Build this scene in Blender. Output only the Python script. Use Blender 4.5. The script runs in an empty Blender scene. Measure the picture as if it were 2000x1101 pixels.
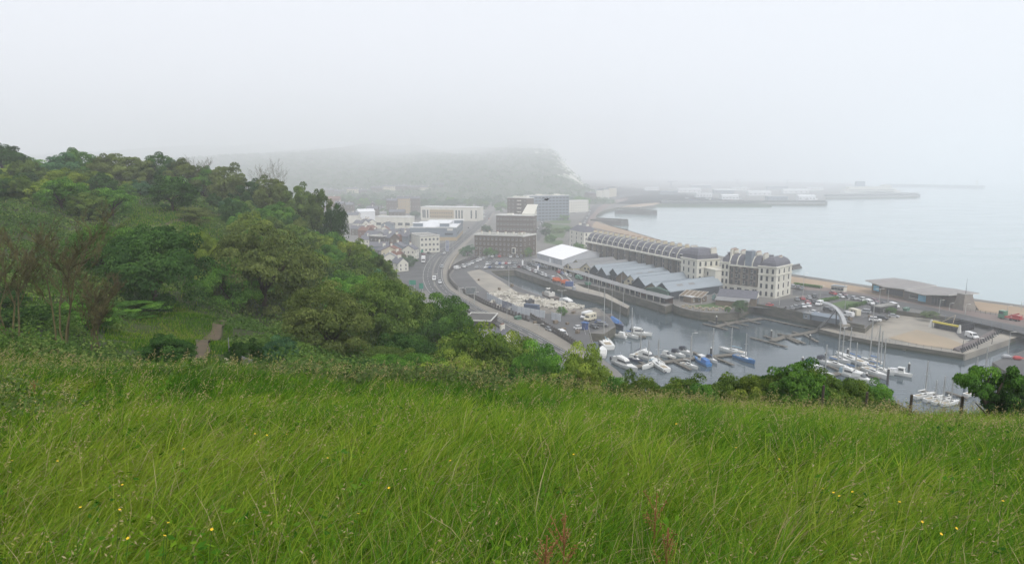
import bpy, bmesh, math, random
import numpy as np
from mathutils import Vector, Matrix
from mathutils.geometry import tessellate_polygon

random.seed(7)
rng = np.random.default_rng(11)
scn = bpy.context.scene
COL = scn.collection
R = math.radians

# ---------------------------------------------------------------- camera
F = 1333.0                       # focal length in photo pixels (24 mm on 36 mm)
PITCH = R(9.06)
CAMZ = 62.0
FOG = 0.00060
cam_d = bpy.data.cameras.new('camera')
cam_d.sensor_width = 36.0
cam_d.lens = F / 2000 * 36
cam_d.clip_start = 0.1
cam_d.clip_end = 40000
cam = bpy.data.objects.new('camera', cam_d)
cam.location = (0, 0, CAMZ)
cam.rotation_euler = (R(90) - PITCH, 0, 0)
COL.objects.link(cam)
scn.camera = cam

# ---------------------------------------------------------------- world, sun, exposure
SUN_EL, SUN_AZ = R(52), R(150)
w = bpy.data.worlds.new("World")
scn.world = w
w.use_nodes = True
nt = w.node_tree
nt.nodes.clear()
sky = nt.nodes.new('ShaderNodeTexSky')
sky.sky_type = 'NISHITA'
sky.sun_disc = False
sky.sun_elevation = SUN_EL
sky.sun_rotation = SUN_AZ
sky.air_density = 1.0
sky.dust_density = 4.0
sky.ozone_density = 1.0
hsv = nt.nodes.new('ShaderNodeHueSaturation')
hsv.inputs['Saturation'].default_value = 0.16
hsv.inputs['Value'].default_value = 1.0
flat = nt.nodes.new('ShaderNodeMix')
flat.data_type = 'RGBA'
flat.inputs['Factor'].default_value = 0.72       # overcast: mostly even cloud light
flat.inputs['B'].default_value = (7.7, 7.95, 8.6, 1)
bg = nt.nodes.new('ShaderNodeBackground')
bg.inputs['Strength'].default_value = 0.10
wo = nt.nodes.new('ShaderNodeOutputWorld')
nt.links.new(sky.outputs['Color'], hsv.inputs['Color'])
nt.links.new(hsv.outputs['Color'], flat.inputs['A'])
nt.links.new(flat.outputs['Result'], bg.inputs['Color'])
nt.links.new(bg.outputs['Background'], wo.inputs['Surface'])

sun_d = bpy.data.lights.new('sun', 'SUN')
sun_d.energy = 1.5
sun_d.angle = R(18)
sun_d.color = (1.0, 0.96, 0.9)
sun = bpy.data.objects.new('sun', sun_d)
# from azimuth SUN_AZ (clockwise from +Y), elevation SUN_EL
sd = Vector((math.sin(SUN_AZ) * math.cos(SUN_EL), math.cos(SUN_AZ) * math.cos(SUN_EL), math.sin(SUN_EL)))
sun.rotation_euler = sd.to_track_quat('Z', 'Y').to_euler()
sun.location = (0, -50, 200)
COL.objects.link(sun)

scn.view_settings.view_transform = 'Standard'
scn.view_settings.look = 'None'
scn.view_settings.gamma = 1.0
scn.view_settings.use_curve_mapping = False
scn.view_settings.exposure = 0.56
cy = scn.cycles
cy.max_bounces = 8
cy.diffuse_bounces = 3
cy.glossy_bounces = 2
cy.transmission_bounces = 3
cy.volume_bounces = 5
cy.transparent_max_bounces = 6
cy.sample_clamp_indirect = 4.0
cy.caustics_reflective = False
cy.caustics_refractive = False

# ---------------------------------------------------------------- photo <-> world helpers
CP, SP = math.cos(PITCH), math.sin(PITCH)
ZL = 4.0                         # level of the town and quays
ZW = 2.1                         # level of the low wharf


def G(u, v, z=ZL):
    """ground point seen at photo pixel (u, v) on the level z"""
    a = (u - 1000) / F
    b = (550.5 - v) / F
    dy, dz = CP + b * SP, -SP + b * CP
    t = (z - CAMZ) / dz
    return Vector((a * t, dy * t, z))


def D(u, v, y):
    """point at photo pixel (u, v) at forward distance y"""
    a = (u - 1000) / F
    b = (550.5 - v) / F
    dy, dz = CP + b * SP, -SP + b * CP
    t = y / dy
    return Vector((a * t, y, CAMZ + dz * t))


# ---------------------------------------------------------------- object helpers
def tag(o, label=None, cat=None, group=None, kind=None):
    if label: o['label'] = label
    if cat: o['category'] = cat
    if group: o['group'] = group
    if kind: o['kind'] = kind
    return o


def empty(name, loc, rz=0.0, label=None, cat=None, group=None):
    o = bpy.data.objects.new(name, None)
    o.location = loc
    o.rotation_euler = (0, 0, rz)
    o.empty_display_size = 0.2
    COL.objects.link(o)
    return tag(o, label, cat, group)


def link(name, me, parent=None, loc=None, rz=0.0, scale=None):
    o = bpy.data.objects.new(name, me)
    if parent is not None: o.parent = parent
    if loc is not None: o.location = loc
    if rz: o.rotation_euler = (0, 0, rz)
    if scale is not None: o.scale = scale
    COL.objects.link(o)
    return o


class MB:
    """collects simple solids into one mesh"""

    def __init__(s):
        s.v, s.f, s.m = [], [], []

    def add(s, vs, fs, m=0):
        n = len(s.v)
        s.v += [tuple(p) for p in vs]
        s.f += [tuple(i + n for i in f) for f in fs]
        s.m += [m] * len(fs)
        return s

    def box(s, x0, x1, y0, y1, z0, z1, m=0):
        vs = [(x0, y0, z0), (x1, y0, z0), (x1, y1, z0), (x0, y1, z0), (x0, y0, z1), (x1, y0, z1), (x1, y1, z1), (x0, y1, z1)]
        return s.add(vs, [(3, 2, 1, 0), (4, 5, 6, 7), (0, 1, 5, 4), (1, 2, 6, 5), (2, 3, 7, 6), (3, 0, 4, 7)], m)

    def prism(s, poly, z0, z1, m=0):
        """vertical prism over an xy polygon (any winding)"""
        a = sum(poly[i][0] * poly[(i + 1) % len(poly)][1] - poly[(i + 1) % len(poly)][0] * poly[i][1] for i in range(len(poly)))
        if a < 0: poly = poly[::-1]
        n = len(poly)
        vs = [(p[0], p[1], z0) for p in poly] + [(p[0], p[1], z1) for p in poly]
        fs = [tuple(range(n - 1, -1, -1)), tuple(range(n, 2 * n))]
        fs += [(i, (i + 1) % n, n + (i + 1) % n, n + i) for i in range(n)]
        return s.add(vs, fs, m)

    def xprism(s, prof, x0, x1, m=0):
        """profile in (y, z), extruded along x"""
        n = len(prof)
        vs = [(x0, p[0], p[1]) for p in prof] + [(x1, p[0], p[1]) for p in prof]
        fs = [tuple(range(n)), tuple(range(2 * n - 1, n - 1, -1))]
        fs += [(i, n + i, n + (i + 1) % n, (i + 1) % n) for i in range(n)]
        return s.add(vs, fs, m)

    def yprism(s, prof, y0, y1, m=0):
        """profile in (x, z), extruded along y"""
        n = len(prof)
        vs = [(p[0], y0, p[1]) for p in prof] + [(p[0], y1, p[1]) for p in prof]
        fs = [tuple(range(n - 1, -1, -1)), tuple(range(n, 2 * n))]
        fs += [(i, (i + 1) % n, n + (i + 1) % n, n + i) for i in range(n)]
        return s.add(vs, fs, m)

    def tube(s, p, q, r0, r1=None, n=6, m=0):
        p, q = Vector(p), Vector(q)
        r1 = r0 if r1 is None else r1
        d = (q - p)
        if d.length < 1e-6: return s
        d.normalize()
        a = d.orthogonal().normalized()
        b = d.cross(a)
        vs = []
        for c, r in ((p, r0), (q, r1)):
            for i in range(n):
                t = 2 * math.pi * i / n
                vs.append(c + (a * math.cos(t) + b * math.sin(t)) * r)
        fs = [(i, (i + 1) % n, n + (i + 1) % n, n + i) for i in range(n)]
        fs += [tuple(range(n - 1, -1, -1)), tuple(range(n, 2 * n))]
        return s.add(vs, fs, m)

    def hull(s, rings, m=0, closed=True, capa=True, capb=True):
        """skin successive rings of equal length"""
        n = len(rings[0])
        vs = [p for r in rings for p in r]
        fs = []
        for k in range(len(rings) - 1):
            for i in range(n if closed else n - 1):
                j = (i + 1) % n
                fs.append((k * n + i, k * n + j, (k + 1) * n + j, (k + 1) * n + i))
        if capa: fs.append(tuple(range(n - 1, -1, -1)))
        if capb: fs.append(tuple(range((len(rings) - 1) * n, len(rings) * n)))
        return s.add(vs, fs, m)

    def mesh(s, name, mats, smooth=False, fix=True):
        me = bpy.data.meshes.new(name)
        me.from_pydata(s.v, [], s.f)
        if not isinstance(mats, (list, tuple)): mats = [mats]
        for m in mats: me.materials.append(m)
        me.polygons.foreach_set('material_index', s.m)
        if fix:
            bm = bmesh.new(); bm.from_mesh(me)
            bmesh.ops.recalc_face_normals(bm, faces=bm.faces)
            bm.to_mesh(me); bm.free()
        if smooth:
            me.polygons.foreach_set('use_smooth', [True] * len(me.polygons))
        me.update()
        return me

    def build(s, name, mats, parent=None, loc=None, rz=0.0, smooth=False):
        return link(name, s.mesh(name, mats, smooth), parent, loc, rz)


def np_mesh(name, V, Fc, mats, tint=None, smooth=False):
    V = np.asarray(V, dtype=np.float32).reshape(-1, 3)
    Fc = np.asarray(Fc, dtype=np.int32)
    k = Fc.shape[1]
    me = bpy.data.meshes.new(name)
    me.vertices.add(len(V)); me.vertices.foreach_set('co', V.ravel())
    me.loops.add(Fc.size); me.loops.foreach_set('vertex_index', Fc.ravel())
    me.polygons.add(len(Fc)); me.polygons.foreach_set('loop_start', np.arange(len(Fc), dtype=np.int32) * k)
    if smooth: me.polygons.foreach_set('use_smooth', np.ones(len(Fc), dtype=bool))
    if not isinstance(mats, (list, tuple)): mats = [mats]
    for m in mats: me.materials.append(m)
    if tint is not None:
        a = me.attributes.new('tint', 'FLOAT', 'FACE')
        a.data.foreach_set('value', np.asarray(tint, dtype=np.float32))
    me.update(calc_edges=True)
    return me


def ordinal(n):
    w = ['first', 'second', 'third', 'fourth', 'fifth', 'sixth', 'seventh', 'eighth', 'ninth', 'tenth', 'eleventh', 'twelfth',
         'thirteenth', 'fourteenth', 'fifteenth', 'sixteenth', 'seventeenth', 'eighteenth', 'nineteenth', 'twentieth']
    if n <= 20: return w[n - 1]
    tens = {2: 'twenty', 3: 'thirty', 4: 'forty', 5: 'fifty'}[n // 10]
    if n % 10 == 0: return tens[:-1] + 'ieth'
    return tens + '-' + w[n % 10 - 1]


# ---------------------------------------------------------------- materials
def new_mat(name):
    m = bpy.data.materials.new(name)
    m.use_nodes = True
    n = m.node_tree
    return m, n, n.nodes['Principled BSDF']


def mat(name, c1, c2=None, scale=1.0, rough=0.7, metal=0.0, bump=0.0, coords='world', detail=4.0, spec=0.3, stretch=None):
    """two-tone weathered surface; noise in world or object space"""
    m, n, b = new_mat(name)
    b.inputs['Roughness'].default_value = rough
    b.inputs['Metallic'].default_value = metal
    b.inputs['Specular IOR Level'].default_value = spec
    c2 = c2 or tuple(c * 0.8 for c in c1)
    if coords == 'world':
        g = n.nodes.new('ShaderNodeNewGeometry'); src = g.outputs['Position']
    else:
        g = n.nodes.new('ShaderNodeTexCoord'); src = g.outputs['Object']
    if stretch:
        mp = n.nodes.new('ShaderNodeMapping'); mp.inputs['Scale'].default_value = stretch
        n.links.new(src, mp.inputs['Vector']); src = mp.outputs['Vector']
    t = n.nodes.new('ShaderNodeTexNoise')
    t.inputs['Scale'].default_value = scale
    t.inputs['Detail'].default_value = detail
    t.inputs['Roughness'].default_value = 0.62
    n.links.new(src, t.inputs['Vector'])
    r = n.nodes.new('ShaderNodeValToRGB')
    r.color_ramp.elements[0].position = 0.33; r.color_ramp.elements[0].color = (*c1, 1)
    r.color_ramp.elements[1].position = 0.67; r.color_ramp.elements[1].color = (*c2, 1)
    n.links.new(t.outputs['Fac'], r.inputs['Fac'])
    n.links.new(r.outputs['Color'], b.inputs['Base Color'])
    if bump:
        bp = n.nodes.new('ShaderNodeBump'); bp.inputs['Strength'].default_value = bump
        bp.inputs['Distance'].default_value = 0.1
        n.links.new(t.outputs['Fac'], bp.inputs['Height']); n.links.new(bp.outputs['Normal'], b.inputs['Normal'])
    return m


def leaf_mat(name, stops, trans=0.35, objvar=0.35, rough=0.6):
    """foliage: per-leaf tint through a ramp, each plant a little different"""
    m, n, b = new_mat(name)
    at = n.nodes.new('ShaderNodeAttribute'); at.attribute_name = 'tint'
    r = n.nodes.new('ShaderNodeValToRGB')
    while len(r.color_ramp.elements) < len(stops): r.color_ramp.elements.new(0.5)
    for e, (p, c) in zip(r.color_ramp.elements, stops):
        e.position = p; e.color = (*c, 1)
    n.links.new(at.outputs['Fac'], r.inputs['Fac'])
    oi = n.nodes.new('ShaderNodeObjectInfo')
    mr = n.nodes.new('ShaderNodeMapRange')
    mr.inputs['To Min'].default_value = 1 - objvar; mr.inputs['To Max'].default_value = 1 + objvar
    n.links.new(oi.outputs['Random'], mr.inputs['Value'])
    hs = n.nodes.new('ShaderNodeHueSaturation')
    n.links.new(r.outputs['Color'], hs.inputs['Color'])
    n.links.new(mr.outputs['Result'], hs.inputs['Value'])
    d = n.nodes.new('ShaderNodeBsdfDiffuse'); tr = n.nodes.new('ShaderNodeBsdfTranslucent')
    gl = n.nodes.new('ShaderNodeBsdfGlossy'); gl.inputs['Roughness'].default_value = rough
    gl.inputs['Color'].default_value = (0.8, 0.85, 0.8, 1)
    mx = n.nodes.new('ShaderNodeMixShader'); mx.inputs[0].default_value = trans
    m2 = n.nodes.new('ShaderNodeMixShader'); m2.inputs[0].default_value = 0.008
    n.links.new(hs.outputs['Color'], d.inputs['Color']); n.links.new(hs.outputs['Color'], tr.inputs['Color'])
    n.links.new(d.outputs[0], mx.inputs[1]); n.links.new(tr.outputs[0], mx.inputs[2])
    n.links.new(mx.outputs[0], m2.inputs[1]); n.links.new(gl.outputs[0], m2.inputs[2])
    out = n.nodes['Material Output']
    n.links.new(m2.outputs[0], out.inputs['Surface'])
    n.nodes.remove(b)
    return m

# ================================================================ SETTING: hillside under the camera
US = np.array([-600, -300, 0, 330, 550, 700, 830, 1000, 1250, 1600, 2000, 2400], float)
SS = (US - 1000) / F
YS = np.array([0, 8, 16, 22, 35, 50, 70, 100, 130, 160, 200, 250, 300, 360], float)
ZT = np.array([
    [61.5, 60.6, 59.0, 58.0, 56.5, 56.5, 58.0, 61.0, 64.0, 67.0, 69.0, 70.0, 68.0, 60.0],
    [60.9, 59.8, 57.9, 56.4, 54.4, 54.6, 55.8, 58.5, 61.0, 63.5, 66.0, 66.0, 62.0, 50.0],
    [60.4, 59.1, 57.15, 55.6, 53.2, 53.0, 53.6, 55.6, 57.6, 60.2, 61.5, 58.0, 50.0, 36.0],
    [60.4, 59.0, 57.0, 55.3, 52.2, 50.7, 50.0, 52.2, 54.2, 56.4, 57.5, 51.0, 41.0, 20.0],
    [60.4, 58.9, 56.85, 55.0, 51.5, 49.0, 45.8, 46.6, 48.4, 50.2, 48.5, 36.0, 20.0, 3.0],
    [60.4, 58.8, 56.7, 54.7, 50.6, 47.3, 44.4, 42.0, 41.0, 41.0, 38.0, 22.0, 4.0, -.4],
    [60.4, 58.8, 56.7, 54.7, 49.8, 45.5, 41.0, 36.5, 31.5, 26.0, 16.0, 4.0, -.4, -.4],
    [60.4, 58.7, 56.4, 54.3, 48.3, 43.0, 35.0, 22.0, 10.0, 2.0, -.4, -.4, -.4, -.4],
    [60.3, 58.6, 56.2, 54.0, 47.0, 39.5, 28.0, 12.0, 3.0, -.4, -.4, -.4, -.4, -.4],
    [60.2, 58.5, 56.1, 53.8, 46.5, 38.0, 26.0, 11.0, 2.0, -.4, -.4, -.4, -.4, -.4],
    [60.1, 58.4, 56.0, 53.7, 46.0, 37.5, 26.0, 11.0, 2.0, -.4, -.4, -.4, -.4, -.4],
    [60.0, 58.3, 55.8, 53.5, 46.0, 37.5, 26.0, 11.0, 2.0, -.4, -.4, -.4, -.4, -.4]])


def hill_z(x, y):
    x = np.asarray(x, float); y = np.asarray(y, float)
    s = x / np.maximum(y, 12.0)
    yy = np.clip(y, 0, 359.9)
    j = np.clip(np.searchsorted(YS, yy, side='right') - 1, 0, len(YS) - 2)
    ty = (yy - YS[j]) / (YS[j + 1] - YS[j])
    sc = np.clip(s, SS[0], SS[-1] - 1e-6)
    i = np.clip(np.searchsorted(SS, sc, side='right') - 1, 0, len(SS) - 2)
    tx = (sc - SS[i]) / (SS[i + 1] - SS[i])
    tx = tx * tx * (3 - 2 * tx)
    z = (ZT[i, j] * (1 - tx) + ZT[i + 1, j] * tx) * (1 - ty) + (ZT[i, j + 1] * (1 - tx) + ZT[i + 1, j + 1] * tx) * ty
    amp = np.clip(y / 40, 0.12, 1.0) * np.clip((z - 0.5) / 4, 0, 1)
    z = z + amp * (0.35 * np.sin(x * .31 + y * .12) + 0.3 * np.sin(y * .37 - x * .21 + 1.3) + 0.14 * np.sin(x * .9 + 2 * np.sin(y * .5)))
    return np.maximum(z, -0.4)


def patch(x, y, k=1.0, ph=0.0):
    """smooth 0..1 patchiness"""
    return 0.5 + 0.25 * (np.sin(x * .8 * k + 1.7 * np.sin(y * .5 * k + ph)) + np.sin(y * .9 * k - 1.3 * np.sin(x * .6 * k + 2 + ph)))


M_soil = mat('hill_soil', (0.026, 0.04, 0.010), (0.045, 0.055, 0.014), 0.35, 0.95, bump=0.4)
gx = np.arange(-420, 240.1, 2.0); gy = np.arange(-30, 372.1, 2.0)
XX, YY = np.meshgrid(gx, gy)
ZZ = hill_z(XX, YY)
nx, ny = len(gx), len(gy)
ii = (np.arange(ny - 1)[:, None] * nx + np.arange(nx - 1)[None, :]).ravel()
quads = np.stack([ii, ii + 1, ii + nx + 1, ii + nx], 1)
zf = ZZ.ravel()[quads].max(1)
quads = quads[zf > -0.3]
o = link('hillside_ground', np_mesh('hillside_ground', np.stack([XX, YY, ZZ], -1), quads, M_soil, smooth=True))
tag(o, kind='structure')


def strip_on_hill(name, pts, width, material, lift=0.05):
    """a path draped over the hillside"""
    P = [Vector((p[0], p[1], 0)) for p in pts]
    fine = []
    for a, b in zip(P[:-1], P[1:]):
        n = max(2, int((b - a).length / 0.8))
        fine += [a.lerp(b, k / n) for k in range(n)]
    fine.append(P[-1])
    V, Fq = [], []
    for k, p in enumerate(fine):
        d = (fine[min(k + 1, len(fine) - 1)] - fine[max(k - 1, 0)]).normalized()
        s = Vector((-d.y, d.x, 0))
        for q in (-1, -.33, .33, 1):
            wv = width * (0.85 + 0.25 * math.sin(k * .9 + q))
            x, y = p.x + s.x * q * wv / 2, p.y + s.y * q * wv / 2
            V.append((x, y, float(hill_z(x, y)) + lift))
    for k in range(len(fine) - 1):
        for q in range(3):
            a = k * 4 + q
            Fq.append((a, a + 1, a + 5, a + 4))
    return tag(link(name, np_mesh(name, V, Fq, material)), kind='structure')


def hill_at(u, y):
    x = (u - 1000) / F * y
    return x, y, float(hill_z(x, y))


def ux(u, y):
    """x of the hillside point seen in photo column u at distance y"""
    u = np.asarray(u, float); y = np.asarray(y, float); z = np.full(np.broadcast(u, y).shape, 50.0)
    for _ in range(3):
        x = (u - 1000) / F * (y * CP + (CAMZ - z) * SP); z = hill_z(x, y)
    return x if x.ndim else float(x)


M_path = mat('trodden_path', (0.105, 0.078, 0.05), (0.07, 0.06, 0.035), 0.8, 0.95)
M_lawn = mat('short_turf', (0.05, 0.085, 0.018), (0.035, 0.062, 0.014), 0.3, 0.95)
strip_on_hill('footpath', [(ux(396, 26), 26), (ux(392, 30), 30), (ux(389, 34), 34), (ux(390, 38), 38), (ux(396, 42), 42), (ux(405, 46), 46), (ux(416, 50), 50), (ux(428, 54), 54), (ux(440, 60), 60)], 0.95, M_path, 0.14)
strip_on_hill('footpath', [(ux(290, 112), 112), (ux(330, 116), 116), (ux(365, 122), 122), (ux(408, 128), 128)], 1.6, M_path, 0.12)

# ================================================================ SETTING: town ground, quays, sea
M_asph = mat('asphalt', (0.060, 0.060, 0.063), (0.11, 0.11, 0.11), 0.09, 0.9, detail=8)
M_asph2 = mat('car_park_asphalt', (0.085, 0.085, 0.088), (0.115, 0.112, 0.11), 0.08, 0.9, detail=8)
M_town = mat('town_ground', (0.13, 0.125, 0.115), (0.19, 0.18, 0.165), 0.03, 0.95, detail=8)
M_wall = mat('quay_stone', (0.15, 0.135, 0.10), (0.065, 0.064, 0.05), 0.22, 0.9, bump=0.5, detail=9, stretch=(1, 1, 3))
M_algae = mat('algae_wall', (0.030, 0.045, 0.018), (0.018, 0.026, 0.014), 0.4, 0.9)
M_pave = mat('paving', (0.255, 0.23, 0.195), (0.195, 0.18, 0.155), 0.12, 0.9, detail=8)
M_line = mat('road_paint', (0.62, 0.62, 0.58), (0.5, 0.5, 0.47), 0.6, 0.8)
M_sand = mat('shingle', (0.36, 0.27, 0.185), (0.30, 0.225, 0.155), 0.04, 0.95, detail=9)
M_conc = mat('concrete', (0.36, 0.325, 0.27), (0.22, 0.205, 0.18), 0.07, 0.9, detail=10)
M_grass = mat('park_lawn', (0.075, 0.13, 0.03), (0.055, 0.095, 0.025), 0.06, 0.95, detail=8)
M_promen = mat('pink_paving', (0.21, 0.155, 0.135), (0.165, 0.13, 0.118), 0.08, 0.9, detail=8)


def px(pts, z=ZL): return [G(u, v, z) for u, v in pts]


def land(name, P, z, zbot, mats, kind='structure'):
    """flat land with walls dropping to zbot; mats = [top, wall, foot]"""
    P = [Vector((p[0], p[1], 0)) for p in P]
    tri = tessellate_polygon([P])
    n = len(P)
    V = [(p.x, p.y, z) for p in P] + [(p.x, p.y, 0.75) for p in P] + [(p.x, p.y, zbot) for p in P]
    mb = MB()
    mb.add(V, [tuple(t) for t in tri], 0)
    mb.f += [(i, (i + 1) % n, n + (i + 1) % n, n + i) for i in range(n)]; mb.m += [1] * n
    mb.f += [(n + i, n + (i + 1) % n, 2 * n + (i + 1) % n, 2 * n + i) for i in range(n)]; mb.m += [2] * n
    me = mb.mesh(name, mats)
    ob = link(name, me)
    return tag(ob, kind=kind)


def sheet(name, P, z, material, kind='structure'):
    P = [Vector((p[0], p[1], 0)) for p in P]
    tri = tessellate_polygon([P])
    V = [(p.x, p.y, z) for p in P]
    me = MB().add(V, [tuple(t) for t in tri]).mesh(name, material)
    if me.polygons[0].normal.z < 0: me.flip_normals()
    return tag(link(name, me), kind=kind)


coast = [(1262, 778), (1205, 722), (1180, 703), (1160, 690), (1144, 652), (1150, 650), (1180, 652), (1203, 637), (1192, 620), (1172, 602),
         (1140, 604), (1115, 599), (1085, 588), (1057, 577), (1025, 566), (967, 536), (958, 529), (1005, 527), (1080, 553),
         (1103, 562), (1128, 569), (1180, 581), (1226, 603), (1230, 597), (1185, 573), (1140, 561), (1126, 554), (1150, 556), (1200, 568),
         (1262, 586), (1300, 598), (1314, 593), (1318, 596), (1330, 601), (1350, 606), (1370, 609), (1395, 611), (1420, 611), (1442, 609),
         (1460, 599), (1473, 596), (1530, 607), (1600, 622), (1640, 632), (1690, 641), (1722, 612), (1735, 604), (1840, 617), (2000, 643), (2300, 694)]
sea_side = [(2300, 640), (2150, 618), (2000, 596), (1850, 576), (1700, 558), (1548, 535), (1460, 512), (1380, 493), (1300, 476), (1226, 455), (1190, 441),
            (1168, 430), (1163, 420), (1180, 411), (1210, 405), (1250, 405), (1275, 402), (1288, 398)]
docks = [(1400, 398), (1612, 398), (1612, 386.5), (1700, 385.5), (1792, 384), (1794, 376.5), (1650, 374), (1730, 366.3), (1650, 358), (1500, 354), (1250, 351)]
Pl = px(coast) + px(sea_side) + px(docks) + [Vector((-200, 5200, 0)), Vector((-2500, 4000, 0)), Vector((-2500, 150, 0)), Vector((60, 130, 0))]
land('town_ground', Pl, ZL, -0.5, [M_town, M_wall, M_algae])
wharf = px([(1600, 642), (1640, 652), (1700, 664), (1800, 679), (1882, 691.5)], ZW) + px([(2000, 654), (2090, 622)], ZW)
wharf += px([(2050, 640), (1840, 605), (1735, 590), (1660, 612)], ZL)
land('wharf_ground', wharf, ZW, -0.5, [M_conc, M_wall, M_algae])
land('far_wharf_ground', px([(1938, 707), (2000, 683), (2200, 640), (2300, 700), (2100, 760), (1960, 722)], 3.2), 3.2, -0.5, [M_asph2, M_wall, M_algae])

# sea
m_sea, n_, b_ = new_mat('sea_water')
b_.inputs['Base Color'].default_value = (0.30, 0.375, 0.385, 1)
b_.inputs['Roughness'].default_value = 0.10
b_.inputs['IOR'].default_value = 1.33
g_ = n_.nodes.new('ShaderNodeNewGeometry')
mp_ = n_.nodes.new('ShaderNodeMapping'); mp_.inputs['Rotation'].default_value = (0, 0, 0.5); mp_.inputs['Scale'].default_value = (0.25, 0.9, 1)
n1 = n_.nodes.new('ShaderNodeTexNoise'); n1.inputs['Scale'].default_value = 0.45; n1.inputs['Detail'].default_value = 6
bp_ = n_.nodes.new('ShaderNodeBump'); bp_.inputs['Strength'].default_value = 0.16; bp_.inputs['Distance'].default_value = 0.5
n2 = n_.nodes.new('ShaderNodeTexNoise'); n2.inputs['Scale'].default_value = 0.035; n2.inputs['Detail'].default_value = 5
rr = n_.nodes.new('ShaderNodeMapRange'); rr.inputs['To Min'].default_value = 0.05; rr.inputs['To Max'].default_value = 0.22
n_.links.new(g_.outputs['Position'], mp_.inputs['Vector'])
n_.links.new(mp_.outputs['Vector'], n1.inputs['Vector']); n_.links.new(mp_.outputs['Vector'], n2.inputs['Vector'])
n_.links.new(n1.outputs['Fac'], bp_.inputs['Height']); n_.links.new(bp_.outputs['Normal'], b_.inputs['Normal'])
n_.links.new(n2.outputs['Fac'], rr.inputs['Value']); n_.links.new(rr.outputs['Result'], b_.inputs['Roughness'])
mb = MB().add([(-3000, 60, 0), (11800, 60, 0), (11800, 11800, 0), (-3000, 11800, 0)], [(0, 1, 2, 3)])
tag(mb.build('sea', m_sea), kind='structure')
# sheltered, darker water inside the harbour
m_har = m_sea.copy(); m_har.name = 'harbour_water'
for q_ in m_har.node_tree.nodes:
    if q_.type == 'BSDF_PRINCIPLED': q_.inputs['Base Color'].default_value = (0.055, 0.078, 0.092, 1)
    if q_.type == 'BUMP': q_.inputs['Strength'].default_value = 0.10
    if q_.type == 'MAP_RANGE': q_.inputs['To Min'].default_value = 0.03; q_.inputs['To Max'].default_value = 0.14
sheet('harbour_water', px([(940, 520), (1010, 520), (1150, 545), (1330, 590), (1480, 590), (1760, 600), (2300, 640)], 0) + [Vector((420, 120, 0)), Vector((0, 120, 0))] + px([(1000, 600)], 0), 0.02, m_har)

# ---- far hills behind the town
M_hillfar = mat('wooded_hill', (0.030, 0.050, 0.018), (0.062, 0.085, 0.035), 0.035, 0.95, detail=9)
M_chalk = mat('chalk_cliff', (0.72, 0.70, 0.64), (0.34, 0.36, 0.28), 0.022, 0.9, detail=8, stretch=(1, 1, 1.6))
fx = np.arange(-3000, 500, 20.0); fy = np.concatenate([np.arange(1180, 2600, 20.0), np.arange(2600, 6600, 80.0)])
FX, FY = np.meshgrid(fx, fy)


def far_z(x, y):
    q = y - (1290 - 0.05 * x)
    back = 4 + 0.062 * np.clip(q, 0, 5000)                       # long slope climbing away into the cloud
    head = 4 + 298 * np.clip((q - 150) / 5100.0, 0, 1) ** 0.66 * np.clip((x + 2600) / 1500.0, 0, 1) ** 0.8   # nearer chalk headland
    z = np.maximum(back, head) * (0.96 + 0.07 * np.sin(x * .0047 + .8) + 0.04 * np.sin(x * .013 + y * .002)) + 3.5 * np.sin(x * .05) * np.sin(y * .043 + 1) + 2.5 * np.sin(x * .11 + y * .09)
    edge = 188 + 12 * np.sin(y * .02) + 0.045 * (y - 1500)
    c = np.clip((edge - x) / 78.0, 0, 1) ** 0.55
    return np.where(q <= 0, -2.0, 4 + (z - 4) * c)


FZ = np.clip(far_z(FX, FY), -0.4, 330)
nx, ny = len(fx), len(fy)
ii = (np.arange(ny - 1)[:, None] * nx + np.arange(nx - 1)[None, :]).ravel()
fq = np.stack([ii, ii + 1, ii + nx + 1, ii + nx], 1)
me = np_mesh('far_hill', np.stack([FX, FY, FZ], -1), fq, [M_hillfar, M_chalk], smooth=True)
cx = FX.ravel()[fq].mean(1); cyy = FY.ravel()[fq].mean(1); cz = FZ.ravel()[fq].mean(1)
dzx = np.abs(FZ.ravel()[fq].max(1) - FZ.ravel()[fq].min(1))
pat = np.sin(cyy * .07 + cz * .05) + np.sin(cz * .16 + cyy * .03) + .6 * np.sin(cx * .2)
mi = ((cx > 105) & (dzx > 12) & (pat > -0.7) & (cz > 25)).astype(np.int32)
me.polygons.foreach_set('material_index', mi)
tag(link('far_hill', me), kind='structure')

# ================================================================ VEGETATION
def rnd_dir(n, up=0.0):
    d = rng.normal(size=(n, 3)); d /= np.linalg.norm(d, axis=1)[:, None] + 1e-9
    if up: d[:, 2] = np.where((d[:, 2] < 0) & (rng.random(n) < up), -d[:, 2], d[:, 2])
    return d


def leaves(P, N, L, W):
    """diamond leaves at points P with normals N, length L, width W -> V, F"""
    n = len(P)
    N = N / (np.linalg.norm(N, axis=1)[:, None] + 1e-9)
    ref = rng.normal(size=(n, 3))
    a = np.cross(N, ref); a /= np.linalg.norm(a, axis=1)[:, None] + 1e-9
    b = np.cross(N, a)
    L = np.broadcast_to(L, (n,))[:, None]; W = np.broadcast_to(W, (n,))[:, None]
    V = np.stack([P - a * L / 2, P + b * W / 2 - N * W * .12, P + a * L / 2, P - b * W / 2 - N * W * .12], 1).reshape(-1, 3)
    Fq = np.arange(4 * n, dtype=np.int32).reshape(-1, 4)
    return V, Fq


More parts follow.
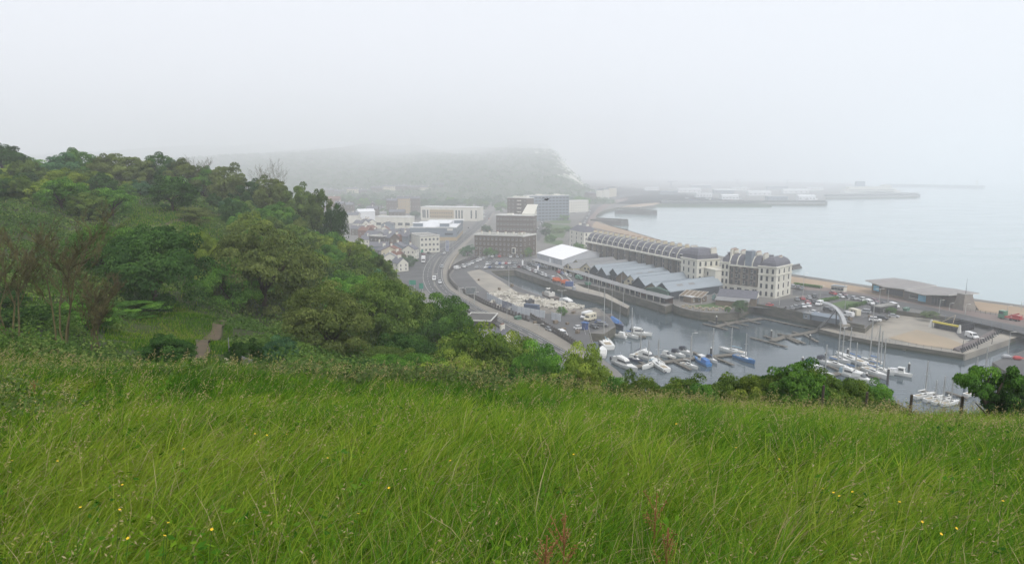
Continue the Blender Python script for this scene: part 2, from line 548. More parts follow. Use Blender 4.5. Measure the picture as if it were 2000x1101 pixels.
def crown_mesh(name, nc, nl, leaf, zc=0.44, rz=0.54, lumps=0.30, flat=0.8, tintvar=0.5, inner=0.18, cr0=(0.17, 0.30)):
    """leaf clumps set on a lumpy dome with gaps between them, plus a looser inside"""
    d = rnd_dir(nc, up=0.45)
    lob = rnd_dir(6)
    rad = 0.62 + lumps * np.max(np.clip(d @ lob.T, 0, 1) ** 2.5, axis=1) + 0.09 * rng.normal(size=nc)
    ins = rng.random(nc) < inner
    rad = np.where(ins, rad * rng.uniform(.25, .75, nc), rad)
    C = d * rad[:, None] * np.array([1, 1, rz]) + np.array([0, 0, zc])
    cr = rng.uniform(*cr0, nc)
    ct = rng.random(nc)
    k = np.repeat(np.arange(nc), nl)
    e = rnd_dir(len(k), up=0.6)
    P = C[k] + e * (cr[k] * (0.55 + 0.45 * rng.random(len(k)) ** 0.5))[:, None] * np.array([1, 1, flat * 0.62])
    N = 0.9 * e + 0.35 * d[k] + np.array([0, 0, 0.35]) + 0.42 * rng.normal(size=P.shape)
    t = np.clip(0.46 + tintvar * (ct[k] - 0.5) + 0.55 * (rng.random(len(k)) - 0.5), 0, 1)
    P[:, 2] /= np.percentile(P[:, 2], 99.6)
    P[:, :2] /= np.percentile(np.hypot(P[:, 0], P[:, 1]), 98.5)
    keep = P[:, 2] > 0.0
    P, N, t = P[keep], N[keep], t[keep]
    s = leaf * rng.uniform(0.6, 1.3, len(P))
    V, Fq = leaves(P, N, s, s * 0.62)
    return np_mesh(name, V, Fq, M_leaf['green'], t)


M_leaf = {
    'green': leaf_mat('leaf_green', [(0.0, (0.0398, 0.1040, 0.0175)), (0.5, (0.0893, 0.2098, 0.0276)), (1.0, (0.2067, 0.3912, 0.0513))], objvar=0.25),
    'dark': leaf_mat('leaf_dark', [(0.0, (0.0181, 0.0514, 0.0130)), (0.5, (0.0407, 0.1005, 0.0204)), (1.0, (0.0954, 0.1879, 0.0380))], objvar=0.25),
    'olive': leaf_mat('leaf_olive', [(0.0, (0.0515, 0.0946, 0.0182)), (0.5, (0.1049, 0.1695, 0.0320)), (1.0, (0.2141, 0.2969, 0.0603))], objvar=0.2),
    'brown': leaf_mat('leaf_brown', [(0.0, (0.0670, 0.0946, 0.0234)), (0.5, (0.1272, 0.1695, 0.0408)), (1.0, (0.2408, 0.2887, 0.0793))], objvar=0.15),
    'lime': leaf_mat('leaf_lime', [(0.0, (0.0819, 0.1351, 0.0189)), (0.5, (0.1950, 0.2823, 0.0382)), (1.0, (0.3996, 0.4614, 0.0786))], objvar=0.2),
    'blue': leaf_mat('leaf_bluish', [(0.0, (0.0316, 0.0842, 0.0386)), (0.5, (0.0668, 0.1612, 0.0668)), (1.0, (0.1413, 0.2783, 0.1071))], objvar=0.25),
    'may': leaf_mat('leaf_hawthorn', [(0.0, (0.0495, 0.0935, 0.0154)), (0.5, (0.1109, 0.1848, 0.0271)), (0.86, (0.1870, 0.2585, 0.0418)), (1.0, (0.2952, 0.3087, 0.0939))], objvar=0.15),
}
M_bark = mat('bark', (0.055, 0.042, 0.030), (0.085, 0.07, 0.05), 6, 0.95, coords='obj', bump=0.4)
M_lichen = mat('lichen_bark', (0.075, 0.063, 0.036), (0.13, 0.115, 0.04), 3, 0.95, coords='obj', bump=0.3)

CR_FAR = [crown_mesh('crown', 70, 130, 0.060, cr0=(.17, .29)) for _ in range(7)]
CR_MID = [crown_mesh('crown', 105, 260, 0.040, cr0=(.14, .26)) for _ in range(6)]
CR_BUSH = [crown_mesh('crown', 120, 260, 0.048, zc=0.34, rz=0.62, lumps=0.36, cr0=(.13, .25)) for _ in range(5)]


def trunk_mesh(seed, limbs=7, split=0.35):
    rs = random.Random(seed)
    mb = MB()
    p = Vector((0, 0, -0.06)); top = Vector((rs.uniform(-.04, .04), rs.uniform(-.04, .04), split))
    mb.tube(p, top, 0.055, 0.042, 7)
    for k in range(limbs):
        a = 2 * math.pi * k / limbs + rs.uniform(-.4, .4)
        st = p.lerp(top, rs.uniform(.6, 1))
        md = st + Vector((math.cos(a) * .28, math.sin(a) * .28, rs.uniform(.14, .26)))
        en = md + Vector((math.cos(a) * .30, math.sin(a) * .30, rs.uniform(.10, .28)))
        mb.tube(st, md, 0.026, 0.017, 5); mb.tube(md, en, 0.017, 0.005, 5)
    return mb.mesh('trunk', M_bark)


TRUNKS = [trunk_mesh(k) for k in range(4)]


def tree(x, y, z, rad, h, kind, crowns, label, cat='tree', group=None, name='broadleaf_tree', rz=None):
    root = empty(name, (x, y, z - 0.15), random.uniform(0, 6.28) if rz is None else rz, label, cat, group)
    c = link('crown', random.choice(crowns), root, scale=(rad, rad, h))
    c.material_slots[0].link = 'OBJECT'; c.material_slots[0].material = M_leaf[kind]
    link('trunk', random.choice(TRUNKS), root, scale=(rad, rad, h))
    return root


KW = {'green': 'mid green', 'dark': 'dark green', 'olive': 'olive green', 'brown': 'brownish', 'lime': 'yellow-green', 'blue': 'blue-green', 'may': 'dark olive'}
# ---- the trees one picks out on the hillside: u centre, v top, photo width, distance, colour, label
HERO = [
    (305, 446, 220, 58, 'dark', 'big round dark green tree beside the grassy path'),
    (205, 442, 170, 66, 'green', 'broad green tree left of the big round dark one'),
    (395, 453, 85, 78, 'lime', 'yellow-green tree between the round tree and the tall brownish one'),
    (520, 442, 225, 74, 'brown', 'tall wide brownish green tree with fine twigs above the paling fence'),
    (455, 505, 110, 70, 'green', 'green tree on the left edge of the tall brownish tree'),
    (645, 556, 200, 48, 'brown', 'rounded olive brown tree standing out behind the meadow brow'),
    (750, 540, 175, 64, 'olive', 'olive and green tree right of the rounded olive brown one'),
    (885, 690, 150, 41, 'lime', 'lime green sycamore low in the middle of the brow'),
    (822, 696, 140, 40, 'green', 'round green bush-like tree left of the lime green sycamore'),
    (755, 688, 140, 42, 'olive', 'olive tree under the pair behind the meadow brow'),
    (862, 578, 150, 80, 'green', 'fresh green tree just left of the lower coast road'),
    (940, 640, 225, 46, 'may', 'olive green sycamore in front of the coast road'),
    (1130, 678, 145, 37, 'lime', 'yellow-tipped sycamore at the edge of the marina'),
    (1045, 672, 140, 42, 'green', 'low green tree in the gap before the road bend'),
    (1003, 655, 120, 49, 'lime', 'yellow-green tree filling the gap right of the olive sycamore'),
    (1082, 700, 110, 37, 'green', 'low green tree left of the yellow-tipped sycamore'),
    (905, 640, 120, 58, 'dark', 'dark tree behind the olive sycamore, left of the road'),
    (800, 655, 150, 50, 'dark', 'dark green tree under the fresh green one'),
    (545, 660, 90, 36, 'blue', 'small blue-green elder bush at the end of the paling fence'),
    (222, 368, 98, 118, 'green', 'tall green bushy tree above the left lawn'),
    (338, 344, 96, 132, 'dark', 'round dark tree standing alone on the upper terrace'),
    (575, 440, 110, 120, 'olive', 'spreading olive hawthorn on the shoulder of the slope'),
    (690, 500, 120, 112, 'olive', 'olive tree on the outer shoulder of the slope'),
    (380, 405, 74, 122, 'brown', 'small brownish tree beside the upper chalk path'),
    (655, 398, 54, 172, 'dark', 'wind-bent dark tree at the very end of the ridge'),
]
SKY = [(10, 278, 95, 168, 'dark'), (55, 310, 80, 175, 'green'), (120, 300, 70, 172, 'blue'), (158, 292, 78, 178, 'green'), (205, 302, 70, 178, 'brown'), (262, 304, 90, 180, 'brown'),
       (318, 300, 74, 184, 'dark'), (352, 312, 70, 184, 'brown'), (400, 326, 66, 186, 'green'), (440, 322, 84, 186, 'brown'), (495, 352, 70, 184, 'dark'),
       (538, 346, 70, 182, 'brown'), (586, 360, 66, 180, 'olive'), (620, 372, 52, 178, 'olive')]
placed = []


def add_tree(u, vt, wpx, y, kind, label, crowns=None, group=None, squat=1.0):
    x, yy, z = (u - 1000) / F * y, y, 0
    for _ in range(3):
        z = float(hill_z(x, yy))
        dep = (CAMZ - z) / yy
        x = (u - 1000) / F * (yy * CP + (CAMZ - z) * SP)
    top = D(u, vt, yy).z
    h = max(2.2, top - z + 0.2)
    rad = wpx / F * math.hypot(yy, CAMZ - z) / 2 * 1.02
    if crowns is None: crowns = CR_MID if y < 100 else CR_FAR
    placed.append((x, yy, rad))
    return tree(x, yy, z, rad, h, kind, crowns, label, group=group)


for u, vt, wp, y, k, lb in HERO: add_tree(u, vt, wp, y, k, lb)
cnt = {}
for u, vt, wp, y, k in SKY:
    cnt[k] = cnt.get(k, 0) + 1
    add_tree(u, vt, wp * 1.15, y, k, crowns=CR_BUSH, label=f"{ordinal(cnt[k])} {KW[k]} tree from the left on the hillside skyline", group='trees along the hillside skyline')

# ---- the rest of the wood
cand = []
tries = 0
while len(cand) < 210 and tries < 14000:
    tries += 1
    y = random.uniform(56, 205) if random.random() < .75 else random.uniform(40, 110)
    u = random.uniform(-90, 905) if y > 75 else random.uniform(560, 1010)
    if tries % 3 == 0: u, y = random.uniform(640, 860), random.uniform(95, 205)
    if u > 800 and y > 185: continue
    lim = 905 + (1010 - 905) * max(0, (90 - y) / 50)
    if u > lim: continue
    if (u < 640 and y < 112) or (u < 900 and y < 76): continue
    if 225 < u < 450 and y < 146: continue      # upper lawn
    if u < 450 and y > 168: continue
    x = ux(u, y)
    z = float(hill_z(x, y))
    if z < 6: continue
    rad = random.uniform(2.2, 4.6) * (0.75 if y > 150 else 1)
    ok = all((x - a) ** 2 + (y - b) ** 2 > (0.62 * (rad + r)) ** 2 for a, b, r in placed)
    if not ok: continue
    placed.append((x, y, rad))
    h = rad * random.uniform(1.0, 1.45) + 0.8
    sky_lim = 62 - y * (math.tan(PITCH + math.atan(((430 if u < 650 else 430 + (u - 650) * 0.83) - 550.5) / F)))
    if u > 640: h = max(2.2, min(h, sky_lim - z))
    k = random.choices(['green', 'dark', 'olive', 'brown', 'lime', 'blue'], [4.5, 2.2, 3.0, 1.2, 2.0, 1.0])[0]
    band = 'high on the hillside below the skyline' if y > 140 else 'halfway along the wooded hillside' if y > 95 else 'on the wooded slope nearest the meadow'
    size = 'small' if rad < 2.9 else 'broad' if rad > 3.8 else 'rounded'
    cand.append((band, k, size, u, x, y, z, rad, h))
cand.sort(key=lambda c: c[3])
cnt = {}
for band, k, size, u, x, y, z, rad, h in cand:
    key = (band, k, size); cnt[key] = cnt.get(key, 0) + 1
    tree(x, y, z, rad, h, k, CR_MID if y < 85 else (CR_FAR + CR_BUSH), f"{ordinal(cnt[key])} {size} {KW[k]} tree from the left {band}", group='trees on the wooded hillside')

# ---- bushes along the brow of the meadow
BUSH = [(1250, 737, 90, 25, 'may', 'low hawthorn bush at the left end of the brow hedge'), (1325, 744, 120, 24, 'may', 'flat hawthorn bush right of the gap to the water'),
        (1400, 738, 120, 24.5, 'may', 'wide olive hedge bush in front of the finger pontoons'), (1465, 733, 110, 24, 'lime', 'pale green hedge bush left of the tall dark one'),
        (1548, 708, 120, 23, 'green', 'tallest green bush on the meadow brow'), (1605, 728, 110, 23.5, 'may', 'bramble bush hiding the moored motor boats'),
        (1660, 740, 100, 24, 'may', 'bramble bush left of the tapering one'), (1705, 752, 80, 24, 'green', 'tapering green bush at the right end of the hedge'),
        (1290, 752, 80, 23, 'may', 'lowest hedge bush under the stern-arch yacht'), (1365, 750, 90, 23.3, 'green', 'small green bush low in the brow hedge'), (1505, 735, 80, 23.4, 'may', 'hedge bush against the left side of the tallest one'),
        (1195, 738, 90, 29, 'green', 'low green bush left of the gap to the water'), (760, 700, 120, 33, 'green', 'low green bramble mound under the olive trees'),
        (690, 700, 100, 30, 'dark', 'dark bramble mound below the rounded olive brown tree'), (850, 712, 110, 32, 'lime', 'yellowish bramble mound on the middle of the brow'),
        (330, 652, 105, 27, 'dark', 'spreading juniper-like shrub in front of the left lawn'), (480, 668, 60, 31, 'dark', 'dark shrub behind the paling fence'),
        (60, 600, 150, 38, 'dark', 'dark thicket behind the bare lichen-covered trees'), (150, 590, 120, 42, 'green', 'green thicket at the right of the bare trees'),
        (-40, 560, 150, 42, 'dark', 'dark thicket cut by the left edge of the photo'), (250, 600, 110, 52, 'green', 'bramble bank beside the left lawn'),
        (960, 722, 120, 34, 'dark', 'dark bush below the olive sycamore on the brow'), (1090, 735, 100, 31, 'green', 'low bush under the yellow-tipped sycamore'),
        (1985, 735, 120, 17.5, 'dark', 'dark elder bush cut by the right edge of the photo')]
for u, vt, wp, y, k, lb in BUSH:
    x, z = 0, 55
    for _ in range(3):
        x = (u - 1000) / F * (y * CP + (CAMZ - z) * SP); z = float(hill_z(x, y))
    h = max(1.0, D(u, vt, y).z - z + .2)
    rad = wp / F * math.hypot(y, CAMZ - z) / 2 * 1.15
    root = empty('bush', (x, y, z - 0.2), random.uniform(0, 6), lb, 'bush', None)
    c = link('foliage', random.choice(CR_BUSH), root, scale=(rad, rad, h * 1.02))
    c.material_slots[0].link = 'OBJECT'; c.material_slots[0].material = M_leaf[k]

# small tree by the fence posts, right edge, with its trunk showing
u, y = 1928, 17.5
x = ux(u, y); z = float(hill_z(x, y))
root = empty('hawthorn_tree', (x, y, z), 0.4, 'small hawthorn with crooked bare trunk beside the fence post', 'tree')
mb = MB()
mb.tube((0, 0, -.2), (.05, 0, .45), .11, .075, 8); mb.tube((.05, 0, .45), (-.35, .1, 1.0), .06, .035, 6); mb.tube((-.35, .1, 1.0), (-.75, .05, 1.25), .03, .012, 5)
mb.tube((.05, 0, .45), (.30, -.05, 1.1), .06, .03, 6); mb.tube((.05, 0, .45), (0, .3, 1.2), .05, .02, 6); mb.tube((0, 0, .3), (-.6, 0, .75), .025, .012, 5)
mb.tube((.3, -.05, 1.1), (.65, 0, 1.5), .028, .01, 5); mb.tube((-.2, .05, .8), (-.1, 0, 1.5), .02, .01, 5)
mb.build('trunk', M_bark, root)
top = D(1930, 722, y).z - z
c = link('crown', crown_mesh('crown', 26, 230, 0.062, zc=0.66, rz=0.28, lumps=0.5, inner=.05, cr0=(.16, .30)), root, scale=(.95, .95, top * 1.05)); c.material_slots[0].link = 'OBJECT'; c.material_slots[0].material = M_leaf['green']

# ---- bare lichen-covered trees at the left edge
def bare_tree(u, y, vt, label, seed, thick=0.055):
    rs = random.Random(seed)
    x = ux(u, y); z = float(hill_z(x, y))
    H = D(u, vt, y).z - z
    mb = MB()

    def grow(p, d, ln, r, lev):
        n = 3
        for k in range(n):
            q = p + d * ln / n
            mb.tube(p, q, r, r * .84, 5 if lev < 2 else 3)
            r *= .84; p = q
            d = (d + Vector((rs.gauss(0, .16), rs.gauss(0, .16), rs.gauss(0.05, .08)))).normalized()
            if lev < 4 and (k > 0 or lev > 0):
                for _ in range(2 if lev < 3 else 2):
                    a = rs.uniform(0, 6.28); sp = rs.uniform(.35, .75)
                    nd = (d + Vector((math.cos(a), math.sin(a), rs.uniform(-.1, .35))) * sp).normalized()
                    grow(p, nd, ln * rs.uniform(.36, .58), max(r * .55, .009), lev + 1)
    for k in range(4):
        a = rs.uniform(0, 6.28)
        grow(Vector((rs.uniform(-.5, .5), rs.uniform(-.4, .4), -.2)), Vector((math.cos(a) * .22, math.sin(a) * .22, 1)).normalized(), H * rs.uniform(.55, .68), thick, 0)
    o = mb.build('bare_tree', M_lichen, None, (x, y, z))
    return tag(o, label, 'tree')


bare_tree(35, 31, 455, 'leafless lichen-covered tree nearest the left edge', 3)
bare_tree(115, 33, 432, 'tallest leafless lichen-covered tree left of the lawn', 8)
bare_tree(185, 32, 545, 'low leafless tangle of lichen twigs beside the lawn', 12, .045)
for u, y, vt, lb, sd in [(389, 186, 312, 'grey leafless treetop on the skyline beside a brownish crown', 21), (535, 184, 328, 'bare twiggy tree rising from the end of the skyline', 22)]:
    o = bare_tree(u, y, vt, lb, sd, .12)
    o.scale = (1, 1, 1)

# ---- undergrowth over the hillside
pts, nrm, tn, sz = [], [], [], []
for k in range(2400):
    y = random.uniform(24, 215) ** 1.0
    u = random.uniform(-160, 960)
    if y > 150 and u > 790: continue
    if 222 < u < 520 and 24 < y < (62 if u < 450 else 43): continue
    if 240 < u < 430 and 108 < y < 136: continue
    if u > 560 + (1280 - 560) and y < 60: continue
    x = ux(u, y)
    r = random.uniform(1.0, 2.6) * (0.7 if y < 45 else 1); hh = random.uniform(.4, 1.3)
    n = int(90 if y > 60 else 260)
    a = rng.uniform(0, 6.283, n); q = np.sqrt(rng.random(n))
    X = x + np.cos(a) * q * r; Y = y + np.sin(a) * q * r
    Z = hill_z(X, Y) + hh * (1 - q * q) * rng.uniform(.5, 1, n) + .1
    pts.append(np.stack([X, Y, Z], 1)); nrm.append(np.stack([np.cos(a) * q, np.sin(a) * q, np.full(n, .7)], 1) + .45 * rng.normal(size=(n, 3)))
    tn.append(np.clip(random.random() * .8 + .3 * rng.random(n), 0, 1)); sz.append(np.full(n, 0.06 + 0.0021 * y))
P = np.concatenate(pts); N = np.concatenate(nrm); T = np.concatenate(tn); S = np.concatenate(sz) * rng.uniform(.6, 1.3, len(P))
V, Fq = leaves(P, N, S * 1.3, S * .8)
M_under = leaf_mat('undergrowth_leaf', [(0.0, (0.045, 0.095, 0.018)), (0.55, (0.085, 0.160, 0.030)), (1.0, (0.165, 0.235, 0.055))], objvar=0.0)
o = link('undergrowth', np_mesh('undergrowth', V, Fq, M_under, T)); tag(o, 'green bramble and ivy undergrowth covering the hillside', 'undergrowth', kind='stuff')

# ---- hedge-foot brambles along the brow (leafy weeds among the grass at the back of the meadow)
def weeds(name, n_m, ur, yr, label, hmax, colr, size):
    pts, nrm, tn = [], [], []
    for k in range(n_m):
        u = random.uniform(*ur); y = random.uniform(*yr)
        x = ux(u, y); r = random.uniform(.3, .9); hh = random.uniform(.35, hmax); n = 130
        a = rng.uniform(0, 6.283, n); q = np.sqrt(rng.random(n))
        X = x + np.cos(a) * q * r; Y = y + np.sin(a) * q * r
        Z = hill_z(X, Y) + hh * (1 - q * q * .8) * rng.uniform(.35, 1, n)
        pts.append(np.stack([X, Y, Z], 1)); nrm.append(np.stack([np.cos(a) * q, np.sin(a) * q, np.full(n, .8)], 1) + .5 * rng.normal(size=(n, 3)))
        tn.append(np.clip(random.random() * .7 + .4 * rng.random(n), 0, 1))
    P = np.concatenate(pts); N = np.concatenate(nrm); T = np.concatenate(tn); S = size * rng.uniform(.6, 1.4, len(P))
    V, Fq = leaves(P, N, S * 1.4, S * .7)
    return tag(link(name, np_mesh(name, V, Fq, leaf_mat(name + '_leaf', colr, objvar=0), T)), label, 'weeds', kind='stuff')


weeds('nettle_patch', 260, (380, 980), (14.5, 21), 'dense grey-green nettles along the left half of the meadow brow', .62,
      [(0.0, (0.045, 0.080, 0.022)), (0.6, (0.085, 0.130, 0.036)), (1.0, (0.15, 0.175, 0.07))], .075)
weeds('thistle_patch', 170, (-60, 420), (13, 20), 'pale grey-green weeds along the left end of the meadow brow', .6,
      [(0.0, (0.05, 0.095, 0.022)), (0.6, (0.10, 0.155, 0.038)), (1.0, (0.17, 0.20, 0.08))], .07)
weeds('bramble_patch', 150, (980, 1760), (17.5, 22), 'bramble and hawthorn shoots along the right half of the meadow brow', .75,
      [(0.0, (0.028, 0.055, 0.012)), (0.6, (0.060, 0.098, 0.02)), (1.0, (0.12, 0.15, 0.035))], .085)
weeds('leafy_weeds', 14, (-40, 60), (7.5, 12), 'pale leafy weeds at the left edge of the meadow', .75,
      [(0.0, (0.06, 0.10, 0.025)), (0.6, (0.11, 0.17, 0.045)), (1.0, (0.20, 0.24, 0.09))], .05)

# ================================================================ THE MEADOW
def blades(X, Y, h, wd, lean_dir, lean, tint, levels=(0, .36, .70, 1.0)):
    n = len(X)
    Z = hill_z(X, Y) - 0.03
    root = np.stack([X, Y, Z], 1)
    ld = np.stack([np.cos(lean_dir), np.sin(lean_dir), np.zeros(n)], 1)
    sa = rng.uniform(0, 6.283, n)
    side = np.stack([np.cos(sa), np.sin(sa), np.zeros(n)], 1)
    V = np.empty((n, len(levels) * 2, 3), np.float32)
    for k, t in enumerate(levels):
        c = root + ld * (h * lean * t ** 1.9)[:, None]
        c[:, 2] += h * (t - 0.42 * np.minimum(lean, 1.3) * t ** 2.4)
        ww = wd * (1.0, .92, .62, .08)[k] / 2
        V[:, 2 * k] = c - side * ww[:, None]; V[:, 2 * k + 1] = c + side * ww[:, None]
    L = len(levels)
    base = (np.arange(n) * 2 * L)[:, None]
    q = np.concatenate([base + np.array([2 * k, 2 * k + 1, 2 * k + 3, 2 * k + 2]) for k in range(L - 1)], 0).astype(np.int32)
    T = np.tile(tint, L - 1)
    return V.reshape(-1, 3), q, T


GV, GF, GT = [], [], []
goff = 0


def push(V, Fq, T):
    global goff
    GV.append(V); GF.append(Fq + goff); GT.append(T); goff += len(V)


def hsh(i, j, k):
    q = np.sin(i * 127.1 + j * 311.7 + k * 74.7) * 43758.5453
    return q - np.floor(q)


def meadow(n, y0, y1, hr, wr, c, umin=-60, umax=2060):
    """blades gathered in tussocks that splay outwards and are swept by the wind"""
    y = y0 + (y1 - y0) * rng.random(n)
    u = rng.uniform(umin, umax, n)
    x = (u - 1000) / F * (y * CP + 1.9 * SP + .15 * y * SP)
    i, j = np.floor(x / c), np.floor(y / c)
    cx_, cy_ = (i + .15 + .7 * hsh(i, j, 1)) * c, (j + .15 + .7 * hsh(i, j, 2)) * c
    loose = rng.random(n) < .30
    a = rng.uniform(0, 6.283, n); rr = c * .42 * rng.random(n) ** .7
    ox, oy = np.cos(a) * rr, np.sin(a) * rr
    x = np.where(loose, x, cx_ + ox); y = np.where(loose, y, cy_ + oy)
    big = hsh(i, j, 3); hue = hsh(i, j, 4)
    pt = patch(x, y, .55); p2 = patch(x, y, 1.6, 1.1); p3 = patch(x + 40, y * 1.3, .25, 2.0)
    h = rng.uniform(*hr, n) * (0.62 + .42 * pt + .42 * big)
    wd = rng.uniform(*wr, n) * (.7 + .9 * rng.random(n) ** 3)
    spl = rr / (c * .42)
    vx = np.where(loose, rng.normal(size=n) * .6, np.cos(a) * spl * .75) + .50 + .5 * (p2 - .5) + rng.normal(size=n) * .35
    vy = np.where(loose, rng.normal(size=n) * .6, np.sin(a) * spl * .75) + .08 + rng.normal(size=n) * .35
    ldir = np.arctan2(vy, vx)
    lean = np.clip(.22 + .55 * np.hypot(vx, vy) * (0.6 + .8 * rng.random(n)), 0, 1.5)
    tint = np.clip(.42 + .56 * (p3 - .5) + .26 * (p2 - .5) + .42 * (hue - .5) + .17 * rng.normal(size=n) + .17 * np.clip((y - 4) / 12, 0, 1), 0, .84)
    straw = rng.random(n) < .03 + .07 * p3 + .10 * (hsh(i, j, 5) > .93)
    tint = np.where(straw, rng.uniform(.88, 1, n), tint)
    push(*blades(x, y, h, wd, ldir, lean, tint))


meadow(76000, 1.2, 5.0, (.24, .52), (.0035, .008), .28, -500, 2500)
meadow(76000, 5.0, 9.5, (.24, .52), (.006, .0115), .34, -260, 2260)
meadow(80000, 9.5, 16, (.27, .54), (.010, .017), .46, -180, 2180)
meadow(56000, 16, 25, (.28, .52), (.014, .024), .58, -150, 2150)


def seedheads(n, y0, y1, size):
    """grass stems with open panicles"""
    y = rng.uniform(y0, y1, n); u = rng.uniform(-40, 2040, n)
    x = (u - 1000) / F * (y * CP + 1 + .1 * y)
    sel = rng.random(n) < .25 + .75 * patch(x, y, .45, 3.0)
    x, y = x[sel], y[sel]; n = len(x)
    h = rng.uniform(.52, .85, n); ld = .1 + rng.normal(size=n) * .6; ln = np.abs(rng.normal(size=n) * .2 + .35)
    push(*blades(x, y, h, np.full(n, size * .55), ld, ln, rng.uniform(.62, .95, n)))
    m = 11
    k = np.repeat(np.arange(n), m)
    t = rng.uniform(.74, 1.02, n * m)
    z = hill_z(x, y)[k] - .03 + h[k] * (t - .42 * ln[k] * t ** 2.4)
    off = rng.normal(size=(n * m, 3)) * (h[k] * (1.06 - t) * .16)[:, None]
    P = np.stack([x[k] + np.cos(ld[k]) * h[k] * ln[k] * t ** 1.9, y[k] + np.sin(ld[k]) * h[k] * ln[k] * t ** 1.9, z], 1) + off
    V, Fq = leaves(P, rng.normal(size=P.shape), size * 4.2 * rng.uniform(.6, 1.3, n * m), size * 1.3)
    push(V, Fq, rng.uniform(.86, 1, n * m))


seedheads(620, 2.2, 6, .0055)
seedheads(2000, 6, 12, .0075)
seedheads(3600, 12, 24, .011)
# broad-leaved weeds low among the grass: plantain, dock and clover leaves
n = 170
yw = 2.4 + 19 * rng.random(n) ** 1.3; xw = ux(rng.uniform(-30, 2030, n), yw)
m_ = 16; k = np.repeat(np.arange(n), m_)
a_ = rng.uniform(0, 6.283, n * m_); r_ = rng.uniform(.02, .17, n * m_) * (1 + yw[k] / 20)
Pw = np.stack([xw[k] + np.cos(a_) * r_, yw[k] + np.sin(a_) * r_, np.zeros(n * m_)], 1); Pw[:, 2] = hill_z(Pw[:, 0], Pw[:, 1]) + rng.uniform(.16, .42, n * m_)
Vw, Fw = leaves(Pw, np.stack([np.cos(a_) * .5, np.sin(a_) * .5, np.ones(n * m_)], 1) + .3 * rng.normal(size=Pw.shape), rng.uniform(.03, .07, n * m_) * (1 + yw[k] / 25), rng.uniform(.018, .032, n * m_) * (1 + yw[k] / 25))
push(Vw, Fw, np.clip(rng.normal(size=n)[k] * .2 + .28 + .1 * rng.normal(size=n * m_), 0, .7))
M_blade = leaf_mat('grass_blade', [(0.0, (0.022, 0.082, 0.006)), (0.35, (0.055, 0.155, 0.007)), (0.65, (0.128, 0.240, 0.011)), (0.84, (0.235, 0.315, 0.028)),
                                  (0.90, (0.30, 0.25, 0.10)), (1.0, (0.40, 0.34, 0.19))], trans=0.28, objvar=0.0, rough=0.45)
V = np.concatenate(GV); T = np.concatenate(GT); Fq = np.concatenate(GF)
o = link('tall_grass', np_mesh('tall_grass', V, Fq, M_blade, T)); tag(o, 'tall wind-combed meadow grass filling the foreground', 'grass', kind='stuff')
GV, GF, GT, goff = [], [], [], 0
# short turf on the lawn by the path and on the upper terrace
n = 60000
y = rng.uniform(24, 64, n); u = rng.uniform(205, 455, n); x = ux(u, y)
keep = np.abs(u - np.interp(y, [30, 38, 44, 50, 58], [392, 388, 405, 425, 440])) > 380 / y
x, y = x[keep], y[keep]; n = len(x)
push(*blades(x, y, rng.uniform(.10, .30, n), np.full(n, .035), rng.normal(size=n), np.abs(rng.normal(size=n) * .4), np.clip(.50 + .22 * rng.normal(size=n) + .4 * (patch(x, y, .5) - .5), 0, .88)))
n = 26000
y = rng.uniform(105, 142, n); u = rng.uniform(235, 450, n); x = ux(u, y)
push(*blades(x, y, rng.uniform(.15, .45, n), np.full(n, .09), rng.normal(size=n), np.abs(rng.normal(size=n) * .4), np.clip(.5 + .25 * rng.normal(size=n), 0, .9)))
n = 30000
y = rng.uniform(30, 200, n); u = rng.uniform(-100, 900, n); y = np.where((u > 215) & (u < 530) & (y < 64), y + 60, y); x = ux(u, y)
push(*blades(x, y, rng.uniform(.25, .7, n), .03 + .0006 * y, rng.normal(size=n), np.abs(rng.normal(size=n) * .4), np.clip(.35 + .3 * rng.normal(size=n), 0, .86)))
o = link('rough_turf', np_mesh('rough_turf', np.concatenate(GV), np.concatenate(GF), M_blade, np.concatenate(GT))); tag(o, 'shorter green turf on the hillside clearings', 'grass', kind='stuff')

# ---- buttercups and docks
M_petal = mat('buttercup_petal', (0.75, 0.50, 0.02), (0.7, 0.42, 0.01), 5, 0.4, coords='obj')
M_stem = mat('flower_stem', (0.06, 0.12, 0.02), None, 5, 0.6, coords='obj')
M_dock = mat('dock_seed', (0.20, 0.075, 0.03), (0.27, 0.14, 0.055), 9, 0.8, coords='obj')
mbs = MB(); mbs.tube((0, 0, 0), (.03, 0, .3), .0022, .0016, 4); mbs.tube((.03, 0, .3), (.06, .01, .52), .0016, .0012, 4)
stem_me = mbs.mesh('stem', M_stem)
mbp = MB()
for k in range(5):
    a = k * 1.2566
    c, s = math.cos(a), math.sin(a)
    mbp.add([(0, 0, 0), (.012 * c - .009 * s, .012 * s + .009 * c, .006), (.021 * c, .021 * s, .009), (.012 * c + .009 * s, .012 * s - .009 * c, .006)], [(0, 1, 2, 3)])
pet_me = mbp.mesh('petals', M_petal)
FL = [(522, 853), (498, 852), (560, 853), (268, 824), (280, 823), (543, 895), (25, 904), (112, 906), (157, 998), (236, 1000), (250, 1060), (330, 1027), (92, 1068), (322, 1054), (415, 1040), (240, 952),
      (1610, 962), (1625, 965), (1668, 968), (1735, 945), (1640, 975), (1700, 1000), (1755, 985), (1805, 1028), (1838, 1050), (1880, 962), (1870, 1040), (1580, 940), (1440, 880), (1120, 890), (880, 905), (760, 960), (700, 1010),
      (205, 862), (360, 880), (640, 900), (1320, 830), (1520, 900), (1910, 900), (1960, 985)]
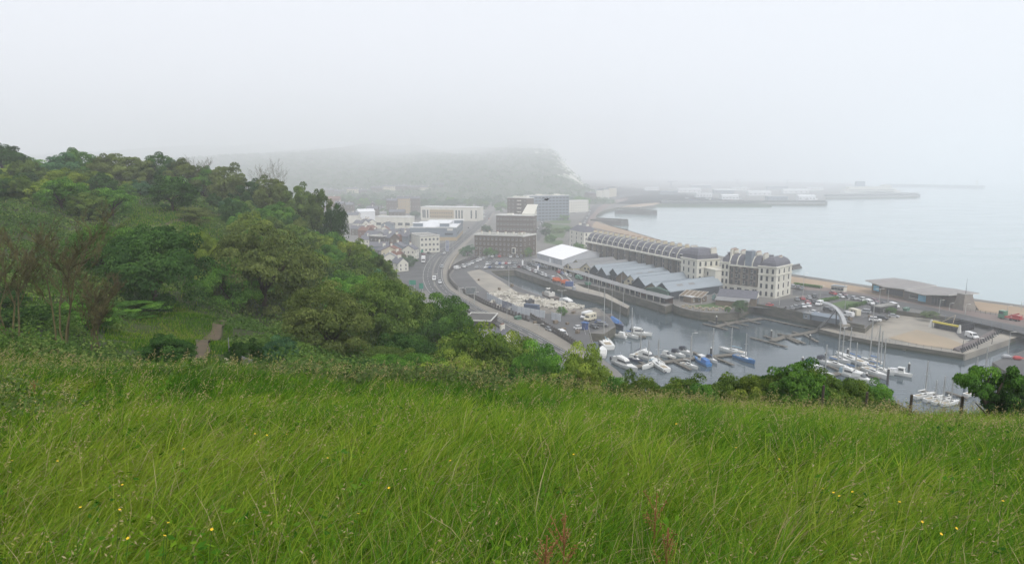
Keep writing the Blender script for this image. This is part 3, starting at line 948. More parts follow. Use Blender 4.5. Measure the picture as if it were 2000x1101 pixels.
for k, (u, v) in enumerate(FL):
    y = 6.0
    for _ in range(25):
        p = D(u, v, y); y += (p.z - (float(hill_z(p.x, p.y)) + .50)) * 2.2
        y = min(max(y, 2.3), 22)
    p = D(u, v, y)
    sc = .42 if y < 6 else min(.8, y / 13)
    r_ = empty('buttercup', (p.x - .06, p.y - .01, float(hill_z(p.x, p.y))), random.uniform(-.3, .3), 'small yellow buttercup standing in the tall meadow grass', 'flower', 'yellow buttercups in the meadow')
    link('stem', stem_me, r_)
    q = link('petals', pet_me, r_, (.06, .01, .52)); q.rotation_euler = (random.uniform(-.5, .6), random.uniform(-.4, .4), random.uniform(0, 1)); q.scale = (sc, sc, sc)


def dock(u, v, y, hh, label, seed):
    rs = random.Random(seed)
    p = D(u, v, y); z = float(hill_z(p.x, p.y)); hh = max(.45, p.z - z)
    r_ = empty('dock_plant', (p.x, p.y, z), 0, label, 'plant')
    mb = MB(); mb.tube((0, 0, -.02), (.015, 0, hh), .006, .003, 5)
    br = []
    for k in range(6):
        b = Vector((.01, 0, hh * rs.uniform(.5, .8))); a = rs.uniform(0, 6.28)
        e = b + Vector((math.cos(a) * .07, math.sin(a) * .05, hh * .22)); mb.tube(b, e, .003, .0018, 4); br.append((b, e))
    br.append((Vector((.01, 0, hh * .6)), Vector((.015, 0, hh))))
    mb.build('stem', M_dock, r_)
    Pp = []
    for b, e in br:
        for _ in range(26):
            q = b.lerp(e, rs.uniform(.15, 1)); Pp.append((q.x + rs.gauss(0, .009), q.y + rs.gauss(0, .009), q.z + rs.gauss(0, .006)))
    Pp = np.array(Pp)
    V, Fq = leaves(Pp, rng.normal(size=Pp.shape), rng.uniform(.006, .013, len(Pp)), .008)
    link('seed_spike', np_mesh('seed_spike', V, Fq, M_dock), r_)


dock(1098, 1003, 3.0, .7, 'rust-red dock in seed at the bottom middle of the meadow', 1)
dock(1062, 1045, 2.9, .6, 'shorter rusty dock leaning left of the taller red one', 2)
dock(1278, 962, 3.6, .6, 'thin orange-tipped dock right of the red docks', 3)
dock(1300, 1030, 3.1, .5, 'brown withered dock low in the grass at bottom right', 4)
dock(66, 758, 10, .8, 'dark brown dock in the grass at the left', 5)

# ---- fence posts on the brow and paling fence by the path
M_post = mat('weathered_post', (0.05, 0.04, 0.03), (0.09, 0.075, 0.06), 9, 0.95, coords='obj')
for u, v, y, lb in [(1781, 770, 19.5, 'weathered fence post standing alone on the meadow brow'), (1879, 787, 18.0, 'weathered fence post beside the small hawthorn'),
                    (1609, 752, 20.5, 'thin fence post inside the bramble hedge'), (1694, 766, 20.0, 'leaning fence post at the right end of the hedge')]:
    p = D(u, v, y); z = float(hill_z(p.x, p.y)); hh = max(.9, p.z - z)
    mb = MB(); mb.tube((0, 0, -.3), (0, 0, hh - .03), .042, .04, 8); mb.tube((0, 0, hh - .03), (0, 0, hh), .04, .028, 8)
    tag(mb.build('fence_post', M_post, None, (p.x, p.y, z)), lb, 'post', 'fence posts along the brow')
M_pale = mat('galvanised_paling', (0.26, 0.26, 0.255), (0.17, 0.17, 0.165), 3, 0.7, coords='obj', metal=.2)
fp = [(447, 43), (448, 40), (452, 37), (459, 34), (468, 31.5), (482, 29.3), (496, 27.5)]
fw = []
for u, y in fp:
    x = ux(u, y); fw.append(Vector((x, y, float(hill_z(x, y)))))
r_ = empty('paling_fence', fw[0], 0, 'grey metal paling fence curving down beside the footpath', 'fence')
pal, rail = MB(), MB()
for a, b in zip(fw[:-1], fw[1:]):
    n = max(2, int((b - a).length / .2))
    a0, b0 = a - fw[0], b - fw[0]
    for hz in (.4, 1.25): rail.tube(a0 + Vector((0, 0, hz * .42)), b0 + Vector((0, 0, hz * .42)), .025, n=4)
    for k in range(n):
        q = a0.lerp(b0, k / n); q.z = float(hill_z(q.x + fw[0].x, q.y + fw[0].y)) - fw[0].z
        pal.box(q.x - .02, q.x + .02, q.y - .012, q.y + .012, q.z, q.z + .62)
pal.build('palings', M_pale, r_); rail.build('rail', M_pale, r_)
p = fw[0] - Vector((.3, .2, 0))
mb = MB(); mb.tube((0, 0, 0), (0, 0, .9), .03, n=5); mb.box(-.16, .16, -.05, -.03, .62, .92, 1)
tag(mb.build('notice_board', [M_post, mat('notice_cream', (0.7, 0.66, 0.5), None, 3, .6)], None, (ux(448, 33), 33, float(hill_z(ux(448, 33), 33)))), 'small cream notice on a post at the fence end', 'sign')

# ================================================================ SETTING: roads, pavements, car parks, beach
LIFT = [0]


def lay(name, pts, material, z=ZL):
    LIFT[0] += 1
    return sheet(name, px(pts, z), z + 0.02 + 0.004 * LIFT[0], material)


road_l = [(1110, 708), (1087, 697), (992, 650), (960, 628), (905, 604), (870, 592), (844, 580), (830, 564), (823, 546), (825, 526), (836, 507), (856, 490), (884, 472), (906, 455), (926, 438), (940, 424), (952, 413)]
road_r = [(1135, 703), (1110, 688), (1035, 645), (985, 624), (935, 600), (895, 577), (875, 564), (866, 548), (864, 533), (868, 515), (880, 498), (898, 481), (918, 463), (936, 448), (950, 435), (958, 424), (964, 413)]
pave_r = [(1165, 700), (1127, 681), (1062, 640), (1012, 622), (950, 598), (907, 576), (885, 565), (874, 552), (871, 536), (876, 516), (888, 498), (907, 482), (924, 464), (940, 449), (953, 436), (961, 425), (966, 413)]
RL = [G(*p) for p in road_l]; RR = [G(*p) for p in road_r]; RP = [G(*p) for p in pave_r]


def smooth(P, k=3):
    for _ in range(k):
        Q = [P[0]]
        for a, b in zip(P[:-1], P[1:]): Q += [a.lerp(b, .25), a.lerp(b, .75)]
        P = Q + [P[-1]]
    return P


RL, RR, RP = smooth(RL), smooth(RR), smooth(RP)
park = lay
lay('quayside_yard', [(880, 540), (892, 520), (930, 508), (958, 528), (967, 537), (1025, 567), (1085, 589), (1140, 605), (1172, 603), (1202, 636), (1150, 650), (1158, 688), (1128, 676), (1062, 637), (1010, 618), (950, 594), (905, 571)], M_asph2)
lay('concrete_slab', [(912, 531), (936, 526), (958, 536), (985, 553), (1012, 572), (962, 576), (935, 556)], M_conc)
M_rub = mat('rubble_ground', (0.26, 0.235, 0.20), (0.10, 0.094, 0.085), 0.35, 0.95, detail=10)
lay('rubble_ground', [(958, 578), (1012, 570), (1060, 582), (1135, 604), (1165, 600), (1185, 618), (1060, 612), (1000, 590)], M_rub)
lay('north_car_park', [(886, 522), (905, 511), (930, 503), (1040, 501), (1062, 516), (1010, 526), (956, 528), (940, 526)], M_asph2)
lay('cambridge_road', [(1010, 526), (1062, 516), (1040, 503), (1100, 517), (1180, 548), (1240, 568), (1302, 584), (1300, 594), (1258, 583), (1200, 564), (1130, 550), (1103, 561), (1078, 552)], M_asph2)
lay('pier_deck', [(1103, 560), (1128, 567), (1180, 580), (1226, 602), (1229, 598), (1185, 574), (1138, 561), (1120, 553)], M_conc)
lay('pavement', [], M_pave) if False else None


def ribbon(name, A, B, z, material):
    n = len(A)
    V = [(p.x, p.y, z) for p in A] + [(p.x, p.y, z) for p in B]
    return tag(MB().add(V, [(i, i + 1, n + i + 1, n + i) for i in range(n - 1)]).build(name, material), kind='structure')


ribbon('coast_road', RL, RR, ZL + .06, M_asph)
# pavement with a real kerb
n = len(RR)
V = [(p.x, p.y, ZL + .05) for p in RR] + [(p.x, p.y, ZL + .19) for p in RR] + [(p.x, p.y, ZL + .19) for p in RP] + [(p.x, p.y, ZL + .02) for p in RP]
fs = [(k * n + i, k * n + i + 1, (k + 1) * n + i + 1, (k + 1) * n + i) for k in range(3) for i in range(n - 1)]
tag(MB().add(V, fs).build('pavement', M_pave), kind='structure')
lay('junction', [(770, 528), (798, 506), (816, 499), (852, 497), (838, 512), (832, 540), (838, 565), (818, 572), (795, 560)], M_asph)
lay('side_road', [(745, 510), (790, 498), (880, 470), (872, 480), (816, 500), (790, 515)], M_asph)


def dashes(fr, on, off, wd, name='road_marking', z=ZL + .075, k0=0, k1=None):
    P = [a.lerp(b, fr) for a, b in zip(RL, RR)][k0:k1]
    mb = MB(); acc = 0; draw = True
    for a, b in zip(P[:-1], P[1:]):
        L = (b - a).length; d = (b - a).normalized(); s = Vector((-d.y, d.x, 0)) * wd / 2
        t = 0
        while t < L - 1e-6:
            lim = (on if draw else off) - acc
            e = min(L, t + lim)
            if draw:
                p, q = a + d * t, a + d * e
                mb.add([(p - s)[:2] + (z,) if False else (p.x - s.x, p.y - s.y, z), (q.x - s.x, q.y - s.y, z), (q.x + s.x, q.y + s.y, z), (p.x + s.x, p.y + s.y, z)], [(0, 1, 2, 3)])
            acc += e - t; t = e
            if acc >= (on if draw else off) - 1e-6: acc = 0; draw = not draw
    return tag(mb.build(name, M_line), kind='structure')


dashes(.06, 999, .1, .16); dashes(.94, 999, .1, .16); dashes(.27, 4, 5, .16); dashes(.74, 4, 5, .16)
M_kerb = mat('reserve_paving', (0.20, 0.19, 0.17), (0.15, 0.145, 0.135), .2, .9, detail=8)
# central reserve kerb
P = [a.lerp(b, .5) for a, b in zip(RL, RR)]
mb = MB()
for a, b in zip(P[:-1], P[1:]):
    d = (b - a).normalized(); s = Vector((-d.y, d.x, 0)) * .55
    mb.add([(a.x - s.x, a.y - s.y, ZL + .07), (b.x - s.x, b.y - s.y, ZL + .07), (b.x + s.x, b.y + s.y, ZL + .07), (a.x + s.x, a.y + s.y, ZL + .07),
            (a.x - s.x, a.y - s.y, ZL + .2), (b.x - s.x, b.y - s.y, ZL + .2), (b.x + s.x, b.y + s.y, ZL + .2), (a.x + s.x, a.y + s.y, ZL + .2)],
           [(4, 5, 6, 7), (0, 1, 5, 4), (3, 2, 6, 7)])
tag(mb.build('central_reserve', M_kerb), kind='structure')


def stripes(a, b, n, ln_px, name='parking_marking', wd=.12):
    """bay lines between pixel a and pixel b, each running towards ln_px"""
    A, B = G(*a), G(*b); e = G(*ln_px) - A
    mb = MB(); s = (B - A).normalized() * wd / 2
    for k in range(n + 1):
        p = A.lerp(B, k / n); q = p + e
        mb.add([(p.x - s.x, p.y - s.y, ZL + .30), (p.x + s.x, p.y + s.y, ZL + .30), (q.x + s.x, q.y + s.y, ZL + .30), (q.x - s.x, q.y - s.y, ZL + .30)], [(0, 1, 2, 3)])
    return tag(mb.build(name, M_line), kind='structure')


lay('south_car_park', [(1462, 599), (1500, 590), (1540, 583), (1620, 573), (1680, 580), (1760, 600), (1735, 611), (1690, 639), (1600, 620), (1530, 605)], M_asph2)
for a, b, n, e in [((1640, 612), (1700, 594), 12, (1655, 615)), ((1668, 620), (1735, 598), 13, (1684, 623)), ((1575, 607), (1625, 596), 9, (1590, 610)), ((1545, 596), (1600, 586), 10, (1556, 599)),
                   ((960, 505), (1040, 507), 22, (956, 509)), ((930, 519), (1015, 521), 24, (926, 524))]:
    stripes(a, b, n, e)
lay('small_lawn', [(1624, 593), (1648, 587), (1694, 591), (1651, 605)], M_grass)
lay('seafront_road', [(1548, 577), (1548, 566), (1620, 569), (1700, 579), (1800, 597), (2000, 640), (2200, 690), (2200, 706), (2000, 652), (1800, 606), (1690, 585), (1620, 577)], M_asph)
lay('promenade', [(1548, 565), (1548, 556), (1620, 564), (1690, 574), (1760, 584), (1880, 604), (2000, 624), (2200, 655), (2200, 684), (2000, 638), (1800, 596), (1700, 578), (1620, 568)], M_promen)
lay('shingle_beach', [(1420, 508), (1470, 521), (1548, 540), (1620, 551), (1700, 563), (1850, 581), (2000, 601), (2200, 632), (2200, 652), (2000, 621), (1880, 602), (1760, 583), (1690, 573), (1620, 563), (1548, 554), (1470, 536)], M_sand)
lay('shingle_beach', [(1165, 432), (1172, 436), (1230, 452), (1300, 473), (1380, 490), (1380, 496), (1290, 474), (1150, 442)], M_sand)
lay('shingle_beach', [(1213, 404), (1250, 404), (1275, 401), (1290, 397), (1282, 396), (1240, 399)], M_sand)
# the beach slopes down to the sea: foreshore sheets from quay level to the water
for a, b in [([(1420, 507), (1470, 520), (1548, 539), (1620, 550), (1700, 562), (1850, 580), (2000, 600), (2200, 631)], 7.0), ([(1165, 431), (1190, 440), (1230, 451), (1300, 472), (1380, 489)], 9.0)]:
    A = px(a)
    V1 = [(p.x, p.y, ZL + .03) for p in A]
    V2 = [(p.x + b * .55, p.y + b * 1.6, -.35) for p in A]
    n = len(A)
    tag(MB().add(V1 + V2, [(i, i + 1, n + i + 1, n + i) for i in range(n - 1)]).build('foreshore', M_sand), kind='structure')
lay('park_lawn', [(1064, 462), (1100, 465), (1106, 452), (1068, 450)], M_grass)
lay('park_lawn', [(1066, 446), (1108, 448), (1112, 440), (1072, 438)], M_grass)
lay('park_lawn', [(1072, 435), (1113, 437), (1116, 430), (1078, 428)], M_grass)
lay('park_lawn', [(1062, 474), (1098, 480), (1100, 470), (1064, 467)], M_grass)
lay('garden_road', [(1040, 470), (1054, 470), (1066, 424), (1058, 424)], M_asph)
lay('marine_parade', [(1108, 470), (1125, 450), (1140, 425), (1158, 402), (1180, 388), (1215, 380), (1260, 376), (1262, 379), (1220, 384), (1190, 392), (1168, 405), (1152, 425), (1140, 450), (1130, 470)], M_asph)
lay('marine_promenade', [(1130, 470), (1140, 450), (1152, 425), (1168, 405), (1190, 393), (1225, 386), (1225, 391), (1200, 398), (1176, 409), (1162, 424), (1160, 434), (1152, 455), (1146, 470)], M_promen)
lay('beach_concrete', [(1660, 613), (1700, 606), (1740, 611), (1710, 628)], M_asph2)
lay('dark_asphalt', [(1850, 633), (1880, 630), (1960, 640), (1905, 672), (1875, 660)], M_asph2, ZW)
M_buff = mat('buff_slab', (0.37, 0.29, 0.20), (0.29, 0.24, 0.175), 0.05, 0.95, detail=10)
lay('buff_slab', [(1735, 660), (1790, 644), (1850, 660), (1885, 674), (1862, 683), (1800, 675)], M_buff, ZW)

# ================================================================ BUILDINGS
M_white = mat('white_render', (0.68, 0.66, 0.58), (0.56, 0.54, 0.47), 0.25, 0.8, coords='obj', detail=8, stretch=(1, 1, .35))
M_cream = mat('cream_render', (0.60, 0.54, 0.40), (0.50, 0.45, 0.33), 0.3, 0.85, coords='obj', detail=8)
M_brick = mat('brown_brick', (0.125, 0.095, 0.072), (0.085, 0.066, 0.052), 0.8, 0.9, coords='obj', detail=9)
M_brickd = mat('dark_brick', (0.070, 0.060, 0.052), (0.045, 0.040, 0.036), 0.5, 0.9, coords='obj', detail=9)
M_bay = mat('bay_brick', (0.23, 0.205, 0.17), (0.165, 0.145, 0.12), 0.5, 0.9, coords='obj', detail=9)
M_bay2 = mat('darker_bay_brick', (0.17, 0.152, 0.13), (0.12, 0.108, 0.095), 0.5, 0.9, coords='obj', detail=9)  # darker brick tone for every other bay
M_redb = mat('red_brick', (0.20, 0.095, 0.065), (0.14, 0.07, 0.05), 0.8, 0.9, coords='obj', detail=9)
M_buffb = mat('buff_brick', (0.42, 0.33, 0.20), (0.36, 0.28, 0.17), 0.8, 0.9, coords='obj', detail=8)
M_slate = mat('slate', (0.135, 0.135, 0.158), (0.095, 0.095, 0.112), 0.9, 0.6, coords='obj', detail=9)
M_grey = mat('grey_sheet', (0.24, 0.24, 0.24), (0.19, 0.19, 0.19), 0.5, 0.6, coords='obj', detail=8)
M_blue = mat('pale_blue_sheet', (0.285, 0.322, 0.352), (0.235, 0.27, 0.30), 0.35, 0.5, coords='obj', detail=8, stretch=(1, .2, 1))
M_dkblue = mat('dark_blue_boards', (0.050, 0.062, 0.078), (0.040, 0.05, 0.06), 2, 0.7, coords='obj')
M_steel = mat('blue_grey_cladding', (0.20, 0.235, 0.275), (0.17, 0.20, 0.24), 1.0, 0.5, coords='obj')
M_flatr = mat('flat_roof', (0.30, 0.29, 0.27), (0.20, 0.195, 0.18), 0.3, 0.9, coords='obj', detail=8)
M_whr = mat('white_roof_sheet', (0.72, 0.73, 0.74), (0.62, 0.63, 0.65), 0.2, 0.5, coords='obj', detail=6, stretch=(1, .1, 1))
M_frame = mat('window_frame', (0.66, 0.65, 0.62), (0.55, 0.54, 0.5), 3, 0.6, coords='obj')
M_glass = mat('window_glass', (0.035, 0.042, 0.05), (0.06, 0.07, 0.08), 0.5, 0.15, coords='obj', spec=0.6)
M_dark = mat('dark_metal', (0.035, 0.035, 0.04), (0.05, 0.05, 0.052), 2, 0.5, coords='obj')
M_wood = mat('weathered_boards', (0.20, 0.155, 0.105), (0.14, 0.11, 0.08), 1.5, 0.9, coords='obj')
M_green = mat('green_sheet', (0.085, 0.15, 0.115), (0.065, 0.12, 0.095), 0.6, 0.6, coords='obj')
M_tent = mat('white_canvas', (0.82, 0.82, 0.83), (0.78, 0.78, 0.79), 0.2, 0.6, coords='obj')
M_tentg = mat('translucent_canvas', (0.50, 0.52, 0.55), (0.44, 0.46, 0.50), 0.3, 0.6, coords='obj')
M_pot = mat('terracotta', (0.28, 0.13, 0.08), (0.2, 0.1, 0.07), 3, 0.9, coords='obj')
M_sky = mat('roof_light', (0.75, 0.77, 0.8), (0.66, 0.68, 0.72), 2, 0.2, coords='obj')
WIN = {}


def win_mesh(w, h, style='sash', arch=False):
    key = (round(w, 2), round(h, 2), style, arch)
    if key in WIN: return WIN[key]
    mb = MB()
    fr, gl = (M_frame, M_glass)
    t = .10 if style == 'sash' else .06
    if style == 'dark':
        fr = M_dark
    if arch:
        r = w / 2
        prof = [(-r, 0), (r, 0)] + [(r * math.cos(a), h - r + r * math.sin(a)) for a in [math.pi * k / 6 for k in range(7)]]
        mb.yprism([(x * 1.0, z) for x, z in prof], -.04, 0.02, 0)
        mb.yprism([(x * .82, .08 + z * .93) for x, z in prof], -.06, -.041, 1)
        mb.box(-.03, .03, -.075, -.061, .1, h * .93, 0)
    else:
        mb.box(-w / 2, w / 2, -.04, .02, 0, h, 0)
        mb.box(-w / 2 + t, w / 2 - t, -.06, -.041, t, h / 2 - t / 3, 1)
        mb.box(-w / 2 + t, w / 2 - t, -.06, -.041, h / 2 + t / 3, h - t, 1)
    mb.box(-w / 2 - .08, w / 2 + .08, -.14, 0.02, -.12, -.002, 0)
    WIN[key] = mb.mesh('window', [fr, gl])
    return WIN[key]


def H(u, vb, vt, z0=ZL):
    p = G(u, vb, z0)
    return D(u, vt, p.y).z - z0


def frame_ab(A, B):
    d = B - A
    return math.atan2(d.y, d.x), math.hypot(d.x, d.y)


def windows(root, L, floors, cols, w, h, z0, dz, y=0.0, x0=None, x1=None, rz=0, style='sash', arch_top=False, arch_bot=False, at=None, skip=()):
    x0 = L * .5 / cols if x0 is None else x0
    x1 = L - L * .5 / cols if x1 is None else x1
    for f in range(floors):
        me = win_mesh(w, h, style, (arch_top and f == floors - 1) or (arch_bot and f == 0))
        for c in range(cols):
            if (f, c) in skip: continue
            x = x0 + (x1 - x0) * (c / (cols - 1) if cols > 1 else .5)
            loc = (x, y, z0 + f * dz) if at is None else at(x, z0 + f * dz)
            link('window', me, root, loc, rz)


def block(label, A, B, dep, h, wm, roof='flat', rm=None, floors=3, cols=5, scols=2, win=(1.1, 1.5), cat='building', name='building', group=None, rh=2.5, style='sash', z0=None,
          parapet=.5, dz=None, band=None, chim=0, side='right', basem=None, loc_z=ZL, back=False):
    """a building whose long face runs from A to B (left to right) and which goes back by dep"""
    rz, L = frame_ab(A, B)
    r = empty(name, (A.x, A.y, loc_z), rz, label, cat, group)
    mb = MB()
    b0 = 0
    if basem:
        MB().box(-.03, L + .03, -.03, dep + .03, 0, h * .28).build('base_storey', basem, r); b0 = h * .28
    mb.box(0, L, 0, dep, b0, h)
    mb.build('wall', wm, r)
    rm = rm or M_flatr
    if roof == 'flat':
        q = MB().box(-.25, L + .25, -.25, dep + .25, h + .002, h + .28)
        t = .3
        for a in ((-.25, L + .25, -.25, -.25 + t), (-.25, L + .25, dep + .25 - t, dep + .25), (-.25, -.25 + t, -.25 + t, dep + .25 - t), (L + .25 - t, L + .25, -.25 + t, dep + .25 - t)):
            q.box(a[0], a[1], a[2], a[3], h + .281, h + .28 + parapet, 1)
        q.build('roof', [rm, M_frame if parapet > .3 else wm], r)
    elif roof == 'gable':
        MB().xprism([(-.4, h - .15), (dep / 2, h + rh), (dep + .4, h - .15), (dep + .4, h + .1), (dep / 2, h + rh + .25), (-.4, h + .1)], -.3, L + .3).build('roof', rm, r)
        MB().xprism([(.02, h - .1), (dep / 2, h + rh - .05), (dep - .02, h - .1)], 0, L).build('gable_wall', wm, r)
    elif roof == 'cross':      # ridge along the depth
        MB().yprism([(-.3, h - .12), (L / 2, h + rh), (L + .3, h - .12), (L + .3, h + .12), (L / 2, h + rh + .25), (-.3, h + .12)], -.3, dep + .3).build('roof', rm, r)
        MB().yprism([(.02, h - .1), (L / 2, h + rh - .05), (L - .02, h - .1)], 0, dep).build('gable_wall', wm, r)
    elif roof == 'hip':
        k = min(L, dep) * .38
        mb2 = MB(); e = .3
        vs = [(-e, -e, h), (L + e, -e, h), (L + e, dep + e, h), (-e, dep + e, h), (k, k if dep > 2 * k else dep / 2, h + rh), (L - k, k if dep > 2 * k else dep / 2, h + rh),
              (L - k, dep - k if dep > 2 * k else dep / 2 + .01, h + rh), (k, dep - k if dep > 2 * k else dep / 2 + .01, h + rh)]
        mb2.add(vs, [(0, 1, 5, 4), (1, 2, 6, 5), (2, 3, 7, 6), (3, 0, 4, 7), (4, 5, 6, 7), (3, 2, 1, 0)]).build('roof', rm, r)
    dz = dz or (h - .4) / floors
    z0 = dz * .32 if z0 is None else z0
    if cols: windows(r, L, floors, cols, *win, z0, dz, style=style)
    if scols:
        if side == 'right':
            windows(r, dep, floors, scols, *win, z0, dz, rz=math.pi / 2, style=style, at=lambda x, z: (L, x, z))
        else:
            windows(r, dep, floors, scols, *win, z0, dz, rz=-math.pi / 2, style=style, at=lambda x, z: (0, dep - x, z))
    if band:
        for zb in band: MB().box(-.12, L + .12, -.12, dep + .12, zb, zb + .3).build('string_course', M_frame, r)
    for k in range(chim):
        x = L * (k + .5) / chim
        chimney(r, x, dep * .5, h + (rh if roof != 'flat' else .2) - .5)
    return r, L


def chimney(root, x, y, z, w=.7, l=2.2, hh=2.0, m=None, pots=4):
    c = MB().box(x - w / 2, x + w / 2, y - l / 2, y + l / 2, z, z + hh).box(x - w / 2 - .08, x + w / 2 + .08, y - l / 2 - .08, y + l / 2 + .08, z + hh + .002, z + hh + .18)
    for k in range(pots):
        yy = y - l / 2 + l * (k + .5) / pots
        c.tube((x, yy, z + hh + .17), (x, yy, z + hh + .75), .14, .11, 6, 1)
    c.build('chimney', [m or M_white, M_pot], root)


# ---------------------------------------------------------------- the seafront crescent: long middle range
def mansard_prof(h, hh, dp):
    return [(0.1, h), (0.5, h + hh * .36), (2.3, h + hh * .86), (4.2, h + hh), (dp - .1, h + hh), (dp - .1, h)]


hE = 13.5
A, B = G(1146, 470, ZL + hE), G(1336, 507, ZL + hE); A.z = B.z = ZL
rz, L = frame_ab(A, B)
r = empty('terrace', (A.x, A.y, ZL), rz, 'long dark brick crescent with curved slate mansards behind the harbour sheds', 'building')
DP = 13.0
MB().box(0, L, .4, DP, 3.6, hE - .9).build('wall', M_brickd, r)
MB().box(-.02, L, .15, DP + .1, 0, 3.6).build('base_storey', M_white, r)
nb = 16
bw = L / nb
bay_me = None
for k in range(nb):
    x0 = k * bw
    if k % 1 == 0:
        prof = [(x0 + bw * .12, .4), (x0 + bw * .22, -.5), (x0 + bw * .42, -.95), (x0 + bw * .58, -.95), (x0 + bw * .70, -.5), (x0 + bw * .80, .4)]
        b = MB().prism(prof, 3.62, hE - .92).build('bay', M_bay if k % 2 else M_bay2, r)
        for f in range(3):
            link('window', win_mesh(1.0, 1.9, 'dark'), b, (x0 + bw * .5, -.96, 4.3 + f * 2.85))
            link('window', win_mesh(.8, 1.7, 'dark'), b, (x0 + bw * .93, .39, 4.4 + f * 2.85))
    MB().xprism(mansard_prof(hE, 5.2, DP), x0 + .22, x0 + bw - .22).build('mansard_roof', M_slate, r)
    link('dormer', MB().box(-.7, .7, -.1, 1.6, 0, 1.5).box(-.8, .8, -.2, 1.7, 1.502, 1.65, 1).mesh('dormer', [M_glass, M_frame]), r, (x0 + bw * .5, .35, hE + .9))
    MB().xprism([(-.2, hE - .2), (.15, hE + 2.05), (2.05, hE + 4.8), (4.1, hE + 5.45), (DP, hE + 5.45), (DP, hE - .2)], x0 - .11, x0 + .11).build('party_wall', M_white, r)
    chimney(r, x0, 6.5, hE + 5.4, .6, 2.6, 1.2, M_cream, pots=5)
prof = [(-.25, hE - .9), (-.55, hE - .45), (-.55, hE), (DP, hE), (DP, hE - .9)]
MB().xprism([(-1.25, hE - .9), (-1.45, hE - .35), (-1.45, hE - .02), (DP - .2, hE - .02), (DP - .2, hE - .9)], 0, L).build('cornice', M_white, r)


def pavilion(root, x0, x1, y0, y1, h, cols, scols, floors, roofh, name='pavilion'):
    pv = MB().box(x0, x1, y0, y1, 0, h).box(x0 - .3, x1 + .3, y0 - .3, y1 + .3, h * .74, h * .74 + .35).box(x0 - .4, x1 + .4, y0 - .4, y1 + .4, h + .002, h + .5).build(name, M_white, root)
    dz = h / floors
    for f in range(floors):
        ar = f == floors - 1 or f == 0
        for c in range(cols):
            x = x0 + (x1 - x0) * (c + .6) / (cols + .2)
            link('window', win_mesh(1.05, 2.0, 'dark', ar), pv, (x, y0, f * dz + dz * .25))
        for c in range(scols):
            y = y0 + (y1 - y0) * (c + .6) / (scols + .2)
            q = link('window', win_mesh(1.15, 2.1, 'dark', ar), pv, (x1, y, f * dz + dz * .25), math.pi / 2)
    k = 3.0
    e = .2
    X0, X1, Y0, Y1 = x0 + e, x1 - e, y0 + e, y1 - e
    rings = [[(X0 + a, Y0 + a, h + z), (X1 - a, Y0 + a, h + z), (X1 - a, Y1 - a, h + z), (X0 + a, Y1 - a, h + z)] for a, z in ((.3, .51), (.55, roofh * .45), (1.5, roofh * .75), (k, roofh))]
    MB().hull(rings).build('mansard_roof', M_slate, root)
    return pv


pavilion(r, L, L + 13.5, -1.8, 12, 14.6, 3, 4, 4, 5.6)
chimney(r, L + 12, 9, 15, .9, 3.4, 5.2, pots=4); chimney(r, L + 1.4, 5, 17.2, .8, 4, 3.2, pots=6)
MB().box(L + 13.5, L + 22, 3, 14, 0, 10.5).box(L + 13.3, L + 22.3, 2.7, 14.3, 10.502, 10.9).build('end_wing', M_white, r)
for f in range(3): link('window', win_mesh(1.1, 1.7, 'dark'), r, (L + 16, 3, 1 + f * 3.2))
MB().box(L - 34, L - 29, -1.2, 6, 3.6, hE - 1).build('stair_tower', M_brick, r)
# far end pavilion of the crescent
A2, B2 = G(1117, 483), G(1137, 487)
r, L2 = block('white stuccoed end house of the crescent beside the gardens', G(1112, 482), G(1140, 489), 12, H(1120, 484, 450), M_white, 'hip', M_slate, 4, 3, 3, (1.1, 1.8), rh=4, style='dark', chim=2)

# ---------------------------------------------------------------- the seafront crescent: detached white block
A, B = G(1408, 512.5, ZL + 14.3), G(1519, 523.5, ZL + 14.3); A.z = B.z = ZL
rz, L = frame_ab(A, B)
r = empty('seafront_block', (A.x, A.y, ZL), rz, 'white stuccoed seafront block with slate mansards and a blue lift tower', 'building')
C_ = G(1547, 521, ZL + 14.3)
DP = max(11.0, min(16, (C_ - B).length))
w1, w2 = L * .16, L * .30
pavilion(r, 0, w1, 0, DP, 14.3, 2, 0, 4, 5.0)
pavilion(r, L - w2, L, -1.2, DP, 14.3, 3, 3, 4, 4.4)
xa, xb = w1, L - w2
MB().box(xa, xb, .6, DP - .3, 4.2, 13.2).build('wall', M_brickd, r)
MB().box(xa, xb, .2, DP - .2, 0, 4.2).build('base_storey', M_white, r)
MB().box(xa, xb, -.5, DP - .2, 13.2, 13.9).build('cornice', M_white, r)
nb = 4; bw = (xb - xa) / nb
for k in range(nb):
    x0 = xa + k * bw
    if k < 3 or True:
        b = MB().prism([(x0 + bw * .1, .6), (x0 + bw * .2, -.15), (x0 + bw * .5, -.5), (x0 + bw * .7, -.15), (x0 + bw * .8, .6)], 4.22, 13.19).build('bay', M_bay if k % 2 else M_bay2, r)
        for f in range(3):
            link('window', win_mesh(1.0, 1.8, 'sash'), b, (x0 + bw * .93, .59, 4.8 + f * 2.9)); link('window', win_mesh(.9, 1.7, 'dark'), b, (x0 + bw * .46, -.46, 4.8 + f * 2.9))
    MB().xprism(mansard_prof(13.9, 4.6, DP - 1), x0 + .2, x0 + bw - .2).build('mansard_roof', M_slate, r)
    MB().xprism([(-.2, 13.7), (.15, 15.8), (2.05, 18.2), (4.1, 18.75), (DP - 1, 18.75), (DP - 1, 13.7)], x0 - .2, x0 + .2).build('party_wall', M_white, r)
    chimney(r, x0 + .1, 6, 19.0, .9, 5.0, 1.2, pots=8)
    for q in (0.3, .6): link('window', win_mesh(1.1, 1.6 if k % 2 else 1.2, 'dark', k == 3), r, (x0 + bw * q, .19, 1.3))
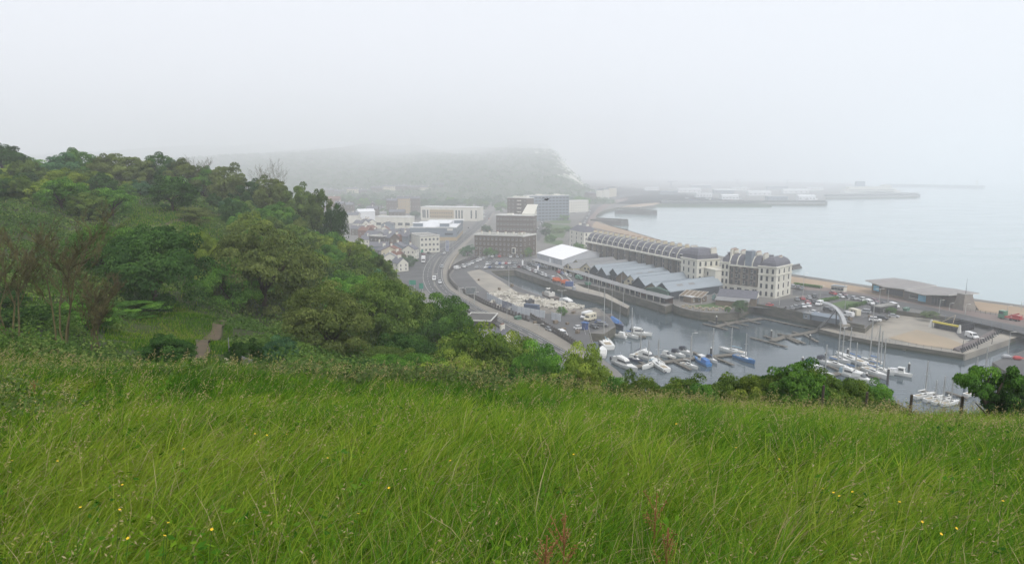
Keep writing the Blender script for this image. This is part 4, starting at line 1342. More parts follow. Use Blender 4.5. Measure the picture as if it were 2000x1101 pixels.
MB().box(xa + bw * 2 + .4, xa + bw * 2 + 3.6, -.3, 3.5, 13.95, 21.2).build('lift_tower', M_steel, r)
chimney(r, w1 - .6, 5, 14.8, .9, 5.5, 6.0, pots=8); chimney(r, L - 3, 9.5, 14.8, .9, 3, 3.8, pots=4); chimney(r, L - w2 + .4, 5, 15.5, .9, 4.5, 4.2, pots=6)

# ---------------------------------------------------------------- harbour sheds with gables to the quay
RZH = 7.6
SH = [(1110, 510, 'cream'), (1126, 507, 'cream'), (1146, 513, 'cream'), (1162, 517, 'dark'), (1176, 521.5, 'dark'), (1198, 523.5, 'dark'), (1218, 529, 'brown'), (1232, 536, 'cream'), (1248, 540, 'dark'), (1274, 547, 'brown'), (1294, 551, 'dark')]
ridge = (G(1254, 518, ZL + RZH) - G(1198, 523.5, ZL + RZH)).normalized()
apx = [G(u, v, ZL + RZH) for u, v, _ in SH]
desc = {'cream': 'cream gabled', 'dark': 'dark blue gabled', 'brown': 'brown boarded'}
cn = {}
for k, ((u, v, c), p) in enumerate(zip(SH, apx)):
    dprev = (apx[k] - apx[k - 1]).length if k else (apx[1] - apx[0]).length
    dnext = (apx[k + 1] - apx[k]).length if k < len(SH) - 1 else 14
    wd = max(6.0, min(15.0, (dprev + dnext) / 2)) * .98
    cn[c] = cn.get(c, 0) + 1
    rzs = math.atan2(ridge.y, ridge.x) - math.pi / 2
    ln = [26, 28, 30, 34, 34, 30, 30, 26, 32, 26, 36][k]
    s = empty('harbour_shed', (p.x, p.y, ZL), rzs, f'{ordinal(cn[c])} {desc[c]} harbour shed counting from the white marquee', 'shed', 'gabled sheds along the inner harbour')
    ap = 1.0 if k not in (0, 9) else .85
    rm = M_grey if k < 3 else M_blue
    wm = {'cream': M_cream, 'dark': M_dkblue, 'brown': M_wood}[c]
    ev, rg = 3.6, RZH * ap - .2
    MB().yprism([(-wd / 2, 0), (wd / 2, 0), (wd / 2, ev), (0, rg - .15), (-wd / 2, ev)], 0, ln).build('wall', wm, s)
    q = MB()
    q.yprism([(-wd / 2 - .1, ev - .05), (0, rg - .1), (0, rg + .15), (-wd / 2 - .1, ev + .2)], -.5, ln + .4); q.yprism([(wd / 2 + .1, ev - .05), (wd / 2 + .1, ev + .2), (0, rg + .15), (0, rg - .1)], -.5, ln + .4)
    q.build('roof', rm, s)
    jt = MB(); a_ = (rg - ev) / (wd / 2)
    for yy in range(2, int(ln), 3):
        jt.add([(.15, yy, rg + .16 - a_ * .15), (wd / 2, yy, ev + .22), (wd / 2, yy + .22, ev + .22), (.15, yy + .22, rg + .16 - a_ * .15)], [(0, 1, 2, 3)])
    jt.box(-.12, .12, -.5, ln + .4, rg + .152, rg + .24)
    jt.build('roof_seam', M_steel, s)
    if c == 'cream':
        for xx in (-1.5, 1.5): link('window', win_mesh(1.5, 1.0, 'dark'), s, (xx, 0, 3.7))
    if k in (6, 10):
        sl = MB()
        for yy in (7, 15):
            a = (rg - ev) / (wd / 2)
            sl.add([(wd * .18, yy, rg - a * wd * .18 + .22), (wd * .34, yy, rg - a * wd * .34 + .22), (wd * .34, yy + 4, rg - a * wd * .34 + .22), (wd * .18, yy + 4, rg - a * wd * .18 + .22)], [(0, 1, 2, 3)])
        sl.build('skylight', M_grey, s)
    link('door', MB().box(-1.4, 1.4, -.08, 0, 0, 2.8).mesh('door', M_dark), s, (0, 0, 0))
# green end shed, glazed canopy, lean-to colonnade
r, _ = block('low green walled shed at the end of the harbour sheds', G(1303, 586), G(1345, 577), 12, 4.0, M_green, 'gable', M_green, 1, 0, 0, rh=1.0, cat='shed', name='harbour_shed')
CA = [(1036, 504), (1062, 512), (1105, 524), (1150, 538), (1200, 553), (1250, 567), (1302, 580)]
P = [G(u, v, ZL + 3.4) for u, v in CA]
root = empty('colonnade', (P[0].x, P[0].y, ZL), 0, 'long grey lean-to colonnade along the harbour road', 'colonnade')
rf, = [MB()]
for a, b in zip(P[:-1], P[1:]):
    a, b = a - P[0], b - P[0]
    d = (b - a).normalized(); s = Vector((-d.y, d.x, 0)) * -1
    if s.y > 0: s = -s
    s = -s
    rf.add([(a.x, a.y, 2.6), (b.x, b.y, 2.6), (b.x + s.x * 4.4, b.y + s.y * 4.4, 3.1), (a.x + s.x * 4.4, a.y + s.y * 4.4, 3.1),
            (a.x, a.y, 2.4), (b.x, b.y, 2.4), (b.x + s.x * 4.4, b.y + s.y * 4.4, 2.9), (a.x + s.x * 4.4, a.y + s.y * 4.4, 2.9)], [(0, 1, 2, 3), (7, 6, 5, 4), (0, 4, 5, 1), (2, 6, 7, 3)])
    n = int((b - a).length / 4.5)
    for k in range(n):
        q = a.lerp(b, k / n) + s * .35
        link('column', MB().box(-.16, .16, -.16, .16, 0, 2.4).box(-.24, .24, -.24, .24, 2.2, 2.39).mesh('column', M_white) if k == 0 else bpy.data.objects['column'].data, root, (q.x, q.y, 0))
rf.build('roof', M_grey, root)
sh = MB()
for a, b in zip(P[:-1], P[1:]):
    a, b = a - P[0], b - P[0]; d = (b - a).normalized(); s = Vector((-d.y, d.x, 0))
    if s.y < 0: s = -s
    n = int((b - a).length / 6)
    for k in range(n):
        p0, p1 = a.lerp(b, (k + .06) / n) + s * 4.0, a.lerp(b, (k + .94) / n) + s * 4.0
        sh.add([(p0.x, p0.y, 0), (p1.x, p1.y, 0), (p1.x, p1.y, 2.8), (p0.x, p0.y, 2.8)], [(0, 1, 2, 3)], k % 4)
sh.build('shopfront', [M_dark, M_glass, M_redb, M_green], root)
# cafe terrace canopy on the bastion
A, B = G(1326, 588), G(1353, 591)
rz, L = frame_ab(A, B)
root = empty('terrace_canopy', (A.x, A.y, ZL), rz, 'glazed terrace canopy with white bars at the harbour cafe', 'canopy')
MB().xprism([(0, 2.6), (9, 4.0), (9, 4.1), (0, 2.7)], 0, L + 4).build('glazing', M_wood, root)
q = MB()
for k in range(6):
    x = (L + 4) * k / 5; q.tube((x, -.05, 2.72), (x, 9, 4.14), .10, n=4)
q.tube((0, 0, 2.7), (L + 4, 0, 2.7), .12, n=4); q.tube((0, 9, 4.1), (L + 4, 9, 4.1), .12, n=4)
q.build('bar', M_frame, root)
for k in range(4): link('post', MB().tube((0, 0, 0), (0, 0, 2.7), .08).mesh('post', M_frame), root, ((L + 4) * k / 3, .1, 0))
r, _ = block('brown boarded cafe under a white awning on the bastion', G(1350, 592), G(1380, 588), 5, 2.6, M_wood, 'flat', M_whr, 1, 3, 0, (1, 1.2), cat='cafe', name='cafe', parapet=.05)
# slate building with roof lights and boarded lean-to
hS = 3.4
A, B = G(1402, 592 - 14, ZL + hS), G(1477, 597 - 13, ZL + hS); A.z = B.z = ZL
rz, L = frame_ab(A, B)
root = empty('slate_shed', (A.x, A.y, ZL), rz, 'long slate roofed shed with white roof lights below the white block', 'shed')
MB().box(0, L, 0, 9.5, 0, hS).build('wall', M_wood, root)
MB().xprism([(-.3, hS - .1), (4.75, hS + 2.6), (9.8, hS - .1), (9.8, hS + .1), (4.75, hS + 2.85), (-.3, hS + .1)], -.2, L + .2).build('roof', M_slate, root)
MB().xprism([(.02, hS - .1), (4.75, hS + 2.55), (9.48, hS - .1)], L - .25, L + .12).build('gable', M_white, root)
for k in range(6):
    if k == 4: continue
    x = L * (.14 + .14 * k)
    link('skylight', MB().add([(0, 1.9, 1.17), (1.1, 1.9, 1.17), (1.1, 3.5, 2.02), (0, 3.5, 2.02)], [(0, 1, 2, 3)]).mesh('skylight', M_sky), root, (x, 0, hS))
MB().xprism([(-5, 2.4), (0, 3.3), (0, 3.45), (-5, 2.55)], -.5, L * .86).build('lean_to_roof', M_grey, root)
MB().box(0, L * .84, -4.6, -.02, 0, 2.35).build('lean_to', M_wood, root)
link('door', MB().box(0, .12, -1.6, 1.6, 0, 3.1).mesh('door', M_steel), root, (L + .13, 4.75, 0))
for k, (u, v, c, lb) in enumerate([(1402, 588, (0.40, 0.33, 0.26), 'tan'), (1409, 589.5, (0.55, 0.50, 0.40), 'cream'), (1417, 590.5, (0.10, 0.32, 0.50), 'bright blue'), (1426, 591.5, (0.62, 0.60, 0.55), 'off-white'), (1395, 586, (0.22, 0.35, 0.34), 'teal')]):
    p = G(u, v)
    hh = empty('beach_hut', p, -.25, f'{lb} gabled beach hut on the bastion lawn', 'beach hut', 'beach huts on the bastion lawn')
    cm = mat('hut_' + lb.replace(' ', '_'), c, tuple(q * .85 for q in c), 2, .8, coords='obj')
    MB().yprism([(-1, 0), (1, 0), (1, 2.0), (0, 2.9), (-1, 2.0)], 0, 2.2).build('wall', cm, hh)
    MB().yprism([(-1.15, 1.95), (0, 2.95), (1.15, 1.95), (1.15, 2.05), (0, 3.07), (-1.15, 2.05)], -.15, 2.4).build('roof', M_grey, hh)
    link('door', MB().box(-.45, .45, -.06, 0, .05, 1.85).mesh('door', cm), hh)
# ---------------------------------------------------------------- white marquee
A, B = G(1049, 494, ZL + 4), G(1098, 507.5, ZL + 4); A.z = B.z = ZL
rz, L = frame_ab(A, B)
C_ = G(1166, 497.5, ZL + 4)
wdt = (Vector((C_.x, C_.y, ZL)) - B).length
root = empty('marquee', (A.x, A.y, ZL), rz, 'big white marquee hall at the head of the inner harbour', 'marquee')
MB().box(.05, L - .05, .05, wdt - .05, 0, 4).build('wall', M_tentg, root)
MB().xprism([(-.3, 3.95), (wdt / 2, 9.2), (wdt + .3, 3.95), (wdt + .3, 4.15), (wdt / 2, 9.45), (-.3, 4.15)], -.2, L + .2).build('roof', M_tent, root)
MB().xprism([(.06, 3.9), (wdt / 2, 9.1), (wdt - .06, 3.9)], .1, L - .1).build('gable', M_tentg, root)
q = MB()
for k in range(9): q.box(L * k / 8 - .08, L * k / 8 + .08, -.06, .04, 0, 3.95)
q.build('leg_frame', M_frame, root)

# ---------------------------------------------------------------- town blocks
h = H(975, 501, 461)
r, L = block('dark brick five-storey terrace facing the north car park', G(927, 499), G(1021, 503), 14, h, M_brick, 'flat', M_flatr, 4, 12, 0, (1.1, 1.5), parapet=.9, chim=0)
for k in range(6): chimney(r, L * (k + .6) / 6, 5, h + .3, .7, 2.6, 2.2)
link('bay_window', MB().box(-1.3, 1.3, -.9, 0, 0, 4.2).box(-.9, .9, -.96, -.901, .5, 3.7, 1).mesh('bay_window', [M_white, M_glass]), r, (L * .82, 0, 2.6))
r, L = block('brick return wing with a blank white gable beside the marquee', G(1021, 503), G(1047, 497), 11, h - .3, M_brick, 'flat', M_flatr, 4, 3, 0, (1.1, 1.5), parapet=.8)
MB().box(L, L + .3, -.1, 11.2, 0, h + .6).build('gable_wall', M_white, r)
for x in (5, 11): chimney(r, x, 5, h, .7, 2.4, 2.0)
hb = H(1000, 462, 421.5)
r, L = block('brick flats with rows of white windows behind the terrace', G(969, 461), G(1041, 463), 13, hb, M_brick, 'flat', M_whr, 4, 11, 3, (1.9, 1.5), parapet=.6)
MB().box(L * .28, L * .42, 3, 8, hb + .3, hb + 2).build('plant_room', M_white, r)
ht = H(1005, 440, 388)
r, L = block('tall brick flats with a white balcony strip', G(991, 437), G(1029, 439), 14, ht, M_brick, 'flat', M_whr, 7, 5, 0, (1.5, 1.3), parapet=.5)
q = MB()
for f in range(7): q.box(L * .53, L * .70, -1.1, 0, f * ht / 7 + .9, f * ht / 7 + 2.0)
q.build('balcony', M_white, r); MB().box(L * .2, L * .9, 3, 9, ht + .3, ht + 2.2).build('plant_room', M_white, r)
hs = H(1070, 432, 383)
r, L = block('wide grey slab of seafront flats behind the gardens', G(1030, 432), G(1111, 430), 14, hs, M_steel, 'flat', M_whr, 8, 12, 0, (3.2, 1.4), parapet=.5, style='dark')
MB().box(L * .25, L * .37, 3, 9, hs + .3, hs + 2).build('plant_room', M_white, r); MB().box(L * .68, L * .8, 3, 9, hs + .3, hs + 2).build('plant_room', M_white, r)
# stepped white flats
A, B = G(1042, 461), G(1049, 440)
rz, L = frame_ab(A, B)
hz = H(1044, 458, 416)
root = empty('stepped_flats', (A.x, A.y, ZL), rz, 'white flats with saw-toothed balconies seen end on', 'building')
n = 8
for k in range(n):
    MB().box(L * k / n, L * (k + 1) / n - .3, (k % 2) * 1.0, 11, 0, hz + (k * .35)).box(L * k / n - .2, L * (k + 1) / n, -.8, 11, hz + k * .35 + .002, hz + k * .35 + .5).build('wall', M_white, root)
    for f in range(5): link('window', win_mesh(1.6, 1.5, 'dark'), root, (L * (k + .5) / n, (k % 2) * 1.0, 1.4 + f * hz / 5.2))
r, L = block('white seafront hotel at the end of the gardens', G(1109, 415), G(1149, 413), 14, H(1130, 415, 393), M_white, 'flat', M_whr, 4, 9, 2, (1.6, 1.6), parapet=.6)
# civic building with perforated screen
h = H(880, 432, 406)
r, L = block('long white building with a sand-coloured perforated screen', G(822, 430), G(934, 432), 22, h, M_white, 'flat', M_whr, 1, 0, 0, parapet=.5)
MB().box(L * .16, L * .58, -.25, 0, h * .2, h * .82).build('screen', M_buffb, r)
for f in range(2):
    for k in range(10): link('window', win_mesh(1.3, 1.3, 'dark'), r, (L * (.18 + .04 * k), -.26, h * (.28 + .26 * f)))
for x in (.03, .06, .11, .61, .66, .71, .87, .95): link('window', win_mesh(1.8, h * .6, 'dark'), r, (L * x + 1, 0, h * .2))
# supermarket
A, B = G(801, 470), G(892, 470)
hs = H(850, 470, 445)
r, L = block('long white roofed supermarket with grey cladding beside the road', A, B, 75, hs, M_steel, 'flat', M_whr, 1, 3, 5, (7, 1.6), parapet=.4, basem=M_buffb, style='dark', z0=hs * .45, name='supermarket', cat='supermarket')
for x, y in ((.14, 9), (.72, 7), (.95, 48)):
    q = MB().box(L * x - 4, L * x + 4, y, y + 6, hs + .3, hs + 3.2).box(L * x - 5, L * x + 5, y - 1, y + 7, hs + 3.202, hs + 3.7, 1).build('roof_vent', [M_steel, M_whr], r)
MB().xprism([(14, hs + .3), (30, hs + 2.2), (70, hs + 2.2), (74, hs + .3)], L * .22, L * .8).build('raised_roof', M_whr, r)
MB().box(L * .80, L * .92, -.3, -.02, hs * .78, hs * .95).build('sign_panel', M_frame, r)
h = H(815, 491, 460)
r, L = block('white three-storey block with a blank gable by the junction', G(800, 487), G(821, 494), 15, h, M_white, 'flat', M_flatr, 3, 0, 5, (1.7, 1.7), parapet=.5)
r, L = block('long pale retail row with square shopfronts', G(733, 446), G(803, 447), 12, H(770, 446, 424), M_white, 'flat', M_whr, 1, 5, 0, (5, 2.6), parapet=.6, style='dark', basem=None)
TOWN = [
    (G(722, 490), G(747, 492), 10, H(735, 491, 462), M_brickd, 'flat', 3, 3, 'dark brick warehouse against the foot of the hill'),
    (G(745, 490), G(762, 492), 9, H(755, 491, 464), M_brick, 'gable', 3, 4, 'brick house with a row of white windows in the old town'),
    (G(761, 489), G(776, 490), 9, H(768, 490, 467), M_redb, 'gable', 3, 3, 'red brick house next to the grey rendered one'),
    (G(776, 488), G(797, 489), 9, H(786, 488, 462), M_steel, 'gable', 2, 2, 'grey rendered house left of the white three-storey block'),
    (G(712, 478), G(735, 480), 9, H(724, 479, 459), M_grey, 'gable', 2, 3, 'grey pitched house half hidden by the hill'),
    (G(748, 472), G(775, 473), 10, H(760, 472, 456), M_grey, 'gable', 2, 0, 'grey shed roof behind the brick houses'),
    (G(776, 466), G(798, 467), 10, H(786, 466, 453), M_cream, 'gable', 2, 3, 'small cream house before the supermarket'),
    (G(700, 470), G(718, 471), 9, H(709, 470, 450), M_redb, 'gable', 2, 2, 'red roofed house at the edge of the wood'),
    (G(690, 452), G(708, 453), 10, H(700, 452, 436), M_white, 'gable', 2, 4, 'white cottage row above the wood edge'),
    (G(706, 450), G(720, 451), 10, H(712, 450, 434), M_white, 'gable', 2, 3, 'white gabled houses left of the retail row'),
    (G(701, 434), G(733, 433), 14, H(716, 434, 414), M_whr, 'gable', 1, 0, 'big white hall with shallow roof in the town'),
    (G(676, 436), G(700, 436), 12, H(688, 436, 420), M_white, 'gable', 2, 0, 'pale roofed hall half behind the dark tree'),
    (G(760, 428), G(790, 428), 10, H(775, 428, 414), M_brick, 'gable', 2, 4, 'brick range behind the retail row'),
    (G(716, 432), G(738, 432), 10, H(726, 432, 408), M_brick, 'gable', 3, 3, 'older brick chapel block behind the white hall'),
    (G(760, 514), G(778, 516), 7, H(768, 515, 501), M_redb, 'gable', 2, 2, 'small red roofed house at the foot of the hill'),
    (G(752, 508), G(764, 509), 7, H(758, 508, 496), M_slate, 'gable', 2, 2, 'slate roofed cottage behind the red one'),
    (G(764, 528), G(778, 531), 7, H(770, 530, 514), M_white, 'gable', 2, 2, 'white walled house nearest the junction'),
    (G(733, 500), G(752, 502), 8, H(742, 501, 489), M_brickd, 'gable', 2, 3, 'dark brick cottage against the trees'),
    (G(655, 425), G(672, 425), 10, H(664, 425, 398), M_brick, 'gable', 3, 4, 'brick tenement left of the town on the far side'),
    (G(672, 424), G(690, 424), 10, H(681, 424, 400), M_brick, 'gable', 3, 3, 'brick tenement with cream bay right of the first one'),
    (G(640, 415), G(664, 415), 10, H(652, 415, 388), M_redb, 'gable', 3, 4, 'faint red brick terrace behind the ridge end'),
    (G(755, 418), G(775, 418), 10, H(765, 418, 392), M_brick, 'gable', 3, 4, 'hazy brick villa on the far side of the town'),
    (G(775, 417), G(800, 417), 10, H(788, 417, 388), M_buffb, 'gable', 3, 5, 'hazy buff brick terrace with white bays'),
    (G(800, 416), G(820, 416), 10, H(810, 416, 388), M_brick, 'gable', 3, 4, 'hazy brick house at the right end of the buff terrace'),
    (G(1165, 391), G(1178, 391), 10, H(1170, 391, 372), M_white, 'hip', 3, 3, 'first white seafront villa under the cliff'),
    (G(1179, 389), G(1190, 388), 10, H(1184, 388, 370), M_white, 'hip', 3, 3, 'second white seafront villa under the cliff'),
    (G(1190, 385), G(1204, 384), 10, H(1197, 384, 367), M_cream, 'hip', 3, 3, 'cream seafront villa right of the white ones under the cliff'),
    (G(1150, 396), G(1164, 395), 10, H(1157, 396, 378), M_brick, 'gable', 2, 3, 'brick house between the hotel and the seafront villas')]
for A, B, dp, h, m, rf, fl, co, lb in TOWN:
    rm = M_flatr if rf == 'flat' else (M_whr if m is M_whr else M_slate if m is not M_redb else M_redb)
    block(lb, A, B, dp, h, m, rf, rm, fl, co, 2, (1.0, 1.4), rh=3.0, chim=1 if rf == 'gable' and m not in (M_whr, M_grey) else 0, name='house' if h < 16 else 'building', cat='house')
random.seed(31)
cnt = {}
INF = [(685 + 13 * k, 462 + random.uniform(-3, 3)) for k in range(3)] + [(706, 484), (722, 500), (718, 468), (735, 470), (742, 462), (690, 428), (722, 424), (742, 430), (664, 428), (655, 422), (628, 412), (640, 420), (830, 424), (845, 425), (790, 408), (700, 410), (720, 408), (745, 512), (748, 522), (758, 498), (786, 506), (700, 444), (745, 452)]
for k, (u, v) in enumerate(INF):
    p_ = G(u, v); wd_ = random.uniform(8, 15); h_ = random.uniform(5.5, 8.5)
    m_ = random.choice([M_brick, M_redb, M_white, M_cream, M_brickd, M_steel]); nm = {M_brick: 'brown brick', M_redb: 'red brick', M_white: 'white', M_cream: 'cream', M_brickd: 'sooty brick', M_steel: 'grey rendered'}[m_]
    cnt[nm] = cnt.get(nm, 0) + 1
    a_ = random.uniform(-.35, .35); e_ = Vector((math.cos(a_), math.sin(a_), 0)) * wd_
    block(f'{ordinal(cnt[nm])} small {nm} pitched house among the old town roofs', p_, p_ + e_, 8, h_, m_, random.choice(['gable', 'cross']), random.choice([M_slate, M_slate, M_redb, M_grey]), 2, 3, 2, (1.0, 1.4), rh=2.8, chim=1, name='house', cat='house', group='small houses of the old town')
# faint terraces on the far hillside
for k in range(11):
    u = 604 + 24 * k
    y = 1500 + 6 * k
    p0, p1 = D(u, 368, y), D(u + 22.5, 368, y)
    z = float(far_z(p0.x, p0.y))
    block(f'{ordinal(k + 1)} hazy brick terrace from the left on the far hillside', p0, p1, 9, 9.5, M_brick if k % 3 else M_cream, 'gable', M_slate, 2, 6, 0, (1.4, 1.6), rh=3.5, chim=2, loc_z=min(z, p0.z) - 1, cat='houses', name='terrace', group='terraces on the far hillside')
# roofs under the cliff
r, L = block('flat felt roof of a garage block below the coast road bend', G(905, 640), G(958, 642), 14, 2.6, M_brickd, 'flat', mat('felt_roof', (0.11, 0.105, 0.10), (0.075, 0.07, 0.066), .4, .9, coords='obj'), 1, 0, 0, (1.2, 1), parapet=.4, cat='garage', name='garage')
r, L = block('slate roofed house below the coast road behind the sycamore', G(958, 668), G(982, 672), 7, 2.4, M_white, 'gable', M_slate, 1, 0, 0, (1, 1.2), rh=1.8, cat='house', name='house', chim=1)
# beach sports centre with winged roofs
ZB = ZL
A, B = G(1702, 571.5), G(1772, 585)
rz, L = frame_ab(A, B)
root = empty('sports_centre', (A.x, A.y, ZB), rz, 'low dark boarded beach centre with two winged grey roofs', 'building')
MB().box(0, L, 0, 15, 0, 4.6).build('hall', M_wood, root)
MB().box(L, L * 1.9, -2, 13, 0, 4.2).build('hall', mat('grey_boards', (0.15, 0.135, 0.12), (0.11, 0.10, 0.095), 2, .8, coords='obj'), root)
M_zinc = mat('zinc_roof', (0.27, 0.255, 0.245), (0.23, 0.215, 0.21), .3, .6, coords='obj')


def wing(x0, x1, y0, y1, zs, name='roof'):
    (a, b, c, d), m = zs, None
    t = .35
    mb = MB()
    xm = (x0 + x1) / 2
    top = [(x0, y0, a), (xm, y0 - 1, (a + b) / 2 - .9), (x1, y0, b), (x1, y1, c), (xm, y1, (c + d) / 2 + .3), (x0, y1, d)]
    mb.add(top + [(p[0], p[1], p[2] - t) for p in top], [(0, 1, 4, 5), (1, 2, 3, 4), (11, 10, 7, 6), (10, 9, 8, 7)] + [(i, (i + 1) % 6, 6 + (i + 1) % 6, 6 + i)[::-1] for i in range(6)], 0)
    for i in range(len(mb.m)): mb.m[i] = 0 if i < 4 else 1
    return mb.build(name, [M_zinc, M_frame], root)


wing(-2.5, L + 1, -2, 17, (6.0, 5.2, 5.9, 6.2)); wing(L + 1.2, L * 1.9 + 5, -4, 15, (5.0, 6.3, 5.9, 5.7))
for x, w_ in ((4, 3.2), (L * .55, 5), (L * .75, 5)): link('window', win_mesh(w_, 2.6, 'dark'), root, (x, 0, 1))
M_ban = mat('blue_banner', (0.12, 0.42, 0.62), (0.2, 0.5, 0.68), 1.5, .6, coords='obj')
link('banner', MB().box(-1.6, 1.6, -.1, 0, 0, 2.6).mesh('banner', M_ban), root, (2.6, -.02, 1.4)); link('banner', MB().box(-1.9, 1.9, -.1, 0, 0, 2.8).mesh('banner', M_ban), root, (L * 1.45, -2.02, .9))
link('window', win_mesh(5, 1.6, 'sash'), root, (L * 1.25, -2, 1.6))
for k in range(5): link('window', win_mesh(1.1, 3.0, 'dark'), root, (L * 1.72 + k * 1.4, -2, .8))
# lookout tower beside it
p = G(1883, 604)
root = empty('lookout_tower', p, .15, 'tapering stone lookout tower with a lattice mast on the beach', 'tower')
MB().hull([[(-3.2, -3, 0), (3.2, -3, 0), (3.2, 3, 0), (-3.2, 3, 0)], [(-2.2, -2, 6.6), (1.6, -2, 6.6), (1.6, 2, 6.6), (-2.2, 2, 6.6)]]).build('wall', mat('tower_render', (0.20, 0.18, 0.16), (0.27, 0.24, 0.21), .4, .9, coords='obj'), root)
MB().box(-2.3, 1.7, -2.1, 2.1, 6.602, 6.9).build('parapet', M_flatr, root)
MB().tube((0, 0, 6.9), (0, 0, 13.5), .12, .04).tube((-.5, 0, 9), (.5, 0, 9), .04).build('mast', M_dark, root)
MB().hull([[(1.7, -2.6, 3.0), (4.6, -2.6, 0), (4.6, -1.2, 0), (1.7, -1.2, 3.0)], [(1.7, -2.6, 3.4), (5.0, -2.6, 0), (5.0, -1.2, 0), (1.7, -1.2, 3.4)]]).build('stair', M_flatr, root)
# docks: low sheds, viaduct, ferry, lighthouse pier
random.seed(21)
DS = [(1290, 376, 60), (1325, 372, 80), (1360, 381, 55), (1395, 374, 70), (1430, 368, 60), (1462, 378, 80), (1500, 366, 70), (1530, 374, 90), (1575, 368, 60), (1350, 364, 70), (1260, 368, 50), (1410, 386, 60), (1500, 388, 70), (1560, 387, 60)]
for k, (u, v, wl) in enumerate(DS):
    p = G(u, v + 4)
    s = p.y / F
    block(f'{ordinal(k + 1)} hazy white port shed counted along the far docks', p, p + Vector((wl * s * .55, 0, 0)), 20, 5 + 3.5 * s, M_whr if k % 3 else M_steel, 'gable' if k % 2 else 'flat', M_whr, 1, 5, 0, (4, 2), rh=2.5, cat='shed', name='port_shed', group='sheds on the far docks', parapet=.1)
for k, (u, v) in enumerate([(1537, 352), (1440, 350), (1310, 358)]):
    p = G(u, v + 12); hh = 26
    c = empty('port_crane', p, 0, f'{ordinal(k + 1)} hazy crane from the right on the far docks', 'crane', 'cranes on the far docks')
    MB().tube((-5, 0, 0), (-1, 0, hh), .8).tube((5, 0, 0), (1, 0, hh), .8).tube((-2.6, 0, hh * .6), (2.6, 0, hh * .6), .6).build('tower', M_steel, c)
    MB().tube((-14, 0, hh), (24, 0, hh + 3), .9, .5).build('jib', M_steel, c)
q = G(1700, 377); q.z = 0
rt = empty('ferry', q, .05, 'white car ferry with raked funnel moored at the far docks', 'ferry')
LF = 120 / F * q.y * .92
MB().hull([[(-LF / 2, -12, 0), (LF / 2, -3, 0), (LF / 2, 3, 0), (-LF / 2, 12, 0)], [(-LF / 2, -13, 9), (LF / 2 + 8, -3, 11), (LF / 2 + 8, 3, 11), (-LF / 2, 13, 9)]]).build('hull', M_frame, rt)
MB().box(-LF / 2 + 4, LF / 2 - 14, -12, 12, 9.5, 17).box(-LF / 2 + 12, LF / 2 - 26, -11, 11, 17.002, 23).build('superstructure', M_white, rt)
MB().box(LF / 2 - 50, LF / 2 - 30, -11.5, 11.5, 23.002, 28).build('bridge', M_white, rt)
MB().xprism([(-5, 23), (5, 23), (5, 25), (3, 38), (-3, 38), (-5, 25)], -LF * .28, -LF * .12).build('funnel', M_steel, rt)
MB().box(-LF / 2 + 10, LF / 2 - 20, -12.1, -12.01, 12, 13.6).build('window_band', M_glass, rt)
A, B = G(1150, 374), G(1290, 366)
vi = empty('viaduct', (A.x, A.y, 0), 0, 'hazy road viaduct curving from the cliff to the docks', 'viaduct')
pts = [Vector((0, 0, 16)), (B - A) * .35 + Vector((0, -30, 0)), (B - A) * .7 + Vector((0, -90, 0)), (B - A) + Vector((40, -330, 0))]
for k, p in enumerate(pts): p.z = 17 - 3.2 * k
pts = smooth(pts, 3)
dk = MB()
for k, (a, b) in enumerate(zip(pts[:-1], pts[1:])):
    d = (b - a).normalized(); s = Vector((-d.y, d.x, 0)) * 5
    dk.hull([[a - s, a + s, a + s + Vector((0, 0, 1.6)), a - s + Vector((0, 0, 1.6))], [b - s, b + s, b + s + Vector((0, 0, 1.6)), b - s + Vector((0, 0, 1.6))]])
    if k % 3 == 0: link('pier', MB().box(-1, 1, -2, 2, 0, 1).mesh('pier', M_conc), vi, (a.x, a.y, 3), scale=(1, 1, max(.1, a.z - 3)))
dk.build('deck', M_conc, vi)
# breakwaters and groynes
M_grn = mat('sea_wall_stone', (0.12, 0.115, 0.11), (0.085, 0.083, 0.08), .1, .9, detail=8)


def mole(label, a, b, wid, h, name='breakwater', m=None, cat='breakwater', z0=-.5):
    A, B = G(*a, 0), G(*b, 0)
    rz, L = frame_ab(A, B)
    r = empty(name, (A.x, A.y, 0), rz, label, cat)
    MB().xprism([(-wid / 2 - 1, z0), (wid / 2 + 1, z0), (wid / 2, h), (-wid / 2, h)], 0, L).build('wall', m or M_grn, r)
    MB().box(0, L, wid / 2 - 1.2, wid / 2 - .2, h + .002, h + 1.4).build('parapet', m or M_grn, r)
    return r, L


r, L = mole('outer harbour breakwater fading into the fog', (1728, 364), (1921, 368), 16, 10)
MB().tube((L - 30, 0, 10), (L - 30, 0, 30), 5, 3, 10).tube((L - 30, 0, 30), (L - 30, 0, 36), 2.5, 1.5, 8).build('lighthouse', M_white, r)
mole('dark sea wall along the front of the docks', (1290, 399.5), (1614, 399.5), 8, 7)
mole('dark jetty beyond the ferry', (1612, 386.5), (1794, 384.5), 10, 7)
mole('stone jetty at the bend of the seafront', (1160, 437), (1220, 441), 14, 6)
mole('second stone jetty past the bend of the seafront', (1205, 417), (1279, 420), 14, 6)
mole('low timber groyne on the crescent beach', (1175, 447), (1226, 453), 2, 1.6, 'groyne', None, 'groyne')
mole('short groyne behind the white block', (1545, 527), (1562, 523), 2, 1.4, 'groyne', None, 'groyne')

